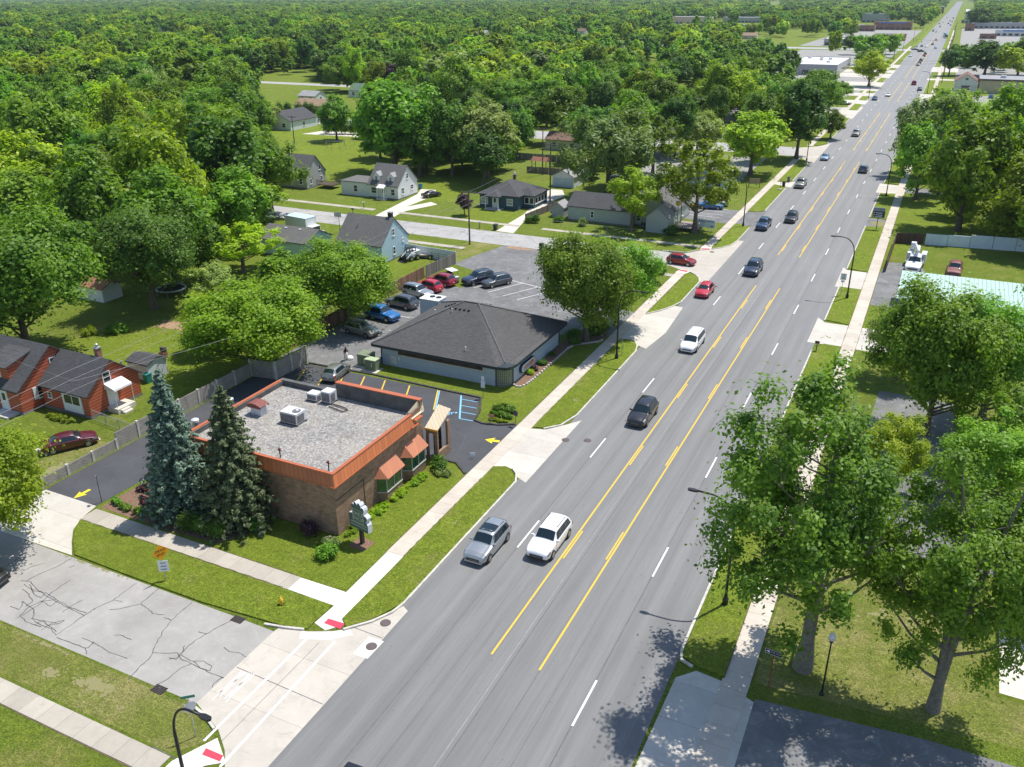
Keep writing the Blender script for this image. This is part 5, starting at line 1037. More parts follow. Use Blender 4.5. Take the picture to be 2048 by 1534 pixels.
# ---------------------------------------------------------------- trees
LEAF = {'g': m_leaf('green_leaf', (0.09,0.18,0.018), (0.27,0.42,0.035)), 'b': m_leaf('bright_leaf', (0.17,0.27,0.014), (0.42,0.52,0.03)),
        'd': m_leaf('dark_leaf', (0.055,0.125,0.02), (0.18,0.32,0.04)), 'w': m_leaf('willow_leaf', (0.15,0.21,0.05), (0.34,0.42,0.11), trans=0.35),
        'm': m_leaf('maple_leaf', (0.07,0.155,0.018), (0.24,0.38,0.035), trans=0.42),
        's': m_leaf('spruce_needle', (0.06,0.115,0.075), (0.24,0.34,0.25), trans=0.12, rough=0.7), 's2': m_leaf('olive_needle', (0.06,0.10,0.04), (0.25,0.32,0.15), trans=0.12, rough=0.7),
        'p': m_leaf('purple_leaf', (0.035,0.014,0.018), (0.10,0.05,0.052), trans=0.1), 'y': m_leaf('yellow_green_leaf', (0.20,0.30,0.008), (0.42,0.52,0.02)), 'u': m_leaf('shrub_leaf', (0.06,0.14,0.010), (0.20,0.36,0.024), trans=0.3)}
def leaf_mesh(name, clumps, per, size, seed, mats, aspect=1.6, jitter=0.85, up=0.35, flat=1.0, droop=0.0):
    """clumps: rows x,y,z,r (metres). Many small leaf faces spread over each clump; returns mesh"""
    rng = np.random.default_rng(seed); C = np.array(clumps, float); K = len(C); N = K*per
    ci = np.repeat(np.arange(K), per); d = rng.normal(size=(N,3)); d[:,2] += up; d /= np.linalg.norm(d, axis=1, keepdims=True)
    rad = C[ci,3]*(rng.random(N)**0.5)*rng.uniform(0.7,1.2,N)*(1+0.75*(rng.random(N) < 0.13))
    P = C[ci,:3]+d*rad[:,None]*np.array([1,1,flat])
    if droop: P[:,2] -= droop*rng.random(N)*C[ci,3]
    cen = C[:,:3].mean(0); out = P-cen; out /= np.linalg.norm(out, axis=1, keepdims=True)+1e-6
    nr = d*0.8+out*0.45+rng.normal(size=(N,3))*jitter*0.6; nr[:,2] += 0.55; nr /= np.linalg.norm(nr, axis=1, keepdims=True)
    a = rng.normal(size=(N,3)); t = np.cross(nr, a); t /= np.linalg.norm(t, axis=1, keepdims=True)+1e-6; b = np.cross(nr, t)
    s = size*rng.uniform(0.6,1.35,N)[:,None]
    V = np.empty((N,4,3)); V[:,0] = P-t*s*aspect/2; V[:,1] = P+b*s/2; V[:,2] = P+t*s*aspect/2; V[:,3] = P-b*s/2
    V[:,1] += nr*s*0.12; V[:,3] += nr*s*0.12
    me = bpy.data.meshes.new(name); me.vertices.add(N*4); me.vertices.foreach_set('co', V.reshape(-1).astype(np.float32))
    me.loops.add(N*4); me.loops.foreach_set('vertex_index', np.arange(N*4, dtype=np.int32)); me.polygons.add(N); me.polygons.foreach_set('loop_start', np.arange(0,N*4,4,dtype=np.int32)); me.polygons.foreach_set('loop_total', np.full(N,4,dtype=np.int32))
    ct = rng.random(K); tint = np.clip(0.25+0.5*ct[ci]+rng.normal(size=N)*0.16, 0, 1); at = me.attributes.new('tint', 'FLOAT', 'FACE'); at.data.foreach_set('value', tint.astype(np.float32))
    for m in (mats if isinstance(mats, (list,tuple)) else [mats]): me.materials.append(m)
    me.update(); me.validate(); return me
def crown_clumps(seed, n, R=1.0, Hc=1.0, lob=0.28, inner=0.35, rc=(0.14,0.24), zoff=0.0, top=1.0):
    """clump centres inside an uneven crown: unit radius, height Hc about zoff"""
    rng = random.Random(seed); ph = [rng.uniform(0,6.28) for _ in range(6)]; out = []
    while len(out) < n:
        v = Vector((rng.gauss(0,1), rng.gauss(0,1), rng.gauss(0,1))).normalized()
        a = math.atan2(v.y, v.x); e = math.asin(v.z)
        q = 1+lob*(math.sin(2*a+ph[0])*.45+math.sin(3*a+ph[1]+2*e)*.4+math.sin(5*a+ph[2]-3*e)*.3+math.sin(4*e+ph[3])*.3)
        r = (inner+(1-inner)*rng.random()**0.5)*q*0.84
        x, y, z = v.x*r*R, v.y*r*R, v.z*r*Hc/2
        if v.z < -0.55 and rng.random() < 0.5: continue
        rr = rng.uniform(*rc)*R; out.append((x, y, zoff+z, rr))
    return out
def trunk_mesh(name, Ht, base_r, crown_z, clumps, seed, forks=1, limbs=14, mat_=None, wob=0.15, limb_r=0.35):
    rng = random.Random(seed); b = MB(); top = Ht*0.9
    for f in range(forks):
        a = f*6.28/max(1,forks)+rng.uniform(0,1); lean = 0.10*Ht*(0 if forks == 1 else 1); P = []; R = []
        for i in range(9):
            t = i/8; z = top*t; P.append((math.cos(a)*lean*t*t+wob*math.sin(t*5+f)*t, math.sin(a)*lean*t*t+wob*math.cos(t*4+f)*t, z)); R.append(base_r*(1.5 if i == 0 else 1)*(1-t)**0.8*(0.8 if forks > 1 else 1)+0.02)
        b.tube(P, R, 8, cap=False)
    cs = sorted(clumps, key=lambda c: rng.random())[:limbs]
    for c in cs:
        e = Vector(c[:3]); z0 = max(crown_z*0.75, min(top*0.85, e.z-0.75*math.hypot(e.x,e.y)-rng.uniform(0,.5))); t = z0/top
        s = Vector((0,0,z0)); mid = s.lerp(e, .5)+Vector((0,0,-.08*(e-s).length)); r0 = base_r*(1-t)**0.8*limb_r+.015
        b.tube([s, mid, e], [r0, r0*.6, r0*.18], 5, cap=False)
        for k in range(2):
            d = Vector((rng.uniform(-1,1), rng.uniform(-1,1), rng.uniform(-.2,.8)))*c[3]*1.3; b.tube([mid.lerp(e,.5), e+d], [r0*.3, r0*.1], 4, cap=False)
    me = bpy.data.meshes.new(name); me.from_pydata(b.v, [], b.f); me.materials.append(mat_ or BARK); me.polygons.foreach_set('use_smooth', [True]*len(me.polygons)); me.update(); return me
PROTO = {}
def proto(key, R, Ht, lod, leaf, seed, style='round', forks=1, bark=None):
    """crown radius R, total height Ht in metres; lod near/mid/far"""
    per, size, n = {'near': (330,0.19,150), 'mid': (150,0.31,90), 'far': (60,0.62,60)}[lod]
    cz0 = Ht*(0.16 if style != 'high' else 0.16); Hc = Ht-cz0; zc = cz0+Hc/2
    if style == 'willow': cl = crown_clumps(seed, n, R, Hc*.95, .35, .4, (.12,.2), zc); me = leaf_mesh(key, cl, per, size*.62, seed, LEAF[leaf], 3.2, .9, .2, 1.2, 1.5)
    elif style == 'tall': cl = crown_clumps(seed, n, R, Hc*.98, .38, .3, (.15,.26), zc); me = leaf_mesh(key, cl, per, size, seed, LEAF[leaf])
    elif style == 'open': cl = crown_clumps(seed, int(n*.62), R, Hc*.95, .45, .35, (.13,.22), zc); me = leaf_mesh(key, cl, per, size*.85, seed, LEAF[leaf])
    elif style == 'high': cl = crown_clumps(seed, n, R, Hc*.98, .42, .30, (.10,.20), zc); me = leaf_mesh(key, cl, int(per*.85), size*.76, seed, LEAF[leaf])
    else: cl = crown_clumps(seed, n, R, Hc*.95, .26, .35, (.15,.25), zc); me = leaf_mesh(key, cl, per, size, seed, LEAF[leaf])
    tk = trunk_mesh(key+'_trunk', Ht, max(.10, Ht*.021), cz0, cl, seed, forks, {'near': 44, 'mid': 16, 'far': 5}[lod], bark, limb_r=.4)
    PROTO[key] = (me, tk, R, Ht, leaf)
def tree(key, x, y, h, r, rz, name, label, group=None, cat='tree', mat_=None):
    me, tk, R, Ht, leaf = PROTO[key]; t = thing(name, label, cat, (x,y,0), rz, group); t.scale = (r/R, r/R, h/Ht)
    c = bpy.data.objects.new('crown', me); COL.objects.link(c); c.parent = t
    if mat_ and mat_ != leaf: c.material_slots[0].link = 'OBJECT'; c.material_slots[0].material = LEAF[mat_]
    k = bpy.data.objects.new('trunk', tk); COL.objects.link(k); k.parent = t
    return t
proto('maple_a', 5.6, 17.5, 'near', 'g', 11, 'high', 1, BARKG); proto('maple_b', 5.6, 17.5, 'near', 'g', 23, 'high', 2, BARKG)
proto('round_a', 6, 13, 'near', 'g', 5); proto('round_b', 6, 13, 'near', 'b', 31); proto('open_a', 5, 12, 'near', 'g', 8, 'open')
for i, (lf, st) in enumerate((('g','round'),('g','tall'),('d','round'),('b','tall'),('b','open'))): proto('mid%d' % i, 5, 13, 'mid', lf, 40+i, st)
proto('midw', 5.5, 13, 'mid', 'w', 71, 'willow')
for i, (lf, st) in enumerate((('g','round'),('g','tall'),('d','round'),('b','tall'))): proto('far%d' % i, 5, 13, 'far', lf, 50+i, st)
# spruces: drooping whorls of needle clumps
def spruce(name, label, x, y, h, r, leaf, seed, sparse=0.0):
    rng = random.Random(seed); t = thing(name, label, 'tree', (x,y,0), rng.uniform(0,6)); cl = []; b = MB(); b.tube([(0,0,0),(0,0,h*.97)], [h*.022,.02], 8)
    nl = 30
    for i in range(nl):
        f = i/(nl-1); z = h*(0.04+0.95*f); rad = r*(1-f)**0.82*(1+rng.uniform(-.12,.12))+.08; nb = max(4, int(15*(1-f)+4)); a0 = rng.uniform(0,6.28)
        for j in range(nb):
            if rng.random() < sparse: continue
            a = a0+6.28*j/nb+rng.uniform(-.2,.2); L = rad*rng.uniform(.72,1.12); e = Vector((L*math.cos(a), L*math.sin(a), z-L*.20)); s = Vector((0,0,z))
            b.tube([s, s.lerp(e,.6)+Vector((0,0,.03)), e], [.035,.02,.008], 4, cap=False)
            for k in range(1, 6):
                q = s.lerp(e, k/5.0); w = .10+.17*(1-abs(k/5-.65))*min(1, L/1.2); cl.append((q.x,q.y,q.z-.05,w*rng.uniform(.8,1.3)))
    me = leaf_mesh(name, cl, 20, .14, seed, LEAF[leaf], 2.2, .9, .5, .62, .5)
    c = bpy.data.objects.new('crown', me); COL.objects.link(c); c.parent = t; b.build('trunk', BARK, t); return t
spruce('blue_spruce', 'tall silvery blue spruce before the brick shop, left of its darker twin', -49.6, 41.6, 12.6, 3.1, 's', 3, .05)
spruce('dark_spruce', 'broad dark olive green spruce against the south wall of the brick shop', -44.6, 42.6, 11.8, 3.5, 's2', 9)
# shrubs: leaf clumps low on the ground
def shrub(name, label, x, y, rx, ry, h, leaf, seed, cat='shrub', group=None, n=26, per=60, size=.10, z=0.0, rz=0.0, stem=True, flowers=None, pts=None):
    rng = random.Random(seed); t = thing(name, label, cat, (x,y,z), rz, group); cl = []
    for _ in range(n):
        a = rng.uniform(0,6.28); q = rng.random()**.5; px, py = rx*.8*q*math.cos(a), ry*.8*q*math.sin(a); top = h*(1-.45*q*q)*rng.uniform(.75,1.1); cl.append((px,py,top*rng.uniform(.45,.8),max(.09,h*.28)*rng.uniform(.8,1.2)))
    me = leaf_mesh(name, cl, per, size, seed, LEAF[leaf], 1.6, .9, .4); c = bpy.data.objects.new('foliage', me); COL.objects.link(c); c.parent = t
    b = MB()
    for q in cl[:8]: b.tube([(q[0]*.2,q[1]*.2,0),(q[0]*.8,q[1]*.8,q[2])], [.02,.006], 4, cap=False)
    b.build('stem', BARK, t)
    if flowers:
        fl = MB()
        for _ in range(26):
            q = rng.choice(cl); d = Vector((rng.gauss(0,1),rng.gauss(0,1),abs(rng.gauss(0,1))+.4)).normalized()*q[3]*1.05; s = .05
            fl.add([(q[0]+d.x-s,q[1]+d.y,q[2]+d.z),(q[0]+d.x,q[1]+d.y-s,q[2]+d.z+.01),(q[0]+d.x+s,q[1]+d.y,q[2]+d.z),(q[0]+d.x,q[1]+d.y+s,q[2]+d.z+.01)], [(0,1,2,3)])
        fl.build('flowers', flowers, t)
    return t
PINK = mat('pink_bloom', (0.55,0.08,0.10), 0.7, 0.3, 9); MAUVE = mat('mauve_bloom', (0.42,0.20,0.40), 0.7, 0.3, 9)
for i in range(5): shrub('arborvitae', ('clipped dark arborvitae, %s of the row under the spruces' % ('leftmost','second','middle','fourth','rightmost')[i]), -47.6+.78*i, 39.85+.06*i, .42,.42,1.7,'d',100+i, group='arborvitae row by the cross sidewalk', n=30, per=50, size=.09)
shrub('rounded_bush', 'small bright round bush at the foot of the dark spruce', -42.5,42.1,.5,.5,1.3,'u',120)
shrub('rounded_bush', 'bright green round bush between the shop corner and the sidewalk corner', -35.4,41.6,.85,.8,1.2,'u',121, n=34, per=80)
shrub('flowering_bush', 'mauve flowering bush beside the shop corner and the bakery sign', -36.0,42.9,.8,.6,.8,'w',122, flowers=MAUVE)
shrub('dark_bush', 'dark bush in the shade at the south wall near the corner', -38.6,43.4,.9,.5,1.3,'p',123, flowers=MAUVE)
shrub('rounded_bush', 'green bush with purple feet beside the entrance porch', -34.4,56.4,.7,.7,1.4,'u',124, n=30)
shrub('low_bush', 'low loose bush right of the entrance porch bush', -33.7,55.7,1.0,.7,.6,'w',125)
for i, (x,y,rx,ry) in enumerate(((-35.7,45.6,.55,1.6),(-35.4,48.4,.6,1.6),(-35.2,51.2,.5,1.5),(-35.0,53.8,.6,1.5))):
    shrub('ground_cover', ('light green ground cover clump along the east shop wall, %s' % ('nearest the street corner','second from the corner','below the first bay window','below the second bay window')[i]), x,y,rx,ry,.5,'b',130+i, group='ground cover along the shop wall', n=44, per=60, size=.085, cat='plant')
for i, (x,y,rx,ry,h,lf,fl) in enumerate(((-55.6,40.2,.8,.4,.55,'u',None),(-54.2,39.9,.8,.4,.55,'u',None),(-52.6,40.0,.8,.45,.6,'u',None),(-55.2,42.6,.6,.4,.6,'p',PINK),(-53.4,41.3,.7,.45,.6,'p',PINK),(-53.6,44.0,.5,.4,.9,'u',PINK),(-51.9,43.6,.8,.6,.8,'u',None),(-51.2,40.4,.8,.5,.6,'u',None))):
    shrub('bed_plant', ('planting bed %s by the west lot entrance' % ('green tuft at the sidewalk corner','green tuft second from the corner','wide green tuft at the front','red leaved plant at the lot edge','red flowering plant in the bare middle','rose bush with red blooms at the back','tall green tuft next to the blue spruce','dark green tuft under the blue spruce')[i]), x,y,rx,ry,h,lf,140+i, cat='plant', flowers=fl, n=20)
shrub('hedge_ring', 'ring of clipped hedge on the kerbed island by the blue bays', -34.3,69.3,1.7,.7,.75,'u',150,n=50,per=60,size=.08)
shrub('hedge_ring', 'front clipped hedge strip on the kerbed island', -34.1,67.9,1.6,.35,.6,'u',151,n=40,per=60,size=.08)
shrub('low_hedge', 'low light green hedge along the tarred kerb of the island', -33.9,66.8,1.4,.3,.35,'b',152,n=40,per=50,size=.07)
for i, (x,y,r,h,lf,fl,lab) in enumerate(((-35.8,78.6,.45,.6,'b',None,'small bright round shrub in the stone edged bed'),(-35.8,79.7,.4,.6,'p',PINK,'pink flowering shrub below the oval wall sign'),(-35.7,81.6,.5,.6,'d',None,'green shrub right of the oval wall sign'),(-35.8,84.5,.4,.5,'d',None,'small shrub at the shaded end of the stone edged bed'),
        (-35.4,90.3,.9,1.5,'d',None,'dark yew by the north corner of the salon'),(-34.2,92.4,1.0,1.7,'d',None,'tall dark yew under the honey locust'),(-33.0,93.6,1.1,1.6,'d',None,'round dark yew by the sidewalk under the locust'),(-34.6,88.6,.7,1.0,'d',None,'low yew left of the locust trunk'),
        (-87.5,68.6,1.5,1.3,'u',None,'big clipped round bush in the back yard by the bare soil'),(-89.9,66.5,1.2,1.1,'b',None,'light green bush left of the clipped round one'),(-84.3,77.5,1.4,1.6,'d',None,'dark bush by the trampoline'),
        (-38.6,143.2,1.5,1.7,'d',None,'large dark round bush at the corner of the wooden deck'),(-54.8,142.2,.6,1.5,'w',None,'white blooming small tree in the corner lawn'),(-63.3,141.0,.5,1.7,'u',None,'slim cone shrub at the end of the driveway'),(-64.4,140.6,.7,1.4,'d',None,'loose dark shrub beside the cone shrub'),
        (-59.8,143.5,1.1,1.2,'g',None,'leafy shrub at the west end of the long grey building'),(-36.5,112.5,.9,1.6,'p',None,'small dark leaved tree on the island by the side road'),(12.8,169.5,2.2,2.4,'y',None,'pale yellow green shrub behind the blue white wall'))):
    shrub('shrub', lab, x,y,r,r,h,lf,160+i,flowers=fl,n=30,per=70,size=.10 if h < 1.2 else .14)
shrub('day_lilies', 'long bed of green day lilies below the picture window of the small red house', -73.0,48.9,2.5,.6,.55,'b',190,cat='plant',n=60,per=60,size=.09)
for i, (x, y) in enumerate(((-211,249),(-208,250),(-203.5,250.5),(-201,251),(-199,251.5),(-165,215),(-162.5,216),(-160,217),(-157.5,218),(-155,219),(-152.5,220))):
    shrub('column_shrub', 'dark column shaped evergreen shrub, number %s from the left by the far lawn' % ('one','two','three','four','five','six','seven','eight','nine','ten','eleven')[i], x,y,.8,.8,4.2,'d',200+i,group='column shrubs by the far lawn',n=30,per=40,size=.3)
# ---- trees placed one by one: key, x, y, height, radius, leaf, name, label
def TP(bx, by, ty, hw, dy=0.0):
    """ground point at the trunk foot, height so that the top reaches photo row ty, radius from half width hw"""
    x, y = G(bx, by); d = FW+(bx-1024)/FPX*RT-(ty-767)/FPX*UP; t = math.hypot(x,y)/math.hypot(d.x,d.y); h = H+t*d.z
    dist = (Vector((x,y,h*.6))-Vector((0,0,H))).dot(FW); return x, y, h, 1.14*hw*dist/FPX
HAND = [
 ('maple_a',(1605,1335,735,205),'m','maple_tree','tall maple with a single straight trunk nearest the boulevard, right of the lamp post'),
 ('maple_b',(1865,1420,845,175),'m','maple_tree','tall maple with a twin trunk on the dry lawn, the rightmost near one'),
 ('open_a',(1960,1010,830,110),'g','leafy_tree','spreading tree behind the twin trunk maple at the right edge'),
 ('round_b',(1850,868,556,120),'g','leafy_tree','big tree covering the end of the green metal roof'),
 ('open_a',(1960,850,575,120),'g','leafy_tree','open crowned tree at the right edge below the green metal roof'),
 ('open_a',(1790,760,590,70),'w','leafy_tree','thin pale tree between the sidewalk and the green roof'),
 ('mid4',(2000,960,760,70),'g','leafy_tree','leafy tree filling the gap at the right edge'),
 ('open_a',(1770,985,830,70),'b','leafy_tree','smaller bright tree between the two near maples'),
 ('round_a',(1172,682,462,92),'g','honey_locust','wide spreading locust by the salon and the sidewalk'),
 ('round_a',(1232,652,478,78),'g','honey_locust','second locust leaning over the driveway of the salon'),
 ('round_b',(520,745,560,125),'b','leafy_tree','big bright yellow green tree over the concrete wall of the lot'),
 ('round_b',(695,650,480,95),'b','leafy_tree','bright tree behind the board fence above the parked cars'),
 ('round_b',(440,700,590,60),'b','leafy_tree','smaller bright tree leaning over the back lawn'),
 ('mid3',(600,640,500,72),'b','leafy_tree','light tree left of the pale blue house behind the fence'),
 ('mid4',(488,545,440,70),'y','leafy_tree','light yellow green tree in front of the pale blue garage'),
 ('mid4',(430,610,520,45),'w','leafy_tree','thin pale tree right of the trampoline'),
 ('round_a',(310,618,400,105),'d','maple_tree','dark maple standing over the garden shed'),
 ('round_a',(60,712,412,155),'g','maple_tree','huge round dense maple behind the red houses'),
 ('mid3',(345,520,235,85),'b','leafy_tree','tall branching tree behind the dark maple'),
 ('mid3',(455,458,215,100),'g','leafy_tree','tall tree with heavy limbs beside the side road'),
 ('mid1',(545,430,270,60),'g','leafy_tree','leafy tree at the right end of the tall trees, by the grey house'),
 ('mid0',(60,470,265,90),'b','leafy_tree','bright tree at the left edge above the huge maple'),
 ('mid3',(180,480,290,85),'g','leafy_tree','leafy tree behind the utility pole at the left'),
 ('mid1',(120,420,170,80),'g','leafy_tree','tall fan shaped tree high at the left edge'),
 ('mid2',(215,440,250,60),'d','leafy_tree','dark tree in the shadow gap on the left'),
 ('mid1',(790,348,152,85),'g','leafy_tree','largest dark green tree behind the white house'),
 ('mid1',(905,352,190,48),'d','leafy_tree','tree with a clear bare trunk right behind the white house drive'),
 ('mid2',(975,356,200,62),'w','leafy_tree','greyish green tree left of the dark blue house'),
 ('mid0',(674,281,190,34),'g','leafy_tree','small neat tree on the far lawn with the swings'),
 ('midw',(1215,395,203,95),'w','willow_tree','large pale willow right of the white garage'),
 ('mid4',(1305,350,225,50),'g','leafy_tree','loose tree between the two willows'),
 ('mid4',(1262,462,328,56),'y','leafy_tree','small yellow green tree in front of the sage shop'),
 ('mid4',(1388,466,268,75),'b','leafy_tree','bright green tree over the wooden deck and the sign'),
 ('midw',(1393,310,215,52),'w','willow_tree','smaller willow like tree behind the corner lot'),
 ('mid0',(1500,350,225,64),'b','leafy_tree','full bright tree beside the sidewalk beyond the drive'),
 ('mid1',(1592,318,150,55),'d','leafy_tree','tall dark tree with thick trunk at the third side road'),
 ('mid0',(1660,279,218,28),'g','leafy_tree','small tree on the kerb island by the boulevard'),
 ('mid0',(1737,173,104,34),'y','leafy_tree','yellow crowned tree beside the boulevard lawn'),
 ('mid2',(929,431,384,16),'p','plum_tree','small round purple leaved tree by the utility pole'),
 ('mid2',(1310,566,520,20),'d','small_tree','small dark tree on the island by the side road mouth'),
 ('mid3',(1915,462,215,85),'b','leafy_tree','tall bright tree right of the boulevard over the shaded lawn'),
 ('mid1',(2030,455,225,60),'g','leafy_tree','dark tree at the right edge behind the blue white wall'),
 ('midw',(1835,352,168,62),'w','willow_tree','feathery tree leaning over the right lanes'),
 ('mid3',(1830,400,240,50),'g','leafy_tree','tree shading the right sidewalk by the black sign'),
 ('mid0',(1985,340,170,55),'b','leafy_tree','round bright tree in the wood right of the boulevard'),
 ('mid1',(1890,300,170,45),'g','leafy_tree','tree in front of the tan store'),
 ('mid0',(2040,300,165,45),'g','leafy_tree','tree at the right edge below the tan store'),
 ('mid0',(1968,152,82,44),'d','leafy_tree','round dark tree right of the utility poles'),
 ('mid2',(1897,152,95,22),'d','leafy_tree','dark street tree beside the queue of cars'),
 ('mid0',(2035,150,75,26),'g','leafy_tree','tree at the right edge beyond the tan store'),
 ('mid1',(1958,56,12,30),'d','leafy_tree','large dark crown near the top right by the blue tower shops'),
 ('mid2',(525,446,418,26),'s','blue_fir','small blue green fir at the end of the side road view'),
]
rr = random.Random(77)
for key, (bx,by,ty,hw), lf, nm, lab in HAND:
    x, y, h, r = TP(bx,by,ty,hw); rz_ = rr.uniform(0,6.28); t = tree(key, x, y, h, r, rz_, nm, lab, None, 'tree', lf)
    if bx == 1605:
        v_ = Matrix.Rotation(-rz_, 3, 'Z') @ Vector((-1.0,-.5,0)); t.children[0].location = v_
tree('round_b', -58.2, 30.9, 10.6, 5.6, 1.0, 'leafy_tree', 'bright sunlit tree cut by the left edge beside the side road', None, 'tree', 'b')
# plan of the wooded blocks: trees stand on a jittered grid, left out where the survey shows lawns, roofs and lots
def in_poly(px, py, poly):
    inside = np.zeros(len(px), bool); n_ = len(poly); j = n_-1
    for i in range(n_):
        xi, yi = poly[i]; xj, yj = poly[j]
        c_ = ((yi > py) != (yj > py)) & (px < (xj-xi)*(py-yi)/((yj-yi) or 1e-9)+xi); inside ^= c_; j = i
    return inside
OPEN = [  # sight lines kept open (photo rows and columns)
 [(-400,1800),(-400,640),(60,640),(230,600),(400,540),(520,500),(556,430),(560,395),(595,330),(560,300),(560,215),(575,188),(650,180),(722,178),(735,200),(705,250),(700,300),(705,335),(850,335),(1060,350),(1072,300),(1092,262),(1140,258),(1152,300),(1130,330),(1205,385),(1330,315),(1350,290),(1480,240),(1510,345),(1545,345),(1600,300),(1640,270),(1685,215),(1745,140),(1775,112),(1815,75),(1870,35),(1903,-2),(1934,-2),(1925,40),(1900,85),(1882,125),(1866,165),(1850,215),(1800,270),(1745,330),(1790,380),(1780,450),(2500,490),(2500,1800)],
 [(1345,36),(1410,36),(1410,46),(1345,46)], [(1430,34),(1500,36),(1560,42),(1500,46),(1430,42)], [(1608,100),(1702,100),(1702,135),(1608,135)], [(1715,38),(1830,38),(1840,62),(1715,66)],
 [(1910,138),(2100,138),(2100,200),(1950,200),(1925,182)], [(1925,46),(2300,46),(2300,86),(1925,82)], [(520,128),(560,128),(560,182),(520,182)], [(700,172),(735,172),(735,205),(700,205)], [(20,52),(60,52),(60,56),(20,56)],
 [(0,95),(14,95),(14,105),(0,105)], [(1370,155),(1402,155),(1402,178),(1370,178)], [(1290,115),(1316,115),(1316,130),(1290,130)], [(1560,72),(1640,66),(1660,96),(1580,100)], [(1880,60),(1935,20),(1940,48),(1905,90)], [(1540,0),(1560,0),(1560,10),(1540,10)], [(1930,0),(1950,0),(1950,45),(1930,50)],
 [(588,125),(625,130),(640,175),(590,180)], [(930,20),(940,20),(940,24),(930,24)]]
RC = [('tan',ROOF_TAN),('grey',ROOF_GR),('pale',ROOF_PALE),('brown',ROOF_BR),('charcoal',ROOF_DK)]; OD = ('first','second','third','fourth','fifth','sixth','seventh','eighth','ninth','tenth','eleventh','twelfth','thirteenth','fourteenth','fifteenth','sixteenth')
for i, (px, py) in enumerate(((60,135),(150,72),(248,96),(330,58),(432,80),(540,62),(655,84),(760,58),(850,92),(965,66),(1070,112),(1160,62),(1235,90),(1330,78),(1425,100),(1500,72))):
    x, y = G(px, py+6); rn, rm = RC[(i*3) % 5]
    house('far_house', '%s roofed house in a gap of the far canopy, %s such gap from the left' % (rn, OD[i]), 'house', x, y, 13, 9, 3, 2.2, 'x', SID_WHITE if i % 3 else SID_CREAM, rm, found=False, wins=(('S',-3,1.5,1.1,1.1),('S',3,1.5,1.1,1.1)), group='houses in the canopy gaps')
    w_ = 9+900/(y/10); OPEN.append([(px-w_,py-3),(px+w_,py-3),(px+w_*1.1,py+5),(px-w_*1.1,py+5)])
rng = np.random.default_rng(12)
cand = []
def ring(y0, y1, sp):
    ys = np.arange(y0, y1, sp)
    for y in ys:
        xs = np.arange(-1.35*y-90, 0.30*y+80, sp)
        if len(xs) == 0: continue
        jx = xs+rng.uniform(-.42,.42,len(xs))*sp; jy = y+rng.uniform(-.42,.42,len(xs))*sp; cand.append(np.stack([jx, jy], 1))
ring(84, 420, 8.6); ring(420, 900, 10.0); ring(900, 1700, 13.5); ring(1700, 3300, 22); ring(3300, 7000, 60)
XY = np.concatenate(cand); N = len(XY); X, Y_ = XY[:,0], XY[:,1]
hgt = rng.uniform(7.5, 16.5, N); rad = (2.2+hgt*.28)*rng.uniform(0.72, 1.25, N); big = rng.random(N) < 0.12; hgt[big] += 3.5; rad[big] *= 1.15
far_ = Y_ > 1700; rad[far_] *= 1.9; ff = Y_ > 3300; rad[ff] *= 2.2; hgt[ff] *= 1.3; hgt[far_] *= 1.05
def proj(x, y, z):
    vx, vy, vz = x, y, z-H; D_ = vx*FW.x+vy*FW.y+vz*FW.z; return 1024+FPX*(vx*RT.x+vy*RT.y+vz*RT.z)/D_, 767-FPX*(vx*UP.x+vy*UP.y+vz*UP.z)/D_, D_
ok = np.ones(N, bool)
cx_, cy_, dd = proj(X, Y_, hgt*0.55); pr_ = rad*FPX/dd
ok &= (dd > 20) & (cx_ > -450) & (cx_ < 2500) & (cy_ < 900)
for poly in OPEN:
    for fx, fz in ((0,.95),(0,.6),(0,.3),(-.75,.6),(.75,.6),(-.5,.85),(.5,.85),(-.4,.3),(.4,.3)):
        qx, qy, _ = proj(X, Y_, hgt*fz); ok &= ~in_poly(qx+fx*pr_, qy, poly)
gap = np.sin(X/23+1.3)*np.sin(Y_/31+.7)+.5*np.sin(X/11+Y_/17); ok &= ~((gap > 1.05) & (Y_ > 160)); ok &= rng.random(N) > .05
# nothing on streets, lots and roofs
for x0, y0, x1, y1 in ((-32,-50,-3.5,4000), (-330,123,-33,134), (-280,231,-33,247), (-500,334,-33,344), (-400,698,400,726), (-66,30,-30,125), (3,300,60,350), (2,360,120,404), (6,412,36,438), (2,450,150,650), (-140,560,-36,770), (2,680,190,880), (-170,820,-36,1050), (-330,640,-200,760), (-76,470,-36,540), (-73,368,-36,402), (-54,325,-36,345), (-170,745,-36,820), (-245,745,-160,790), (-90,395,-33,500), (-160,1100,-60,1160)):
    m_ = 3.0; hit = (X > x0-m_) & (X < x1+m_) & (Y_ > y0-m_) & (Y_ < y1+m_); ok &= ~(hit & ((rng.random(N) > .22) | (Y_ < 395) | (np.abs(X+18) < 16)))
for t in [o for o in COL.objects if o.parent is None and o.get('category') in ('house','garage','shed')]:
    ok &= ((X-t.location.x)**2+(Y_-t.location.y)**2) > 7.5**2
for t in [o for o in COL.objects if o.parent is None and o.get('category') == 'tree']:
    ok &= ((X-t.location.x)**2+(Y_-t.location.y)**2) > 5.0**2
X, Y_, hgt, rad, dd, cx_, cy_ = X[ok], Y_[ok], hgt[ok], rad[ok], dd[ok], cx_[ok], cy_[ok]
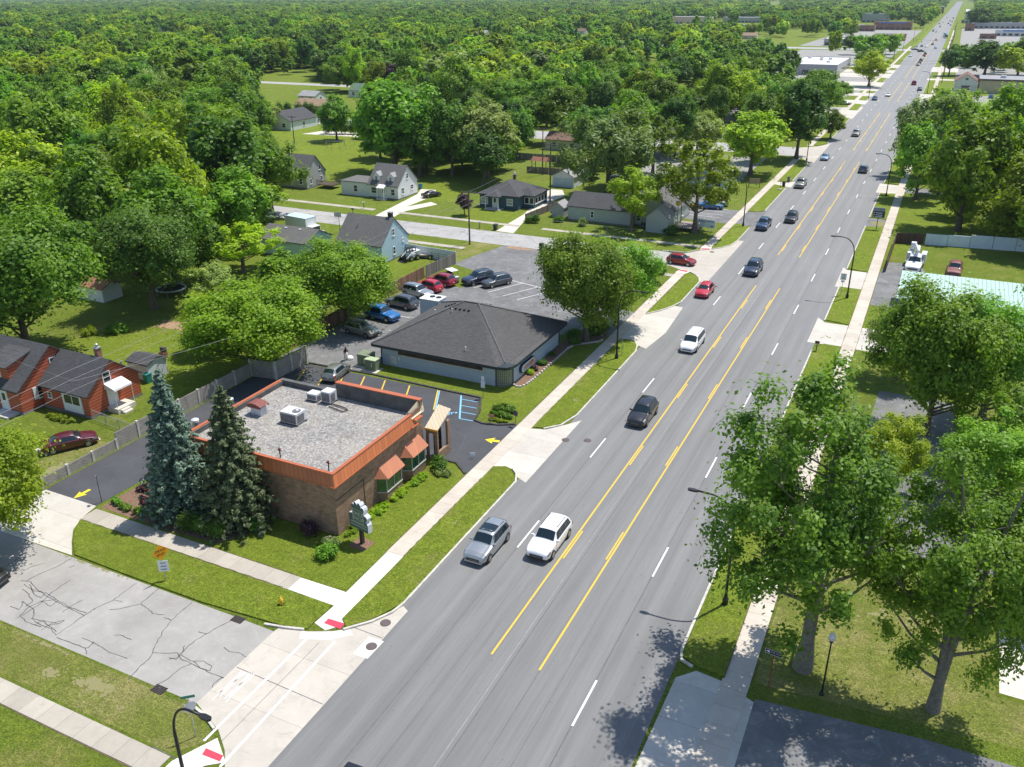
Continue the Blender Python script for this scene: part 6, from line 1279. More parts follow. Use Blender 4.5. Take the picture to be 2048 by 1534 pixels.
# light and dark stands: a slowly changing pattern chooses the kind
def stand(x, y, s, p): return np.sin(x/s+p)+np.sin(y/s*1.3+p*2)+np.sin((x+y)/s*.7+p*3)
v = stand(X, Y_, 31, 1.0)+rng.normal(size=len(X))*1.1
kind = np.select([v < -1.6, v < 0.2, v < 1.7, v < 2.4], [2, 0, 1, 3], 3); kind[rng.random(len(X)) < .07] = 4
rot = rng.uniform(0, 6.28, len(X)); dist = np.sqrt(X**2+Y_**2)
vis = (cx_ > -30) & (cx_ < 2080)
size_px = rad*FPX/dd*np.where(vis, 1, 0.01); order = np.argsort(-size_px)
n_ind = 300-len([o for o in COL.objects if o.parent is None and o.get('category') == 'tree'])-2
KN = ['green','fan shaped green','dark green','bright green','olive green']
ind = order[:n_ind]; ind = ind[np.argsort(dist[ind])]
LM = [(-99.7,150,'the white cape house'),(-123,151,'the tall grey house'),(-74,153,'the dark blue house'),(-71,176,'the white garage'),(-52,149,'the long grey building'),(-43,153,'the sage shop'),(-78,110,'the tall pale blue house'),(-91,107,'the pale blue garage'),
 (-118,113,'the hidden pale house'),(-100,78,'the rusty roofed shed'),(-89,219,'the brown roofed bungalow'),(-200,257,'the tan roofed bungalow'),(-184,222,'the far grey roof'),(-142,190,'the swing lawn'),(-47,192,'the pale blue shop'),(-60,385,'the grey walled building'),(-63,505,'the white flat roof'),
 (11,201,'the shaded grey house'),(20,424,'the tan store'),(14,119,'the green metal roof'),(17,157,'the blue white wall'),(-150,120,'the side road end'),(-133,215,'the far swings'),(-176,262,'the gambrel house'),(-80,250,'the far side street'),(-170,170,'the left canopy'),(-215,215,'the outer left canopy'),(-120,260,'the middle canopy'),(-150,320,'the upper canopy'),(-40,300,'the pale forecourt'),(30,230,'the right hand wood'),(45,330,'the upper lots'),(-210,140,'the far left corner')]
def spot(i):
    x, y = X[i], Y_[i]; d_, lx, ly, nm = min(((math.hypot(x-a, y-c_), a, c_, nm) for a, c_, nm in LM), key=lambda q: q[0])
    dx, dy = x-lx, y-ly; dx, dy = dx*_cy-dy*_sy, dx*_sy+dy*_cy
    if d_ < 7: return 'beside '+nm
    if abs(dx) > abs(dy): return ('right of ' if dx > 0 else 'left of ')+nm
    return ('behind ' if dy > 0 else 'in front of ')+nm
cnt = {}
for i in ind:
    k = int(kind[i]); key = ('mid%d' % k) if dist[i] < 330 else ('far%d' % min(k, 3))
    if k == 4: key = 'midw' if dist[i] < 330 else 'far1'
    sz = 'broad' if rad[i] > 5.6 else 'slim' if rad[i] < 3.9 else 'tall' if hgt[i] > 13 else 'low' if hgt[i] < 10.5 else 'full'
    lab = '%s %s crowned tree %s' % (sz, KN[k], spot(i)); g_ = 'canopy trees in the wooded blocks'; cnt[lab] = cnt.get(lab, 0)+1
    if cnt[lab] > 1: lab += ', %s alike' % ('second','third','fourth','fifth','sixth','seventh','eighth','ninth','tenth')[min(cnt[lab]-2, 8)]
    lf = {0:'g',1:'g',2:'d',3:'b',4:'w'}[k]
    tree(key, float(X[i]), float(Y_[i]), float(hgt[i]), float(rad[i]), float(rot[i]), 'leafy_tree', lab, g_, 'tree', lf)
# the two copper beeches that stand out in the middle distance
for (bx,by,ty,hw,nm) in ((792,200,122,32,'left'),(838,196,125,28,'right')):
    x, y, h, r = TP(bx,by,ty,hw); tree('mid2', x, y, h, r, 1.0 if nm == 'left' else 2.0, 'beech_tree', 'dark purple leaved crown in the middle of the canopy, %s one of two' % nm, None, 'tree', 'p')
# everything beyond: one far-off wood, instanced crowns
rest = order[n_ind:]
me = bpy.data.meshes.new('far_wood'); me.vertices.add(len(rest)); me.vertices.foreach_set('co', np.stack([X[rest], Y_[rest], np.zeros(len(rest))], 1).reshape(-1).astype(np.float32))
a = me.attributes.new('kind', 'INT', 'POINT'); kk = np.minimum(kind[rest], 3).astype(np.int32); near_ = dist[rest] < 420; kk = kk+np.where(near_, 4, 0).astype(np.int32); a.data.foreach_set('value', kk)
a = me.attributes.new('scl', 'FLOAT_VECTOR', 'POINT'); a.data.foreach_set('vector', np.stack([rad[rest]/5, rad[rest]/5, hgt[rest]/13], 1).reshape(-1).astype(np.float32))
a = me.attributes.new('rotz', 'FLOAT_VECTOR', 'POINT'); a.data.foreach_set('vector', np.stack([rot[rest]*0, rot[rest]*0, rot[rest]], 1).reshape(-1).astype(np.float32))
wood = bpy.data.objects.new('far_wood', me); COL.objects.link(wood); tag(wood, 'wooded suburb stretching to the horizon', 'woodland', None, 'stuff')
ng = bpy.data.node_groups.new('far_wood', 'GeometryNodeTree'); ng.interface.new_socket('Geometry', in_out='INPUT', socket_type='NodeSocketGeometry'); ng.interface.new_socket('Geometry', in_out='OUTPUT', socket_type='NodeSocketGeometry')
gi = ng.nodes.new('NodeGroupInput'); go = ng.nodes.new('NodeGroupOutput'); jn = ng.nodes.new('GeometryNodeJoinGeometry'); ng.links.new(jn.outputs[0], go.inputs[0])
def named(nm, typ):
    q = ng.nodes.new('GeometryNodeInputNamedAttribute'); q.data_type = typ; q.inputs[0].default_value = nm; return q.outputs[0]
ka, sa, ra = named('kind','INT'), named('scl','FLOAT_VECTOR'), named('rotz','FLOAT_VECTOR')
for i in range(8):
    key = ('far%d' % i) if i < 4 else ('mid%d' % (i-4)); pm = PROTO[key][0]
    po = bpy.data.objects.new('wood_crown', pm)
    oi = ng.nodes.new('GeometryNodeObjectInfo'); oi.inputs[0].default_value = po; oi.inputs['As Instance'].default_value = True
    cmp_ = ng.nodes.new('FunctionNodeCompare'); cmp_.data_type = 'INT'; cmp_.operation = 'EQUAL'; ng.links.new(ka, cmp_.inputs[2]); cmp_.inputs[3].default_value = i
    ip = ng.nodes.new('GeometryNodeInstanceOnPoints'); ng.links.new(gi.outputs[0], ip.inputs['Points']); ng.links.new(cmp_.outputs[0], ip.inputs['Selection']); ng.links.new(oi.outputs['Geometry'], ip.inputs['Instance'])
    er = ng.nodes.new('FunctionNodeEulerToRotation'); ng.links.new(ra, er.inputs[0]); ng.links.new(er.outputs[0], ip.inputs['Rotation']); ng.links.new(sa, ip.inputs['Scale'])
    ng.links.new(ip.outputs[0], jn.inputs[0])
md = wood.modifiers.new('crowns', 'NODES'); md.node_group = ng
print('TREES individual', len(ind), 'wood', len(rest))
# ---------------------------------------------------------------- vehicles
def paint(name, col, metal=0.0, rough=0.32):
    return mat(name, col, rough, 0.0, metal=metal, coat=0.8, spec=0.6)
PAINTS = {'silver': paint('silver_paint',(0.42,0.44,0.45),.6,.3), 'white': paint('white_car_paint',(0.80,0.80,0.80)), 'black': paint('black_car_paint',(0.012,0.013,0.016)), 'red': paint('red_car_paint',(0.50,0.012,0.03)), 'dred': paint('dark_red_paint',(0.28,0.008,0.02)),
          'blue': paint('bright_blue_paint',(0.005,0.13,0.38)), 'dblue': paint('dark_blue_paint',(0.02,0.055,0.12),.3), 'navy': paint('navy_paint',(0.014,0.028,0.06)), 'grey': paint('grey_car_paint',(0.11,0.12,0.13),.5), 'maroon': paint('maroon_paint',(0.10,0.006,0.015)),
          'champ': paint('champagne_paint',(0.34,0.34,0.30),.6,.3), 'lblue': paint('pale_blue_car_paint',(0.28,0.40,0.55),.5), 'rust': paint('faded_red_paint',(0.22,0.06,0.055),0,.6)}
CGLASS = mat('car_glass', (0.010,0.022,0.026), 0.04, 0.0, spec=1.0); TYRE = mat('tyre_rubber', (0.02,0.02,0.02), 0.85, 0.15, 9); RIM = mat('alloy_rim', (0.50,0.51,0.52), 0.3, 0.0, metal=0.8); PLASTIC = mat('black_plastic', (0.022,0.022,0.024), 0.6, 0.1, 9)
LAMPW = mat('lamp_lens', (0.20,0.22,0.23), 0.08, 0.0, spec=1.0); LAMPR = mat('red_lens', (0.30,0.01,0.01), 0.15, 0.0, spec=0.9); CHROME = mat('chrome', (0.6,0.6,0.6), 0.15, 0.0, metal=1.0); PLATE = mat('number_plate', (0.65,0.66,0.68), 0.5, 0.0)
# profile rows: x (from rear), half width, sill z, belt z, top z, top half width
KINDS = {
 'suv':   (4.75,1.90,[(0,.80,.42,.75,.80,.66),(.10,.90,.34,.98,1.00,.74),(.30,.93,.27,1.04,1.45,.66),(.62,.95,.24,1.05,1.66,.68),(1.4,.95,.22,1.05,1.73,.69),(2.4,.95,.22,1.04,1.72,.68),(2.75,.95,.22,1.03,1.66,.66),(3.35,.95,.22,1.02,1.10,.74),(3.55,.95,.23,1.00,1.06,.76),(4.3,.91,.26,.93,.97,.72),(4.62,.84,.32,.80,.84,.66),(4.75,.74,.40,.68,.70,.58)], (.62,2.75,3.35,.12,.62), .36),
 'sedan': (4.75,1.84,[(0,.76,.42,.78,.84,.62),(.12,.86,.32,.94,.98,.70),(.80,.91,.24,.97,1.03,.72),(1.35,.92,.20,.97,1.36,.62),(1.9,.92,.19,.96,1.45,.60),(2.5,.92,.19,.96,1.44,.60),(2.8,.92,.19,.95,1.38,.60),(3.45,.92,.19,.93,.99,.70),(3.65,.92,.20,.91,.96,.72),(4.35,.88,.24,.80,.84,.70),(4.64,.80,.30,.68,.72,.62),(4.75,.70,.38,.58,.60,.54)], (1.35,2.8,3.45,.80,1.35), .33),
 'hatch': (4.25,1.80,[(0,.76,.42,.76,.82,.60),(.12,.86,.32,.98,1.02,.66),(.40,.89,.25,1.0,1.32,.60),(.75,.90,.22,.99,1.47,.60),(1.4,.90,.20,.98,1.52,.60),(2.2,.90,.20,.96,1.48,.60),(2.4,.90,.20,.95,1.42,.60),(3.15,.90,.20,.92,1.00,.68),(3.3,.90,.21,.90,.97,.70),(3.9,.86,.25,.80,.84,.66),(4.15,.78,.32,.66,.70,.58),(4.25,.68,.38,.56,.58,.5)], (.75,2.4,3.15,.14,.75), .32),
 'van':   (5.15,1.98,[(0,.86,.40,.80,.86,.74),(.08,.94,.32,1.05,1.10,.78),(.22,.97,.26,1.10,1.60,.74),(.50,.98,.22,1.10,1.76,.74),(1.6,.99,.20,1.08,1.80,.74),(2.9,.99,.20,1.06,1.78,.72),(3.3,.99,.20,1.04,1.70,.70),(4.1,.98,.20,1.00,1.10,.76),(4.25,.97,.21,.98,1.06,.78),(4.8,.90,.26,.84,.88,.72),(5.05,.80,.32,.68,.72,.62),(5.15,.72,.38,.58,.60,.56)], (.50,3.3,4.1,.10,.50), .34),
 'pickup':(5.7,2.00,[(0,.94,.50,1.02,1.06,.90),(.06,.97,.42,1.10,1.12,.92),(1.7,.98,.36,1.10,1.12,.92),(1.74,.98,.34,1.10,1.70,.70),(1.9,.98,.32,1.10,1.84,.68),(2.6,.98,.30,1.10,1.87,.68),(3.3,.98,.30,1.08,1.84,.67),(3.5,.98,.30,1.08,1.78,.66),(4.1,.98,.30,1.08,1.20,.78),(4.3,.98,.31,1.06,1.16,.80),(5.3,.96,.36,1.02,1.08,.78),(5.6,.90,.42,.92,.95,.72),(5.7,.84,.48,.80,.82,.68)], (1.9,3.5,4.1,1.70,1.90), .40)}
def car_surface(kind):
    L, W, st, gl, wr = KINDS[kind]; xs = np.array([s[0] for s in st]); S = np.array([s[1:] for s in st])
    def at(x): return [float(np.interp(x, xs, S[:,i])) for i in range(5)]
    def pt(x, u):
        """u 0..1 from the sill up over the roof to the middle line (right half)"""
        hw, zs, zb, zt, tw = at(x)
        K = [(hw*.86,zs),(hw*.975,zs+.10),(hw*1.0,zs+(zb-zs)*.55),(hw*.975,zb-.02),(hw*.945,zb),(max(tw, .1)*1.0+0.02,zt-.09*min(1,(zt-zb)/.3)),(tw*.90,zt-.02),(tw*.5,zt+.015),(0,zt+.03)]
        U = [0,.12,.30,.44,.50,.70,.78,.9,1.0]; k = 0
        while k < len(U)-2 and u > U[k+1]: k += 1
        f = (u-U[k])/(U[k+1]-U[k]); a, b2 = K[k], K[k+1]; return (a[0]+(b2[0]-a[0])*f, a[1]+(b2[1]-a[1])*f)
    return L, W, xs, pt, gl, wr
def patch(b, pt, xr, ur, off=.012, nx=5, nu=4, side=1, L2=0, skew=0.0):
    g = []
    for i in range(nx+1):
        row = []
        for j in range(nu+1):
            u = ur[0]+(ur[1]-ur[0])*j/nu; f = j/nu
            x = xr[0]+skew*f+(xr[1]-xr[0]-(skew+xr[2] if len(xr) > 2 else skew)*0*f+((-xr[2]*f-skew*f) if len(xr) > 2 else 0))*i/nx
            y, z = pt(x, u); row.append(Vector((x-L2, side*y, z)))
        g.append(row)
    vs = []
    for i in range(nx+1):
        for j in range(nu+1):
            a = g[min(i+1,nx)][j]-g[max(i-1,0)][j]; c = g[i][min(j+1,nu)]-g[i][max(j-1,0)]; n_ = a.cross(c)
            n_ = n_.normalized() if n_.length > 1e-9 else Vector((0,0,1))
            if n_.z+side*n_.y*1.0 < 0: n_ = -n_
            vs.append(tuple(g[i][j]+n_*off))
    fs = [(i*(nu+1)+j,(i+1)*(nu+1)+j,(i+1)*(nu+1)+j+1,i*(nu+1)+j+1) for i in range(nx) for j in range(nu)]
    b.add(vs, fs)
CARMESH = {}
def car_parts(kind):
    if kind in CARMESH: return CARMESH[kind]
    L, W, xs, pt, gl, wr = car_surface(kind); L2 = L/2; parts = []
    X_ = sorted(set([round(v, 3) for v in list(xs)+list(np.linspace(0, L, 34))])); U = [0,.06,.12,.21,.30,.40,.44,.47,.50,.56,.63,.70,.74,.78,.84,.9,1.0]
    b = MB(); n_ = 2*len(U)-1+0; ring = []
    for x in X_:
        r = [pt(x,u) for u in U]; row = [(x-L2, y, z) for y, z in r]+[(x-L2, -y, z) for y, z in r[:-1][::-1]]
        b.v += row; ring.append(len(row))
    n_ = ring[0]
    for i in range(len(X_)-1):
        for j in range(n_): b.f.append([i*n_+j, i*n_+(j+1)%n_, (i+1)*n_+(j+1)%n_, (i+1)*n_+j]); b.m.append(0)
    b.f.append(list(range(n_-1,-1,-1))); b.m.append(0); b.f.append([(len(X_)-1)*n_+j for j in range(n_)]); b.m.append(0)
    b.f = [f[::-1] for f in b.f]
    if kind == 'pickup':    # open bed: drop the top faces and line it
        keep = [(f) for f in b.f if not (len(f) == 4 and all(b.v[k][0] < 1.70-L2 and b.v[k][0] > .05-L2 and b.v[k][2] > 1.08 and abs(b.v[k][1]) < .90 for k in f))]; b.f = keep; b.m = [0]*len(keep)
    parts.append(('body', b, 'PAINT', True))
    if kind == 'pickup':
        q = MB(); x0, x1 = .10-L2, 1.66-L2; q.box(x0,-.84,.62,x1,.84,.66); q.box(x0,-.88,.66,x1,-.84,1.10); q.box(x0,.84,.66,x1,.88,1.10); q.box(x1,-.88,.62,x1+.04,.88,1.10); q.box(x0-.03,-.88,.62,x0,.88,1.10); parts.append(('cargo_bed', q, PLASTIC, False))
    xr0, xc0, xc1, rg0, rg1 = gl
    q = MB(); dx = xc1-xc0
    for s in (1,-1): patch(q, pt, (xc0+.06*dx, xc1-.10*dx), (.735,1.0), .014, 6, 5, s, L2)
    parts.append(('windshield', q, CGLASS, True))
    q = MB(); dx = rg1-rg0
    if kind != 'pickup':
        for s in (1,-1): patch(q, pt, (rg0+.22*dx, rg1-.06*dx), (.745,1.0), .014, 4, 4, s, L2)
        parts.append(('rear_window', q, CGLASS, True))
    x0 = xr0+(.03 if kind == 'pickup' else -.22 if kind in ('suv','van','hatch') else .10); x1 = xc1-.30; nW = {'suv':3,'van':3,'hatch':2,'sedan':2,'pickup':2}[kind]
    seg = [x0+(x1-x0)*k/nW for k in range(nW+1)]
    for s in (1,-1):
        for k in range(nW):
            q = MB(); lo, hi = seg[k]+.018, seg[k+1]-.018
            sk = .24 if (k == 0 and kind != 'pickup') else 0; tr_ = (dxf := (x1-xc0)*.86) if k == nW-1 else 0
            patch(q, pt, (lo, hi, tr_), (.512,.69), .012, 4, 3, s, L2, skew=sk); parts.append(('side_window', q, CGLASS, True))
    # wheels
    wx = (L*.185, L*.805) if kind != 'pickup' else (L*.2, L*.82)
    for x in wx:
        for s in (1,-1):
            yy = (pt(x,.30)[0]+.012)*s
            a = MB(); Mx = Matrix.Translation((x-L2, yy-.16*s, wr)) @ Matrix.Rotation(-math.pi/2*s, 4, 'X')
            a.lathe([(wr*1.17,.0),(wr*1.17,.147)], 22, M=Mx); parts.append(('wheel_arch', a, PLASTIC, True))
            a = MB(); a.lathe([(wr*.9,-.04),(wr,.0),(wr,.15),(wr*.90,.175),(wr*.64,.172)], 22, M=Mx); r_ = MB(); r_.lathe([(wr*.64,.12),(wr*.64,.178),(wr*.56,.180),(wr*.50,.150),(wr*.2,.150),(wr*.16,.182)], 22, M=Mx)
            for k in range(5):
                an = k*2*math.pi/5; d_ = Vector((math.cos(an),math.sin(an),0)); pn = Vector((-d_.y,d_.x,0)); c0_ = d_*wr*.14; c1_ = d_*wr*.6
                r_.add([tuple(c0_+pn*.035+Vector((0,0,.180))),tuple(c0_-pn*.035+Vector((0,0,.180))),tuple(c1_-pn*.05+Vector((0,0,.176))),tuple(c1_+pn*.05+Vector((0,0,.176)))], [(0,1,2,3)], M=Mx)
            parts.append(('wheel', a, TYRE, True, ('rim', r_, RIM)))
    hz = pt(L-.12, .44)[1]
    for s in (1,-1):
        q = MB(); patch(q, pt, (L-.50, L-.10), (.33,.47), .016, 4, 3, s, L2); parts.append(('headlight', q, LAMPW, True))
        q = MB(); patch(q, pt, (.02, .28), (.34,.52), .016, 3, 3, s, L2); parts.append(('taillight', q, LAMPR, True))
        q = MB(); xm = xc1-.22; ym = pt(xm,.5)[0]; zm = pt(xm,.5)[1]+.08; q.box(xm-L2-.07, min(s*(ym-.02),s*(ym+.20)), zm-.06, xm-L2+.06, max(s*(ym-.02),s*(ym+.20)), zm+.07); parts.append(('mirror', q, 'MIRROR', False))
    zf = pt(L,.44)[1]; wf = pt(L,.3)[0]
    q = MB(); q.box(L2-.08,-wf*.70,zf-.24,L2+.022,wf*.70,zf-.01); g2 = MB(); g2.box(L2+.016,-wf*.55,zf-.135,L2+.03,wf*.55,zf-.115); parts.append(('grille', q, PLASTIC, False, ('chrome_bar', g2, CHROME)))
    q = MB(); q.box(L2-.10,-wf*.95,.30 if kind != 'pickup' else .40,L2+.035,wf*.95,.42 if kind != 'pickup' else .56); parts.append(('front_bumper', q, 'BUMP', False))
    q = MB(); q.box(-L2-.04,-wf*.95,.36,-L2+.1,wf*.95,.52); parts.append(('rear_bumper', q, 'BUMP', False))
    q = MB(); q.box(-L2-.02,-.16,.62,-L2+.05,.16,.76); parts.append(('number_plate', q, PLATE, False))
    if kind in ('suv','van'):
        for s in (1,-1):
            q = MB(); y = .60; q.tube([(xr0+.15-L2,s*y,pt(xr0+.15,.8)[1]-.03),(xr0+.25-L2,s*y,pt(xr0+.25,.8)[1]+.05),(xc0-.35-L2,s*y,pt(xc0-.35,.8)[1]+.05),(xc0-.2-L2,s*y,pt(xc0-.2,.8)[1]-.03)], .022, 6); parts.append(('roof_rail', q, PLASTIC, False))
    out = []
    for p in parts:
        def mk(nm, bb, sm):
            me_ = bpy.data.meshes.new(nm); me_.from_pydata(bb.v, [], bb.f)
            if sm: me_.polygons.foreach_set('use_smooth', [True]*len(me_.polygons))
            me_.update(); return me_
        out.append((p[0], mk(p[0], p[1], p[3]), p[2], (p[4][0], mk(p[4][0], p[4][1], False), p[4][2]) if len(p) > 4 else None))
    sr = MB()
    for s in (1,-1): patch(sr, pt, (xc0-1.15, xc0-.20), (.80,1.0), .012, 3, 3, s, L2)
    me_ = bpy.data.meshes.new('sunroof'); me_.from_pydata(sr.v, [], sr.f); me_.update(); CARMESH[kind] = (out, me_); return CARMESH[kind]
def car(kind, color, label, x, y, heading, group=None, sunroof=False, cat='car', scale=1.0, z=0.006, roof=None, bump=None, name=None, lod=False):
    """heading: direction the nose points, degrees anticlockwise from +x"""
    parts, sr = car_parts(kind)
    nm = name or {'suv':'suv','sedan':'sedan_car','hatch':'hatchback_car','van':'minivan','pickup':'pickup_truck'}[kind]
    t = thing(nm, label, cat, (x,y,z), math.radians(heading), group); t.scale = (scale,)*3; pm = PAINTS[color]
    for nmp, me_, m_, sub in parts:
        if lod and nmp in ('mirror','roof_rail','number_plate','wheel_arch','grille','front_bumper','rear_bumper'): continue
        me2 = me_
        mm = pm if m_ == 'PAINT' else (pm if m_ == 'MIRROR' else (bump or pm) if m_ == 'BUMP' else m_)
        o = bpy.data.objects.new(nmp, me2); COL.objects.link(o); o.parent = t
        if len(me2.materials) == 0: me2.materials.append(mm)
        o.material_slots[0].link = 'OBJECT'; o.material_slots[0].material = mm
        if sub and not lod:
            s_ = bpy.data.objects.new(sub[0], sub[1]); COL.objects.link(s_); s_.parent = o
            if len(sub[1].materials) == 0: sub[1].materials.append(sub[2])
    if sunroof:
        o = bpy.data.objects.new('sunroof', sr); COL.objects.link(o); o.parent = t
        if len(sr.materials) == 0: sr.materials.append(CGLASS)
    return t
def mid(a, b): A = G(*a); B = G(*b); return ((A[0]+B[0])/2, (A[1]+B[1])/2)
GB = 'traffic on the boulevard'
car('suv','silver','silver crossover with a dark glass roof, nearest car in the kerb lane', -25.15,47.6,-90,GB,True)
car('suv','white','white suv beside the yellow line, next to the silver crossover', -21.15,50.0,-90,GB,scale=1.03,bump=PLASTIC)
car('suv','black','black suv alone on the inner lane between the white suv and the white minivan', -21.35,73.4,-90,GB,scale=1.02)
car('van','white','white minivan on the inner lane across from the locust trees', -21.9,94.0,-90,GB)
car('hatch','red','bright red crossover on the kerb lane, seen from the front', -25.4,113.6,-90,GB,scale=1.03)
car('suv','navy','dark blue big suv on the inner lane opposite the side road mouth', -21.4,126.6,-90,GB,scale=1.1)
car('pickup','dblue','blue pickup truck with open bed on the kerb lane', -25.2,154.4,-90,GB,cat='pickup truck')
car('suv','black','black suv close to the yellow line beside the blue pickup', -21.6,161.5,-90,GB)
car('pickup','champ','silver pickup truck with crew cab on the kerb lane past the bins', -24.9,193.7,-90,GB,cat='pickup truck')
car('sedan','lblue','grey blue sedan crossing the mouth of the third side road', -24.6,229.9,-90,GB)
car('pickup','champ','grey brown pickup on the inner lane by the kerb island tree', -21.8,274,-90,GB,cat='pickup truck')
car('sedan','dblue','dark blue sedan in front of the far left lawn', -24.8,372,-90,GB)
car('sedan','white','white sedan following the dark blue sedan', -21.1,388,-90,GB)
car('suv','grey','dark grey suv driving away under the tree shade on the right lanes', -14.4,216.5,90,GB)
car('pickup','dred','red pickup driving away beside the yellow line far up the road', -14.2,442,90,GB,cat='pickup truck')
car('sedan','grey','grey sedan driving away on the right lanes behind the red pickup', -10.8,417,90,GB)
car('sedan','black','black car just entering the picture at the bottom edge of the road', -21.6,23.9,-90,GB)
q = [('sedan','silver','silver car at the tail of the waiting queue'),('sedan','black','black car second from the tail of the waiting queue'),('suv','black','tall black car in the middle of the waiting queue'),('sedan','white','white car in the waiting queue'),('hatch','dred','dark red car in the waiting queue'),('suv','grey','grey car at the head of the waiting queue')]
for i, (k, c_, l_) in enumerate(q): car(k, c_, l_, -17.6, [560,578,596,618,640,662][i], 90, 'cars waiting in the turn lane')
for k, c_, l_, x, y, hd in (('suv','black','black car crossing towards the junction',-21.5,690,30),('sedan','white','white car at the junction nearest the left kerb',-25.6,640,-90),('sedan','black','black car turning left across the junction',-26.5,712,20),('sedan','silver','silver car waiting at the left arm of the junction',-26.9,752,-90),
        ('sedan','dblue','dark blue car beside the white van at the junction',-23.6,757,-90),('van','white','white van facing us at the junction',-20.4,754,-90),('sedan','navy','dark blue car beyond the white van',-17.0,785,-90),('sedan','lblue','blue car driving away right of the queue',-13.6,737,90),('sedan','dred','dark red car beyond the junction',-16.5,858,-90),
        ('suv','black','black car far up the road in the left lanes',-24.5,1050,-90),('sedan','silver','silver car far up the road, inner left lane',-20.9,1030,-90),('sedan','white','white car far up the road near the kerb',-24.7,1120,-90),('suv','grey','grey car far up the road beside the white one',-21,1180,-90),('sedan','black','black car very far up, kerb lane',-24.6,1290,-90),('suv','white','white car very far up, inner lane',-21,1350,-90),
        ('sedan','black','black car driving away beyond the truck',-11,1240,90),('suv','black','black suv driving away beyond the truck',-14.5,1300,90),('sedan','dred','red car driving away far off',-14.3,1420,90),('sedan','grey','grey car driving away far off',-11.2,1390,90),('sedan','silver','silver car farthest up the left lanes',-21.3,1600,-90),('suv','black','black car farthest up the right lanes',-12,1560,90)):
    car(k, c_, l_, x, y, hd, 'distant traffic', lod=True)
car('hatch','dred','dark red hatchback waiting at the mouth of the side road, seen from its right side', -32.3,126.6,-4,None,scale=1.03)
GP = 'cars parked in the lot beside the salon'
car('suv','champ','champagne crossover parked nearest of the row by the board fence', -59.6,80.9,-8,GP,scale=.97,bump=PLASTIC)
car('suv','blue','bright blue suv parked with its nose to the salon', -60.4,86.6,-8,GP,scale=1.04)
car('suv','grey','dark grey suv parked tail out next to the blue one', -60.6,91.6,172,GP)
car('suv','silver','silver suv parked with its bonnet towards the ventilation unit', -61.0,96.3,-10,GP)
car('suv','red','red crossover parked between the silver suv and the darker red one', -61.0,99.2,168,GP,scale=.93)
car('suv','dred','dark red suv parked farthest along the board fence', -60.7,102.3,170,GP,scale=.97)
car('suv','navy','dark blue suv parked in the middle bays, left of the grey blue crossover', -56.2,105.2,-118,GP,scale=1.04)
car('suv','grey','grey blue crossover parked in the middle bays', -53.3,105.2,-118,GP,scale=.96)
car('hatch','champ','silver hatchback parked tail first in the yellow marked bays behind the brick shop', -54.7,69.1,100,None,scale=.98)
car('sedan','maroon','maroon sedan parked by the red house yard', -67.4,45.4,58,None)
car('sedan','black','black car under the bright tree at the left edge', -56.3,28.5,12,None)
car('sedan','black','black sports car on the drive of the white cape house', -91.8,152.2,64,None,scale=.9)
car('sedan','blue','bright blue car in the striped bays by the corner sign', -37.3,165.3,10,None); car('suv','silver','pale silver car behind the bright blue one in the striped bays', -37.0,168.2,10,None)
car('suv','white','white suv in the pale lot behind the willow', -56,200,10,None)
car('van','white','white van behind the dark lattice fence', -61,181,15,None)
car('sedan','silver','pale car parked on the lawn by the third side road, among tree shade', -33.5,352,12,None,lod=True)
rr = random.Random(9); cols = list(PAINTS)[:9]
for i in range(26):
    zone = [(6,465,60,500),(10,368,60,400),(-80,262,-48,322),(-80,355,-48,380),(10,760,80,890)][i % 5]
    x = rr.uniform(zone[0], zone[2]); y = rr.uniform(zone[1], zone[3]); c_ = rr.choice(cols); 
    car(rr.choice(['sedan','suv','suv','hatch']), c_, '%s car parked %s in %s' % ({'dred':'dark red','dblue':'dark blue'}.get(c_, c_), '%s of the lot cars' % ('first','second','third','fourth','fifth','sixth')[i//5], ['the lot by the strip mall','the lot beside the tan store','the pale lot left of the boulevard','the lot before the grey walled building','the lot beyond the strip mall'][i % 5]), x, y, rr.choice([0,90,180,270]), 'cars parked at the far shops', lod=True)
# dark lorry and box trailer far up the road
t = thing('lorry', 'dark lorry with pale box driving away on the right lanes far up the road', 'truck', (-11.2,930,0), math.pi/2); b = MB(); b.box(-1.0,-1.25,.9,2.2,1.25,3.5); b.build('cab', PAINTS['dblue'], t); b = MB(); b.box(-9.5,-1.3,1.1,-1.2,1.3,4.0); b.build('cargo_box', mat('pale_box',(0.45,0.50,0.55),.6,.1,1), t)
for x in (1.2,-3,-7.5,-8.7):
    for s in (-1,1): b = MB(); b.lathe([(.5,-.15),(.5,.15)], 12, M=Matrix.Translation((x,s*1.05,.5)) @ Matrix.Rotation(math.pi/2,4,'X')); b.build('wheel', TYRE, t)
t = thing('lorry', 'dark blue tank lorry just behind the box lorry', 'truck', (-9.8,905,0), math.pi/2); b = MB(); b.box(-6,-1.25,.9,2,1.25,3.2); b.build('body', PAINTS['navy'], t)
for x in (1.2,-3,-5): 
    for s in (-1,1): b = MB(); b.lathe([(.5,-.15),(.5,.15)], 12, M=Matrix.Translation((x,s*1.05,.5)) @ Matrix.Rotation(math.pi/2,4,'X')); b.build('wheel', TYRE, t)
def wheels(t, pts, r=.4, w=.28):
    for x, y in pts:
        M_ = Matrix.Translation((x,y,r)) @ Matrix.Rotation(math.pi/2,4,'X'); b = MB(); b.lathe([(r*.9,-w/2),(r,-w/2+.04),(r,w/2-.04),(r*.9,w/2)], 18, M=M_); o = b.build('wheel', TYRE, t); b = MB(); b.lathe([(r*.55,-w/2-.01),(r*.55,w/2+.01)], 14, M=M_); b.build('rim', RIM, o)
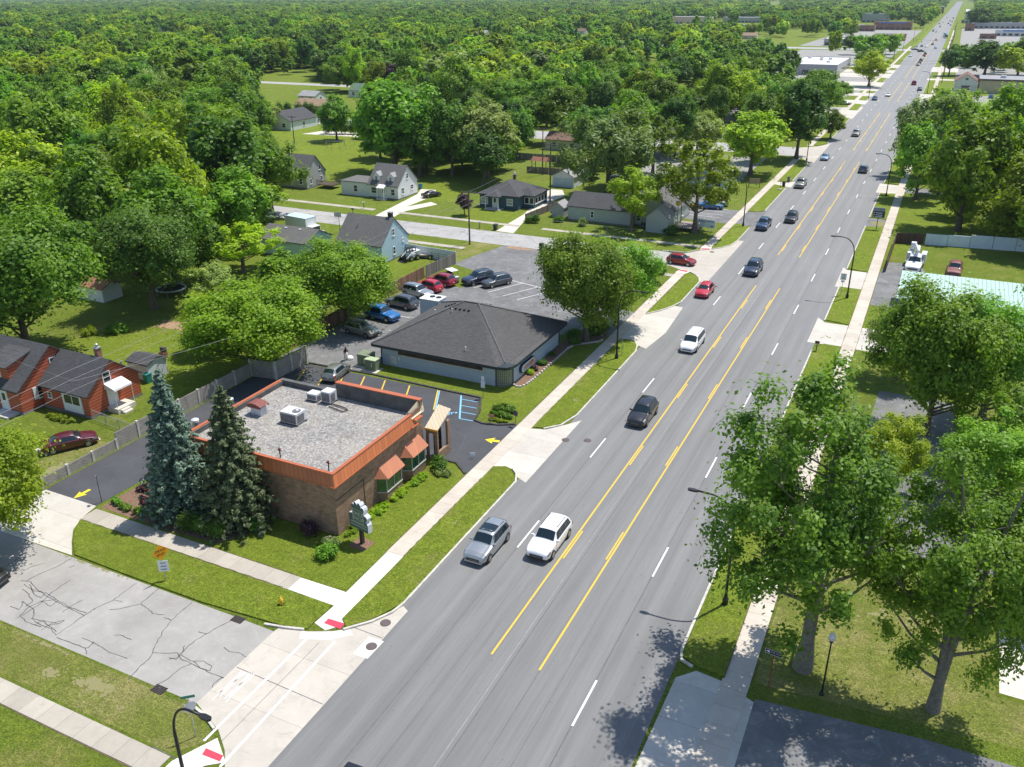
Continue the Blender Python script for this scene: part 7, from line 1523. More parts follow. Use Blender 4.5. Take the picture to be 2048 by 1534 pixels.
# bucket truck
p = G(1822,548); t = car('pickup','white','white bucket truck with folded boom parked at the dark fence', p[0]+.2, p[1]+3.2, -93, None, cat='truck', scale=1.15, name='bucket_truck')
WB = mat('white_body_steel',(0.72,0.73,0.74),.5,.08,2); b = MB(); b.box(-2.9,-1.15,.7,-.95,-.55,1.75); b.box(-2.9,.55,.7,-.95,1.15,1.75); b.build('tool_locker', WB, t)
b = MB(); b.lathe([(.32,1.0),(.28,2.1)], 12, (-1.3,0,0)); b.tube([(-1.3,0,2.0),(-1.0,.1,2.7),(1.0,.25,2.5)], [.2,.2,.15], 8); b.tube([(1.0,.25,2.6),(-.9,-.25,2.95),(-2.4,-.5,2.6)], [.13,.13,.10], 8); b.build('boom', WB, t)
b = MB(); b.box(-3.0,-.95,1.9,-2.3,-.35,2.8); b.build('bucket', WB, t)
t = thing('traffic_cone', 'orange red traffic cone in front of the bucket truck', 'traffic cone', (*G(1820,549),0)); b = MB(); b.lathe([(.17,.03),(.03,.7)], 12); b.build('cone', mat('cone_red',(0.75,0.08,0.03),.6,.1,3), t); b = MB(); b.box(-.22,-.22,0,.22,.22,.03); b.build('cone_base', BLACK, t)
car('pickup','rust','old faded red pickup with a weathered hood parked on the gravel edge', *[G(1907,556)[0], G(1907,556)[1]+2.5], -93, None, cat='pickup truck')
# box truck and white pickup behind the pale blue garage
t = thing('box_truck', 'white box truck parked behind the pale blue garage', 'truck', (*G(622,474),0), math.radians(-8)); b = MB(); b.box(-4.6,-1.25,.8,.4,1.25,3.4); b.build('cargo_box', WHITE, t); b = MB(); b.box(-4.62,-1.27,3.4,.42,1.27,3.46); b.build('box_roof', mat('pale_blue_top',(0.50,0.66,0.74),.6,.08,1), t); b = MB(); b.box(.42,-1.0,.6,1.5,1.0,2.1); b.box(1.5,-.95,.6,2.5,.95,1.3); b.build('cab', WHITE, t, bevel=.06); b = MB(); b.box(1.45,-.85,1.35,1.54,.85,2.0); b.build('windshield', CGLASS, t); wheels(t, [(1.8,-.9),(1.8,.9),(-3.2,-.9),(-3.2,.9)])
car('pickup','white','white pickup between the box truck and the tall blue house', *G(690,483), -60, None, cat='pickup truck')
# skid steer loader and flat trailer in the fenced corner
x, y = G(822,520); t = thing('skid_steer_loader', 'white skid steer loader with black bucket and tyres by the blue gable wall', 'loader', (x,y,0), math.radians(-112)); b = MB(); b.box(-1.3,-.55,.45,.6,.55,1.1); b.box(-1.5,-.6,.6,-.7,.6,1.5); b.build('body', WB, t, bevel=.05)
b = MB()
for s in (-1,1): b.tube([(-1.3,s*.72,1.5),(.2,s*.72,1.35),(1.3,s*.72,.55)], .09, 6)
b.build('lift_arm', WB, t); b = MB(); b.box(-.7,-.5,1.95,.5,.5,2.02)
for u, v in ((-.65,-.45),(.45,-.45),(-.65,.45),(.45,.45)): b.box(u-.05,v-.05,1.1,u+.05,v+.05,1.95)
b.build('cab_cage', BLACK, t); b = MB(); b.add([(1.3,-.9,.1),(1.3,.9,.1),(2.0,.9,.05),(2.0,-.9,.05),(1.2,-.9,.75),(1.2,.9,.75)], [(0,1,2,3),(0,4,5,1),(0,3,4),(1,5,2)]); b.build('bucket', BLACK, t); wheels(t, [(.45,-.75),(.45,.75),(-.75,-.75),(-.75,.75)], .42, .3)
x, y = G(850,515); t = thing('flat_trailer', 'small flat trailer with a pale wooden deck beside the loader', 'trailer', (x+.6,y+.4,0), math.radians(25)); b = MB(); b.box(-1.6,-1.0,.55,1.6,1.0,.66); b.build('deck', mat('deck_boards',(0.50,0.43,0.34),.9,.2,3), t); b = MB(); b.tube([(-1.6,-.7,.5),(-2.7,0,.45),(-1.6,.7,.5)], .05, 6); b.box(-1.65,-1.05,.45,1.65,-.97,.56); b.box(-1.65,.97,.45,1.65,1.05,.56); b.build('drawbar', IRON, t); wheels(t, [(.2,-1.15),(.2,1.15)], .33, .2)
t = thing('farm_gate', 'dark tubular gate leaning inside the corner of the vinyl fence', 'gate', (-66.5,111.6,0), math.radians(176)); b = MB()
for z_ in (.2,.5,.8,1.1,1.4): b.tube([(-1.4,0,z_),(1.4,0,z_)], .025, 6)
for u in (-1.4,0,1.4): b.tube([(u,0,.15),(u,0,1.5)], .035, 6)
b.build('bars', BLACK, t)
# golf cart
x, y = G(905,563); t = thing('golf_cart', 'small white golf cart on the grass patch behind the red cars', 'golf cart', (x,y,0), math.radians(-30)); b = MB(); b.box(-1.1,-.55,.3,1.1,.55,.55); b.box(.6,-.5,.55,1.15,.5,.95); b.box(-1.0,-.5,.55,-.1,.5,.85); b.build('body', WB, t, bevel=.05); b = MB(); b.box(-1.0,-.6,1.72,.8,.6,1.80); b.build('canopy', WHITE, t, bevel=.04); b = MB(); 
for u, v in ((-.9,-.5),(.7,-.5),(-.9,.5),(.7,.5)): b.tube([(u,v,.5),(u,v,1.75)], .02, 5)
b.build('canopy_frame', BLACK, t); b = MB(); b.box(-.8,-.48,.85,-.2,.48,.97); b.box(-.9,-.48,.9,-.78,.48,1.4); b.build('seat', BLACK, t); wheels(t, [(.7,-.5),(.7,.5),(-.7,-.5),(-.7,.5)], .22, .16)
# ---------------------------------------------------------------- lamps, signs, poles, wires, people
def cobra(x, y, label, side=-1, h=8.45, arm=2.7, rz=0.0):
    t = thing('street_lamp', label, 'street lamp', (x,y,0), rz, 'black curved arm street lamps')
    b = MB(); b.lathe([(.34,0),(.34,.07)], 16); b.build('footing', CURB, t)
    b = MB(); b.lathe([(.20,.07),(.20,.5),(.14,.62),(.11,.9)], 12); b.build('base', BLACK, t)
    P = [(0,0,.85),(0,0,h-2.2)]; R = arm*.62
    for i in range(1, 9):
        a = math.pi/2*i/8; P.append((side*R*(1-math.cos(a)), 0, h-2.2+2.1*math.sin(a)))
    P.append((side*(arm-.1), 0, h-.08)); b = MB(); b.tube(P, [.10,.085]+[.065]*(len(P)-2), 10); b.build('pole', BLACK, t, smooth=True)
    b = MB(); s0 = side*(arm-.15); b.prism([(s0,-.07),(s0+side*.25,-.15),(s0+side*.62,-.13),(s0+side*.7,0),(s0+side*.62,.13),(s0+side*.25,.15),(s0,.07)], h-.16, h-.04); o = b.build('lamp_head', BLACK, t)
    b = MB(); b.prism([(s0+side*.25,-.10),(s0+side*.58,-.09),(s0+side*.58,.09),(s0+side*.25,.10)], h-.19, h-.163); b.build('lens', GLASS, o)
    return t
cobra(-7.57, 48.7, 'black curved lamp standing half in the crown of the nearest maple'); cobra(-7.45, 119.9, 'black curved lamp beside the speed limit sign on the right verge')
cobra(-7.6, 190.5, 'black curved lamp on the right verge past the navy blue sign'); x, y = G(1233,718); cobra(x, y, 'black lamp with arm over the road beside the honey locusts', 1)
x, y = G(1486,453); cobra(x, y, 'black lamp on the left verge by the blue and white painted sign', 1, arm=-2.0); x, y = G(1613,322); cobra(x, y, 'black lamp at the third side road on the left', 1); x, y = G(1737,197); cobra(x, y, 'black lamp on the far left verge near the dark blue sedan', 1)
cobra(-7.5, 262, 'black curved lamp hidden by the feathery tree on the right', -1); cobra(-7.5,405,'black curved lamp far up the right kerb',-1); cobra(-27.75,20.35,'black curved lamp at the lower left street corner, its head over the grass', 1, h=8.2, arm=2.1)
# globe lamp
x, y = G(1643,1389); t = thing('globe_lamp', 'black park lamp with a white glass globe on the dry lawn', 'street lamp', (x,y,0)); b = MB(); b.lathe([(.14,0),(.14,.12),(.07,.2),(.055,.6)], 12); b.tube([(0,0,.6),(0,0,3.9)], [.055,.045], 10); b.lathe([(.05,3.9),(.11,3.98),(.12,4.05)], 12); b.build('pole', BLACK, t)
b = MB(); b.lathe([(.10,4.05),(.19,4.18),(.21,4.32),(.17,4.46),(.08,4.56),(.03,4.66)], 16); b.build('globe', mat('frosted_globe',(0.70,0.72,0.74),.25,0,spec=.8), t, smooth=True)
def sign(name, label, x, y, rz, plates, post_h=2.4, post=None, cat='sign', post_r=.03, tilt=0.0, group=None):
    """plates: (width, height, z centre, colour material, [(text, size, dz, material)], shape)"""
    t = thing(name, label, cat, (x,y,0), rz, group); b = MB(); b.tube([(0,0.04,0),(0,0.04,post_h)], post_r, 6); b.build('post', post or GALV, t)
    for w, h, z_, m_, tx, sh in plates:
        b = MB(); pts = [(-w/2,-h/2),(w/2,-h/2),(w/2,h/2),(-w/2,h/2)] if sh == 'r' else [(0,-h/2),(w/2,0),(0,h/2),(-w/2,0)]
        vs = [(u,0,z_+v) for u,v in pts]+[(u,.02,z_+v) for u,v in pts]; b.add(vs, [(0,1,2,3),(7,6,5,4),(0,4,5,1),(1,5,6,2),(2,6,7,3),(3,7,4,0)]); o = b.build('plate', m_, t)
        for s, sz, dx, dz, mm in tx: text('lettering', s, sz, Matrix.Translation((dx,-.004,z_+dz)) @ Matrix.Rotation(math.pi/2,4,'X'), mm, o, ext=.002)
    return t
SW = mat('sign_sheet_white',(0.74,0.76,0.78),.4,0.0); SO = mat('sign_sheet_orange',(0.80,0.33,0.01),.45,0.0); SG = mat('sign_sheet_green',(0.02,0.20,0.12),.4,0.0); SBk = mat('sign_black_ink',(0.015,0.015,0.015),.6,0.0); NAVY = mat('navy_panel',(0.025,0.035,0.085),.5,.1,2); SBL = mat('sign_blue_ink',(0.04,0.12,0.42),.5,0.0)
x, y = G(333,1162)
t = sign('road_sign', 'orange DEAD END diamond over a white no parking plate at the side street kerb', x, y, math.radians(72), [(1.25,1.25,2.45,SO,[('DEAD',.30,0,.16,SBk),('END',.30,0,-.17,SBk)],'d')], 2.9)
t2 = MB(); t2.box(-.36,-.0,.85,.36,.02,1.75); o = t2.build('plate', SW, t); o.rotation_euler = (0,0,math.radians(-38))
text('lettering', 'NO', .24, Matrix.Translation((0,-.004,1.53)) @ Matrix.Rotation(math.pi/2,4,'X'), SBk, o, ext=.002)
for z_ in (1.27,1.02): b = MB(); b.box(-.2,-.006,z_-.05,.2,-.002,z_+.05); b.build('lettering', mat('faded_ink',(0.25,0.28,0.36),.6,.5,30), o)
x, y = G(1537,1375); t = sign('road_sign', 'black ONE WAY arrow sign on a rusty red post by the lower right drive', x, y, math.radians(-6), [(1.0,.34,2.65,SBk,[('ONE WAY',.13,.12,0,SW)],'r')], 2.9, mat('rusty_post',(0.26,0.06,0.04),.7,.2,5), post_r=.035)
b = MB(); b.add([(-.46,-.006,2.65),(-.24,-.006,2.77),(-.24,-.006,2.53)], [(0,2,1)]); b.build('arrow', SW, t); b = MB()
for q in ((-.5,2.80,.5,2.82),(-.5,2.48,.5,2.50),(-.5,2.50,-.48,2.80),(.48,2.50,.5,2.80)): b.box(q[0],-.008,q[1],q[2],-.001,q[3])
b.build('border', SW, t)
x, y = G(1681,592); sign('road_sign', 'white speed limit 45 sign beside the right hand lamp', x, y, 0.1, [(.75,.9,2.75,SW,[('SPEED',.15,0,.30,SBk),('LIMIT',.15,0,.13,SBk),('45',.42,0,-.18,SBk)],'r'),(.45,.3,2.1,SW,[],'r')], 3.2)
x, y = G(966,797); t = sign('road_sign', 'pair of pale blue and white parking plates on a post at the blue bays', x, y, 0, [(.32,.48,2.2,SW,[],'r'),(.45,.7,1.55,SW,[],'r')], 2.45, WOODPOLE)
x, y = G(1031,852); sign('notice_sign', 'small dark back side of a notice on the hedge island', x, y, math.radians(-20), [(.55,.55,1.35,mat('dark_plate',(0.09,0.08,0.10),.6,.2,6),[],'r')], 1.7, BLACK)
x, y = G(983,848); t = sign('notice_sign', 'small tilted orange brown plate at the tip of the hedge island', x, y, math.radians(35), [(.5,.35,.85,mat('faded_orange_plate',(0.55,0.24,0.14),.6,.2,6),[],'r')], 1.0, GALV)
x, y = G(917,920); sign('yard_sign', 'little white yard sign on the grass by the lot entrance', x+1.0, y+.8, math.radians(25), [(.45,.32,.42,SW,[],'r')], .5, GALV, post_r=.012)
x, y = G(203,1005); sign('notice_sign', 'thin dark post with small grey notice at the west lot exit', x, y, math.radians(-30), [(.35,.5,2.3,GALV,[],'r')], 2.5, BLACK)
x, y = G(1243,712); sign('marker_post', 'pale green thin marker post beside the lamp at the locusts', x, y, 0, [(.12,.3,1.9,GALV,[],'r')], 2.1, mat('pale_green_post',(0.30,0.42,0.36),.6,.1,3))
x, y = G(1345,532); sign('road_sign', 'thin street sign post in front of the dark red hatchback', x, y-1.6, 0, [(.7,.16,2.6,SG,[],'r')], 2.75)
x, y = G(392,1474); t = sign('road_sign', 'street name sign with green blade and pale stop sign back at the lower left corner', x, y, math.radians(40), [(.75,.18,2.95,SG,[],'r')], 3.05)
b = MB(); b.lathe([(.38,-.01),(.38,.01)], 8, M=Matrix.Translation((0,0,2.25)) @ Matrix.Rotation(math.radians(25),4,'Z') @ Matrix.Rotation(math.pi/2,4,'X')); b.build('stop_plate', mat('plate_back',(0.55,0.55,0.56),.5,.08,4), t)
# BAKE SHOP sign shaped like a chef's hat in steps
x, y = G(721,1089); t = thing('shop_sign', 'grey green bakery sign reading BAKE SHOP with scalloped silver top on one post', 'sign', (x,y,0), math.radians(-12))
SGRN = mat('sign_green_grey',(0.085,0.13,0.125),.5,.12,3); SSIL = mat('sign_silver_edge',(0.60,0.62,0.66),.35,.08,3)
b = MB(); b.box(-.13,.08,0,.13,.34,1.5); b.build('post', mat('brown_post',(0.05,0.035,0.03),.7,.2,4), t)
prof = [(-1.0,1.35),(1.0,1.35),(1.0,2.05),(.80,2.3),(.95,2.45),(.98,2.62),(.85,2.78),(.62,2.80),(.62,2.95),(.70,3.2),(.62,3.4),(.45,3.45),(.38,3.30),(.36,3.55),(.22,3.72),(.05,3.66),(.0,3.45),(-.06,3.62),(-.22,3.72),(-.36,3.6),(-.36,3.40),(-.48,3.50),(-.62,3.42),(-.66,3.2),(-.60,2.6),(-.95,2.55),(-1.05,2.35),(-1.0,2.05)]
n_ = len(prof); vs = [(u,0,v) for u,v in prof]+[(u,.42,v) for u,v in prof]
b = MB(); b.add(vs, [tuple(range(n_)), tuple(range(2*n_-1,n_-1,-1))]); fc = b.build('sign_face', SGRN, t); b = MB(); b.add(vs, [((i+1)%n_,i,n_+i,n_+(i+1)%n_) for i in range(n_)]); b.build('sign_edge', SSIL, t)
CREAMI = mat('cream_ink',(0.50,0.50,0.38),.6,0.0); RX = Matrix.Rotation(math.pi/2,4,'X')
for s, sz, z_ in (('BAKE',.50,2.72),('SHOP',.50,2.28)): text('lettering', s, sz, Matrix.Translation((0,-.006,z_)) @ RX, CREAMI, fc)
for z_, w in ((1.62,.85),(1.85,.85)): b = MB(); b.box(-w,-.012,z_,w,-.003,z_+.06); b.build('painted_line', CREAMI, fc)
b = MB()
for q in ((-.58,1.98,.58,2.01),(-.58,3.05,.58,3.08),(-.58,2.01,-.55,3.05),(.55,2.01,.58,3.05)): b.box(q[0],-.012,q[1],q[2],-.003,q[3])
b.build('painted_border', CREAMI, fc)
# navy name board, painted double sign, shop board
x, y = G(1752,460); t = thing('shop_sign', 'navy blue tall sign with pale bars on the right verge', 'sign', (x,y,0), 0.05); b = MB(); b.tube([(0,0.1,0),(0,.1,2.5)], .06, 8); b.build('post', BLACK, t); b = MB(); b.box(-1.0,0,2.2,1.0,.2,3.3); f = b.build('board', NAVY, t); b = MB(); b.box(-.95,.0,3.3,.95,.22,3.9); b.build('header', mat('slate_header',(0.22,0.24,0.30),.5,.1,2), t)
for z_ in (2.95,2.6,2.3): b = MB(); b.box(-.5,-.012,z_,.6,-.002,z_+.10); b.box(-.85,-.012,z_-.02,-.68,-.002,z_+.12); b.build('lettering', SW, f)
x, y = G(1411,462); t = thing('shop_sign', 'wide white painted sign with dark cat shapes and two legs by the corner shop', 'sign', (x,y,0), 0.0); b = MB(); b.box(-1.55,0,.7,-.03,.08,2.0); b.box(.03,0,.6,1.55,.08,1.95); f = b.build('board', mat('pale_blue_board',(0.56,0.66,0.72),.6,.08,2), t); b = MB()
for u in (-1.2,-.6,.5,1.1): b.box(u-.05,.09,0,u+.05,.17,1.2)
b.build('leg', WHITE, t); b = MB()
for q in ((-1.6,2.0,1.6,2.06),(-1.6,.62,-1.55,2.0),(1.55,.55,1.6,2.0)): b.box(q[0],-.02,q[1],q[2],.1,q[3])
b.build('frame', WHITE, t); b = MB(); rr = random.Random(4)
for u in [i*.26-1.25 for i in range(10)]: b.box(u,-.014,1.55+rr.uniform(-.05,.12),u+.12,-.003,1.8)
b.build('lettering', NAVY, f)
for u in (-1.15,1.05): b = MB(); b.add([(u-.22,-.012,.8),(u+.22,-.012,.8),(u+.16,-.012,.98),(u,-.012,1.05),(u-.16,-.012,.98)], [(0,1,2,3,4)]); b.build('painted_shape', SBk, f)
x, y = G(1443,352); t = thing('shop_sign', 'white double board sign high over the pale lot behind the willows', 'sign', (-60,214,0), 0.3); b = MB(); b.tube([(0,0,0),(0,0,5.2)], .15, 8); b.build('post', GALV, t); b = MB(); b.box(-1.4,-.15,5.2,1.4,.15,8.2); b.build('board', WHITE, t)
x, y = G(1508,375); t = thing('shop_sign', 'reddish brown low sign board by the drive under the trees', 'sign', (x,y,0), .2); b = MB(); b.box(-1.1,0,.8,1.1,.12,1.9); b.build('board', mat('tan_board',(0.36,0.26,0.16),.7,.15,3), t); b = MB(); b.box(-1.2,.13,0,-1.05,.25,2.0); b.box(1.05,.13,0,1.2,.25,2.0); b.build('post', mat('red_post',(0.30,0.06,0.04),.7,.1,3), t)
# yellow balloon-like sails above the deck: three yellow umbrellas folded out
YC = mat('yellow_canvas',(0.72,0.52,0.08),.7,.12,4)
for (px, py), lab, h in (((1353,415),'upper yellow flower topped pole by the sage shop',6.2),((1360,437),'right yellow flower topped pole by the deck',5.2),((1351,441),'lower left yellow flower topped pole by the deck',4.4)):
    x, y = -38.9+(px-1351)*.06, 147.6+(437-py)*.07; t = thing('decorative_pole', lab, 'decoration', (x,y,.0), 0, 'yellow topped poles at the corner shop'); b = MB(); b.tube([(0,0,0),(0,0,h)], .05, 6); b.build('pole', WOODPOLE, t); b = MB(); b.lathe([(.05,h-.35),(.42,h-.1),(.5,h+.15),(.34,h+.45),(.1,h+.55)], 8); b.build('flower_head', YC, t)
# hydrants
def hydrant(x, y, label, m_):
    t = thing('fire_hydrant', label, 'fire hydrant', (x,y,0)); b = MB(); b.lathe([(.16,0),(.16,.06),(.11,.08),(.11,.45),(.14,.47),(.14,.52),(.12,.56),(.09,.64),(.04,.70),(.035,.76)], 14); b.build('barrel', m_, t, smooth=False); b = MB()
    for a in (0,math.pi/2,math.pi): b.tube([(0.09*math.cos(a),.09*math.sin(a),.38),(.2*math.cos(a),.2*math.sin(a),.38)], .055, 10)
    b.build('outlet', m_, t); b = MB(); b.lathe([(.165,.005),(.165,.10),(.112,.10)], 14); b.build('base_ring', mat('hydrant_red',(0.55,0.04,0.02),.6,.1,5), t)
hydrant(*G(563,1211), 'yellow fire hydrant on the grass strip by the near side street', mat('hydrant_yellow',(0.72,0.45,0.03),.5,.08,5)); hydrant(*G(1291,489), 'yellow fire hydrant on the strip by the back street', MATS['hydrant_yellow']); x, y = G(1586,297); hydrant(x, y, 'yellow fire hydrant at the third side road', MATS['hydrant_yellow'])
# covers and grates
for (px, py), lab in (((743,1293),'iron manhole cover in the white square of the street mouth'),((771,1246),'iron manhole cover close to the curved kerb'),((1131,880),'left one of two covers at the second drive'),((1175,881),'right one of two covers at the second drive'),((1424,504),'manhole cover at the back street corner'),((1430,573),'drain cover near the red crossover')):
    x, y = G(px, py); t = thing('manhole_cover', lab, 'manhole cover', (x,y,.012)); b = MB(); b.lathe([(.36,.0),(.36,.014),(.30,.014)], 20); b.build('frame', IRON, t); b = MB(); b.lathe([(.295,.0),(.295,.018)], 20)
    for k in range(-2,3): b.box(-.22,k*.09-.02,.018,.22,k*.09+.02,.024)
    b.build('lid', mat('cover_iron',(0.13,0.10,0.10),.7,.2,9), t)
for (px, py), lab in (((318,1379),'street drain grate on the south edge of the side street'),((476,1239),'street drain grate on the north edge of the side street')):
    x, y = G(px, py); t = thing('drain_grate', lab, 'drain grate', (x,y,.008)); b = MB(); b.box(-.45,-.3,0,.45,.3,.006); b.build('pit', BLACK, t); b = MB()
    for k in range(6): b.box(-.42,-.26+k*.1,.006,.42,-.22+k*.1,.03)
    b.build('bars', IRON, t)
# bins, mailboxes, barbecue and yard things
def bin_(px, py, label, m_, rz=0.0):
    x, y = G(px, py); t = thing('wheelie_bin', label, 'bin', (x,y,0), rz, 'wheeled rubbish bins'); b = MB(); vs = [(-.26,-.3,.05),(.26,-.3,.05),(.26,.26,.05),(-.26,.26,.05),(-.31,-.36,1.0),(.31,-.36,1.0),(.31,.36,1.0),(-.31,.36,1.0)]; b.add(vs, [(3,2,1,0),(4,5,6,7),(0,1,5,4),(1,2,6,5),(2,3,7,6),(3,0,4,7)]); b.build('tub', m_, t); b = MB(); b.box(-.34,-.39,1.0,.34,.40,1.06); b.build('lid', m_, t, bevel=.02)
    b = MB()
    for s in (-.25,.25): b.lathe([(.11,-.03),(.11,.03)], 10, M=Matrix.Translation((s,.3,.11)) @ Matrix.Rotation(math.pi/2,4,'Y'))
    b.build('wheels', BLACK, t)
DKG = mat('dark_green_plastic',(0.02,0.035,0.028),.6,.1,5)
bin_(991,460,'dark wheelie bin on the strip by the driveway of the dark blue house',DKG); bin_(1083,499,'dark green wheelie bin at the south kerb of the back street',DKG); bin_(1567,373,'black wheelie bin at the kerb, left of the blue one',BLACK); bin_(1577,364,'dark blue wheelie bin at the kerb by the silver pickup',PAINTS['navy'])
bin_(841,378,'blue bin behind the corner of the white cape house',PAINTS['blue']); bin_(1286,457,'blue bin at the wall of the sage shop',PAINTS['dblue']); bin_(1117,428,'teal bin between the lattice rail and the long grey building',mat('teal_plastic',(0.02,0.22,0.20),.5,.1,4)); bin_(297,765,'teal bin behind the gable of the small red house',MATS['teal_plastic'])
def mailbox(px, py, label, m_=None, rz=0.0):
    x, y = G(px, py); t = thing('mailbox', label, 'mailbox', (x,y,0), rz, 'kerb mailboxes'); b = MB(); b.box(-.05,-.05,0,.05,.05,1.05); b.build('post', WOODPOLE, t); b = MB(); b.box(-.25,-.12,1.05,.25,.12,1.2); b.tube([(-.25,0,1.2),(.25,0,1.2)], .12, 12); b.build('box', m_ or BLACK, t)
mailbox(1632,703,'dark mailbox on the right verge by the wide pale apron'); mailbox(1597,787,'dark mailbox on the right verge above the near maple'); mailbox(959,457,'pale mailbox on the strip before the dark blue house',WHITE); mailbox(706,430,'dark mailbox at the back street by the white cape house drive'); mailbox(728,417,'white post by the front walk of the white cape house',WHITE)
x, y = G(327,712); t = thing('fire_pit', 'rusty brick fire pit grill in the back lawn of the red houses', 'fire pit', (x,y,0)); b = MB(); b.box(-.4,-.3,0,.4,.3,.5); b.build('pit_base', BRICKRED, t); b = MB(); b.box(-.35,-.05,.5,.35,.3,1.05); b.build('grill', IRON, t)
x, y = G(344,588); t = thing('trampoline', 'round black trampoline on the lawn behind the dark maple', 'trampoline', (x,y,0)); b = MB(); b.lathe([(1.75,.85),(1.75,.88)], 28); b.build('mat', BLACK, t); b = MB(); P = [(1.95*math.cos(a),1.95*math.sin(a),.88) for a in [i*.2244 for i in range(29)]]; b.tube(P, .12, 6)
for k in range(6): a = k*1.047; b.tube([(1.9*math.cos(a),1.9*math.sin(a),0),(1.9*math.cos(a),1.9*math.sin(a),.88)], .03, 5)
b.build('frame', GALV, t)
x, y = G(672,300); t = thing('swing_set', 'metal swing frame on the far lawn', 'swing set', (x,y,0), .3); b = MB(); b.tube([(-2.4,0,2.3),(2.4,0,2.3)], .05, 6)
for u in (-2.4,2.4):
    for v in (-1,1): b.tube([(u,0,2.3),(u*1.08,v,0)], .045, 6)
b.build('frame', GALV, t); 
for u in (-1.2,1.2): b = MB(); b.tube([(u-.25,0,2.3),(u-.25,0,.5)], .012, 4); b.tube([(u+.25,0,2.3),(u+.25,0,.5)], .012, 4); b.box(u-.28,-.1,.45,u+.28,.1,.5); b.build('swing_seat', BLACK, t)
x, y = G(1085,335); t = thing('play_set', 'wooden play set with a brown roof in the yard beyond the blue house', 'play set', (-83,187.5,0)); b = MB(); b.add([(-2,-1.2,2.4),(2,-1.2,2.4),(2,0,3.2),(-2,0,3.2),(2,1.2,2.4),(-2,1.2,2.4)], [(0,1,2,3),(3,2,4,5),(0,3,5),(1,4,2)]); b.build('canopy', mat('brown_canopy',(0.26,0.10,0.06),.8,.15,2), t); b = MB()
for u in (-1.8,1.8):
    for v in (-1,1): b.box(u-.07,v-.07,0,u+.07,v+.07,2.5)
b.build('post', WOODPOLE, t)
x, y = G(680,465); t = thing('basketball_hoop', 'portable basketball hoop by the back street', 'basketball hoop', (x,y,0), .4); b = MB(); b.tube([(0,0,0),(0,0,3.0),(0,-.5,3.2)], .05, 6); b.build('pole', BLACK, t); b = MB(); b.box(-.6,-.6,2.9,.6,-.56,3.7); b.build('backboard', GALV, t); b = MB(); b.tube([(.22*math.cos(a),-.85+.22*math.sin(a),3.05) for a in [i*.5712 for i in range(12)]], .012, 4); b.build('rim', mat('cone_red',(0.75,0.08,0.03)), t)
x, y = G(742,408); x, y = G(1240,430)
t = thing('red_barrel', 'round red barrel lid at the wall of the long grey building', 'barrel', (*G(1219,443),0)); b = MB(); b.lathe([(.35,0),(.38,.5),(.35,1.0)], 14); b.build('barrel', mat('barrel_red',(0.36,0.03,0.02),.6,.15,3), t)
x, y = G(1552,392)
t = thing('flower_basket_post', 'thin post with pale heap of blooms at its foot on the left verge', 'post', (*G(1560,380),0.1)); b = MB(); b.tube([(0,0,0),(0,0,2.2)], .04, 6); b.build('post', mat('red_post',(0.30,0.06,0.04)), t); b = MB()
rr = random.Random(3)
for _ in range(14): a = rr.uniform(0,6.28); q = rr.uniform(.1,.7); b.lathe([(.05,0),(.16,.12),(.06,.22)], 7, (q*math.cos(a),q*math.sin(a),0))
b.build('stone_heap', mat('pale_stone',(0.62,0.50,0.42),.9,.25,5), t)
# stone edging of the salon bed
pts = [(-36.25,75.2),(-35.9,74.9),(-35.5,74.85),(-35.2,75.1),(-35.0,75.7),(-34.92,76.6)]+[(-34.85,77.4+.62*i) for i in range(17)]+[(-34.6,88.3),(-33.9,89.1),(-33.1,89.9),(-32.4,90.6),(-32.1,91.4)]
t = thing('stone_edging', 'pale cut stone edging around the bed of the salon', 'edging', (-34.9,80,0)); P = [Vector(p) for p in pts]; rr = random.Random(8); st = MB()
for i in range(len(P)-1):
    a, c_ = P[i], P[i+1]; n_ = max(1, int((c_-a).length/.32))
    for k in range(n_):
        m_ = a.lerp(c_, (k+.5)/n_); d_ = (c_-a).normalized(); an = math.atan2(d_.y,d_.x)+rr.uniform(-.08,.08); st.box(-.14,-.09,0,.14,.09,.16+rr.uniform(0,.04), M=Matrix.Translation((m_.x+34.9,m_.y-80,0)) @ Matrix.Rotation(an,4,'Z'))
st.build('stones', mat('edging_stone',(0.52,0.50,0.46),.9,.2,3), t)
# wheel stops, plank
t = thing('wheel_stop', 'white painted concrete wheel stop behind the silver hatchback', 'wheel stop', (*G(690,736),0), -.05); b = MB(); b.add([(-.95,-.1,0),(.95,-.1,0),(.95,.1,0),(-.95,.1,0),(-.93,-.06,.13),(.93,-.06,.13),(.93,.06,.13),(-.93,.06,.13)], [(4,5,6,7),(0,1,5,4),(1,2,6,5),(2,3,7,6),(3,0,4,7)]); b.build('stop', CURB, t)
# utility poles and wires
def upole(x, y, h, label, cross=1.2, rz=0.0, lamp=False, base=0.0):
    t = thing('utility_pole', label, 'utility pole', (x,y,0), rz, 'wooden utility poles'); b = MB(); b.tube([(0,0,0),(0,0,h)], [.15,.10], 9); b.build('pole', WOODPOLE, t)
    b = MB(); b.box(-cross,-.06,h-.45,cross,.06,h-.30); ca = b.build('cross_arm', WOODPOLE, t)
    for u in (-.9,-.45,.45,.9): b = MB(); b.lathe([(.03,0),(.05,.08),(.03,.16)], 6, (u*cross,0,h-.30)); b.build('insulator', GALV, ca)
    if lamp: b = MB(); b.tube([(0,0,5.6),(1.0,-.6,6.8),(1.7,-.9,7.0)], .035, 6); b.box(1.6,-1.05,6.92,2.2,-.8,7.05); b.build('lamp_arm', GALV, t)
    return t
x1_, y1_ = G(939.5,489); upole(x1_, y1_, 9.0, 'wooden utility pole with a street light arm beside the purple plum tree', 1.3, .15, True)
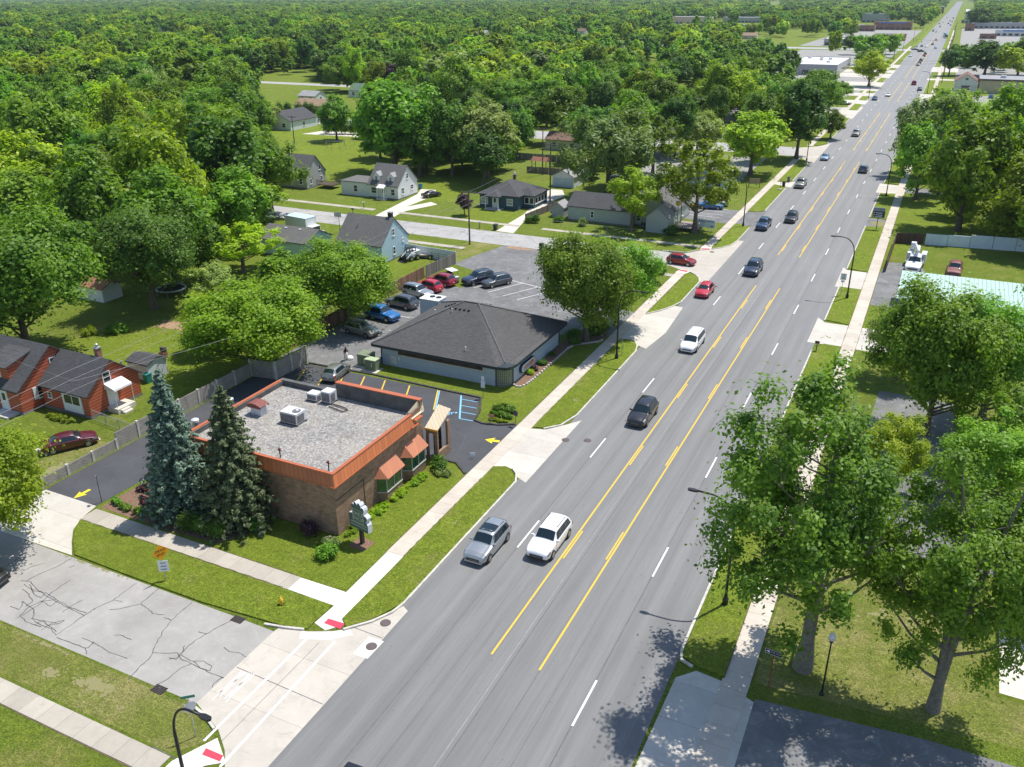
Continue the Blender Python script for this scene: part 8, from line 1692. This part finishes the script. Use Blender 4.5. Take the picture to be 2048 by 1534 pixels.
x2_, y2_ = G(1100,404); upole(x2_, y2_, 11.5, 'tall wooden utility pole by the drive of the white garage', 1.1, .2)
x3_, y3_ = G(1085,350); upole(x3_, y3_, 10.5, 'wooden utility pole behind the play set yard', 1.1, .2)
upole(*G(590,296), 8.5, 'leaning wooden utility pole on the far lawn', 1.2, .2); x4_, y4_ = G(120,492); upole(x4_, y4_, 9.5, 'wooden utility pole with wide cross arm among the left trees', 1.5, .5)
def wire(name, pts, sag, r, label, m_=None):
    b = MB()
    for i in range(len(pts)-1):
        A = Vector(pts[i]); B = Vector(pts[i+1]); b.tube([tuple(A.lerp(B,t)+Vector((0,0,-4*sag*t*(1-t)))) for t in [k/10 for k in range(11)]], r, 4)
    return tag(b.build(name, m_ or BLACK), label, 'wire')
WG = mat('wire_grey',(0.28,0.28,0.29),.5,0.0)
P1 = (x1_,y1_,8.7); P2 = (x2_,y2_,11.0); P3 = (x3_,y3_,10.2); Q0 = (-64,66,7.6); Q1 = (-64.5,38,7.8)
for k, (dz, nm) in enumerate(((0,'topmost'),(-.9,'second'),(-1.9,'lowest'))):
    wire('power_line', [(-65.5,8,8.0+dz),(-66.2,46,7.6+dz),(P1[0],P1[1],P1[2]+dz),(P2[0],P2[1],P2[2]+dz),(P3[0],P3[1],P3[2]+dz)], .5, .012, '%s cable running from the plum tree pole over the red houses' % nm, WG)
wire('power_line', [(P1[0],P1[1],6.6),(-75.5,114.5,5.6)], .3, .015, 'service cable from the pole to the tall blue house', WG)
wire('power_line', [(-90,49.5,6.8),(-66,46.2,6.6),(-57,72,6.9)], .3, .012, 'slack cable above the small red house roof', WG)
# far street wires and poles on the right side of the boulevard
for i, (x, y) in enumerate(((-3.2,455),(-3.2,500),(-3.4,545),(-3.4,590),(-3.4,640),(-3.4,760),(-3.4,830),(-3.4,910))): upole(x, y, 12.5, 'utility pole %s along the right side of the boulevard' % ('nearest of the row','second of the row','third of the row','fourth of the row','fifth of the row','sixth of the row','seventh of the row','last of the row')[i], 1.3)
for k in (-1.1,1.1): wire('power_line', [(-3.3+k,455,12.2),(-3.3+k,545,12.2),(-3.3+k,640,12.2),(-3.3+k,760,12.2),(-3.3+k,910,12.2)], 1.0, .03, '%s cable of the pole row right of the boulevard' % ('left' if k < 0 else 'right'), BLACK)
for x, y, lab in ((-33,520,'tall pole left of the boulevard by the white flat roof'),(-33,600,'tall pole left of the boulevard before the junction'),(-33,690,'tall pole at the left corner of the junction'),(-33,830,'tall pole left of the road beyond the junction')): upole(x, y, 11.5, lab, 1.2)
wire('span_wire', [(-33,690,9.5),(-3.4,640,9.5)], .8, .04, 'span wire carrying the traffic lights over the junction')
for i, x in enumerate((-25,-21.4,-14)):
    t = thing('traffic_light', 'traffic light hanging on the span wire, %s of three' % ('left','middle','right')[i], 'traffic light', (x,690+(x+33)*-1.69,0), 0, 'hanging traffic lights'); b = MB(); b.box(-.2,-.2,6.9,.2,.2,8.0); b.build('housing', mat('signal_yellow',(0.42,0.28,0.03),.6,.1,3), t); b = MB(); b.tube([(0,0,8.0),(0,0,8.8)], .03, 5); b.build('hanger', BLACK, t)
for k, y in enumerate((452.0, 470.0)): wire('power_line', [(-34,y,8),(-3,y+3,8.4)], .4, .03, '%s cable crossing the boulevard before the queue' % ('nearer','farther')[k])
# ---- the woman bending over in the lot: skinned figure
def person(x, y, rz, label):
    t = thing('person', label, 'person', (x,y,0), rz)
    J = {'pel':(0,0,.86),'sp':(.02,.0,1.08),'ch':(.16,0,1.30),'nk':(.25,0,1.43),'hip_l':(0,.10,.82),'hip_r':(0,-.10,.82),'kn_l':(.12,.13,.48),'kn_r':(.16,-.12,.48),'an_l':(-.03,.14,.09),'an_r':(.04,-.13,.09),'toe_l':(.13,.15,.04),'toe_r':(.2,-.14,.04),
         'sh_l':(.20,.18,1.33),'sh_r':(.20,-.18,1.33),'el_l':(.26,.24,1.06),'el_r':(.30,-.23,1.05),'wr_l':(.42,.17,.88),'wr_r':(.45,-.16,.88),'h_l':(.49,.15,.83),'h_r':(.52,-.14,.83)}
    E_ = [('pel','sp'),('sp','ch'),('ch','nk'),('pel','hip_l'),('hip_l','kn_l'),('kn_l','an_l'),('an_l','toe_l'),('pel','hip_r'),('hip_r','kn_r'),('kn_r','an_r'),('an_r','toe_r'),('ch','sh_l'),('sh_l','el_l'),('el_l','wr_l'),('wr_l','h_l'),('ch','sh_r'),('sh_r','el_r'),('el_r','wr_r'),('wr_r','h_r')]
    Rd = {'pel':.145,'sp':.12,'ch':.135,'nk':.055,'hip_l':.095,'hip_r':.095,'kn_l':.062,'kn_r':.062,'an_l':.04,'an_r':.04,'toe_l':.032,'toe_r':.032,'sh_l':.06,'sh_r':.06,'el_l':.042,'el_r':.042,'wr_l':.028,'wr_r':.028,'h_l':.026,'h_r':.026}
    nmz = list(J); vs = [J[k] for k in nmz]; es = [(nmz.index(a), nmz.index(c_)) for a, c_ in E_]; rad_ = [Rd[k] for k in nmz]
    hd = Vector((.33,0,1.56))
    nmz += ['head0','head1']; vs += [tuple(hd+Vector((-.03,0,-.05))), tuple(hd+Vector((.02,0,.07)))]; rad_ += [.085,.09]; es += [(3,len(vs)-2),(len(vs)-2,len(vs)-1)]
    for s, hn in ((1,'h_l'),(-1,'h_r')):
        h0 = Vector(J[hn]); hi = nmz.index(hn)
        for f in range(5):
            off = Vector((.045 if f < 4 else .01, s*(-.035+.02*f) if f < 4 else -s*.045, -.035 if f < 4 else -.01)); a = h0+off; c_ = a+Vector((.025,0,-.04 if f < 4 else -.02)); vs += [tuple(a), tuple(c_)]; rad_ += [.010,.008]; es += [(hi,len(vs)-2),(len(vs)-2,len(vs)-1)]
    me_ = bpy.data.meshes.new('body'); me_.from_pydata(vs, es, []); o = bpy.data.objects.new('body', me_); COL.objects.link(o); o.parent = t
    sk = o.modifiers.new('skin','SKIN'); me_.skin_vertices or None
    for i, r_ in enumerate(rad_): me_.skin_vertices[0].data[i].radius = (r_, r_)
    me_.skin_vertices[0].data[0].use_root = True
    sub = o.modifiers.new('sub','SUBSURF'); sub.levels = 1; sub.render_levels = 2
    me_.materials.append(mat('skin_tone',(0.42,0.24,0.17),.6,.05,3))
    b = MB(); b.lathe([(.19,.98),(.18,.84),(.20,.74)], 12, (0,0,0)); 
    for s in (1,-1): b.tube([(0,s*.10,.86),(.12,s*.13,.48),(-.0,s*.14,.14)], [.115,.085,.075], 10)
    b.build('trousers', mat('white_trousers',(0.75,0.75,0.74),.85,.08,5), t, smooth=True)
    b = MB(); b.tube([(-.01,0,.92),(.03,0,1.10),(.17,0,1.30),(.23,0,1.39)], [.17,.155,.175,.09], 12)
    for s in (1,-1): b.tube([(.19,s*.14,1.33),(.26,s*.24,1.07)], [.085,.06], 8)
    b.build('top', mat('black_top',(0.03,0.015,0.02),.85,.1,5), t, smooth=True)
    b = MB(); b.lathe([(.02,.13),(.085,.11),(.112,.04),(.112,-.04),(.10,-.12),(.09,-.22),(.05,-.26)], 14, (hd.x-.035,hd.y,hd.z)); b.build('hair', mat('dark_red_hair',(0.07,0.02,0.018),.6,.15,9), t, smooth=True)
    b = MB(); c_ = hd+Vector((.085,0,-.01)); b.add([tuple(c_+Vector(v)) for v in ((.0,-.012,-.03),(.0,.012,-.03),(.03,0,-.03),(.0,0,.02))], [(0,2,1),(0,3,2),(1,2,3)]); b.build('nose', MATS['skin_tone'], t)
    return t
x, y = G(692,720); person(x, y, math.radians(-40), 'person with dark hair, black top and white trousers stooping in the parking lot')
t = thing('white_bundle', 'white sheet bundle on the asphalt beside the stooping person', 'cloth', (*G(700,718),0)); b = MB(); rr = random.Random(6)
b.lathe([(.42,.0),(.46,.12),(.34,.32),(.12,.42)], 9, (0,0,0)); b.build('sheet', WHITE, t, smooth=True)
x, y = G(848,632); t = thing('garden_fountain', 'small white stacked ornament beside the ventilation unit', 'ornament', (x,y,0)); b = MB(); b.lathe([(.25,0),(.12,.1),(.1,.5),(.35,.6),(.33,.66),(.08,.68),(.06,.9),(.18,.95),(.05,1.1)], 12); b.build('bowl', WHITE, t)
x, y = G(863,630); t = thing('garden_fountain', 'second white ornament right of the first by the ventilation unit', 'ornament', (x,y,0)); b = MB(); b.lathe([(.25,0),(.12,.1),(.1,.5),(.32,.6),(.05,.9)], 12); b.build('bowl', WHITE, t)
for (px,py), lab, col_ in (((1107,425),'blue toy pile on the lawn by the rail fence',(0.03,0.16,0.42)),((1113,420),'orange toy beside the blue one on the lawn',(0.6,0.22,0.05))):
    x, y = G(px,py); t = thing('toy', lab, 'toy', (x,y,0)); b = MB(); b.box(-.6,-.3,0,.6,.3,.35); b.box(-.3,-.25,.35,.25,.25,.6); b.build('toy_body', mat('toy_%d' % px, col_, .5, .1, 4), t, bevel=.08)
# ---------------------------------------------------------------- the air: far things fade to blue
b = MB(); b.box(-6800, -290, -1.0, 6800, 7800, 42.0); hz = b.build('haze'); hz['kind'] = 'stuff'
hm = bpy.data.materials.new('haze'); hm.use_nodes = True; t_ = hm.node_tree; t_.nodes.remove(t_.nodes['Principled BSDF'])
pv = t_.nodes.new('ShaderNodeVolumePrincipled'); pv.inputs['Color'].default_value = (0.72,0.84,1.0,1); pv.inputs['Density'].default_value = 0.00006; pv.inputs['Anisotropy'].default_value = 0.2
t_.links.new(pv.outputs[0], t_.nodes['Material Output'].inputs['Volume']); hz.data.materials.append(hm)
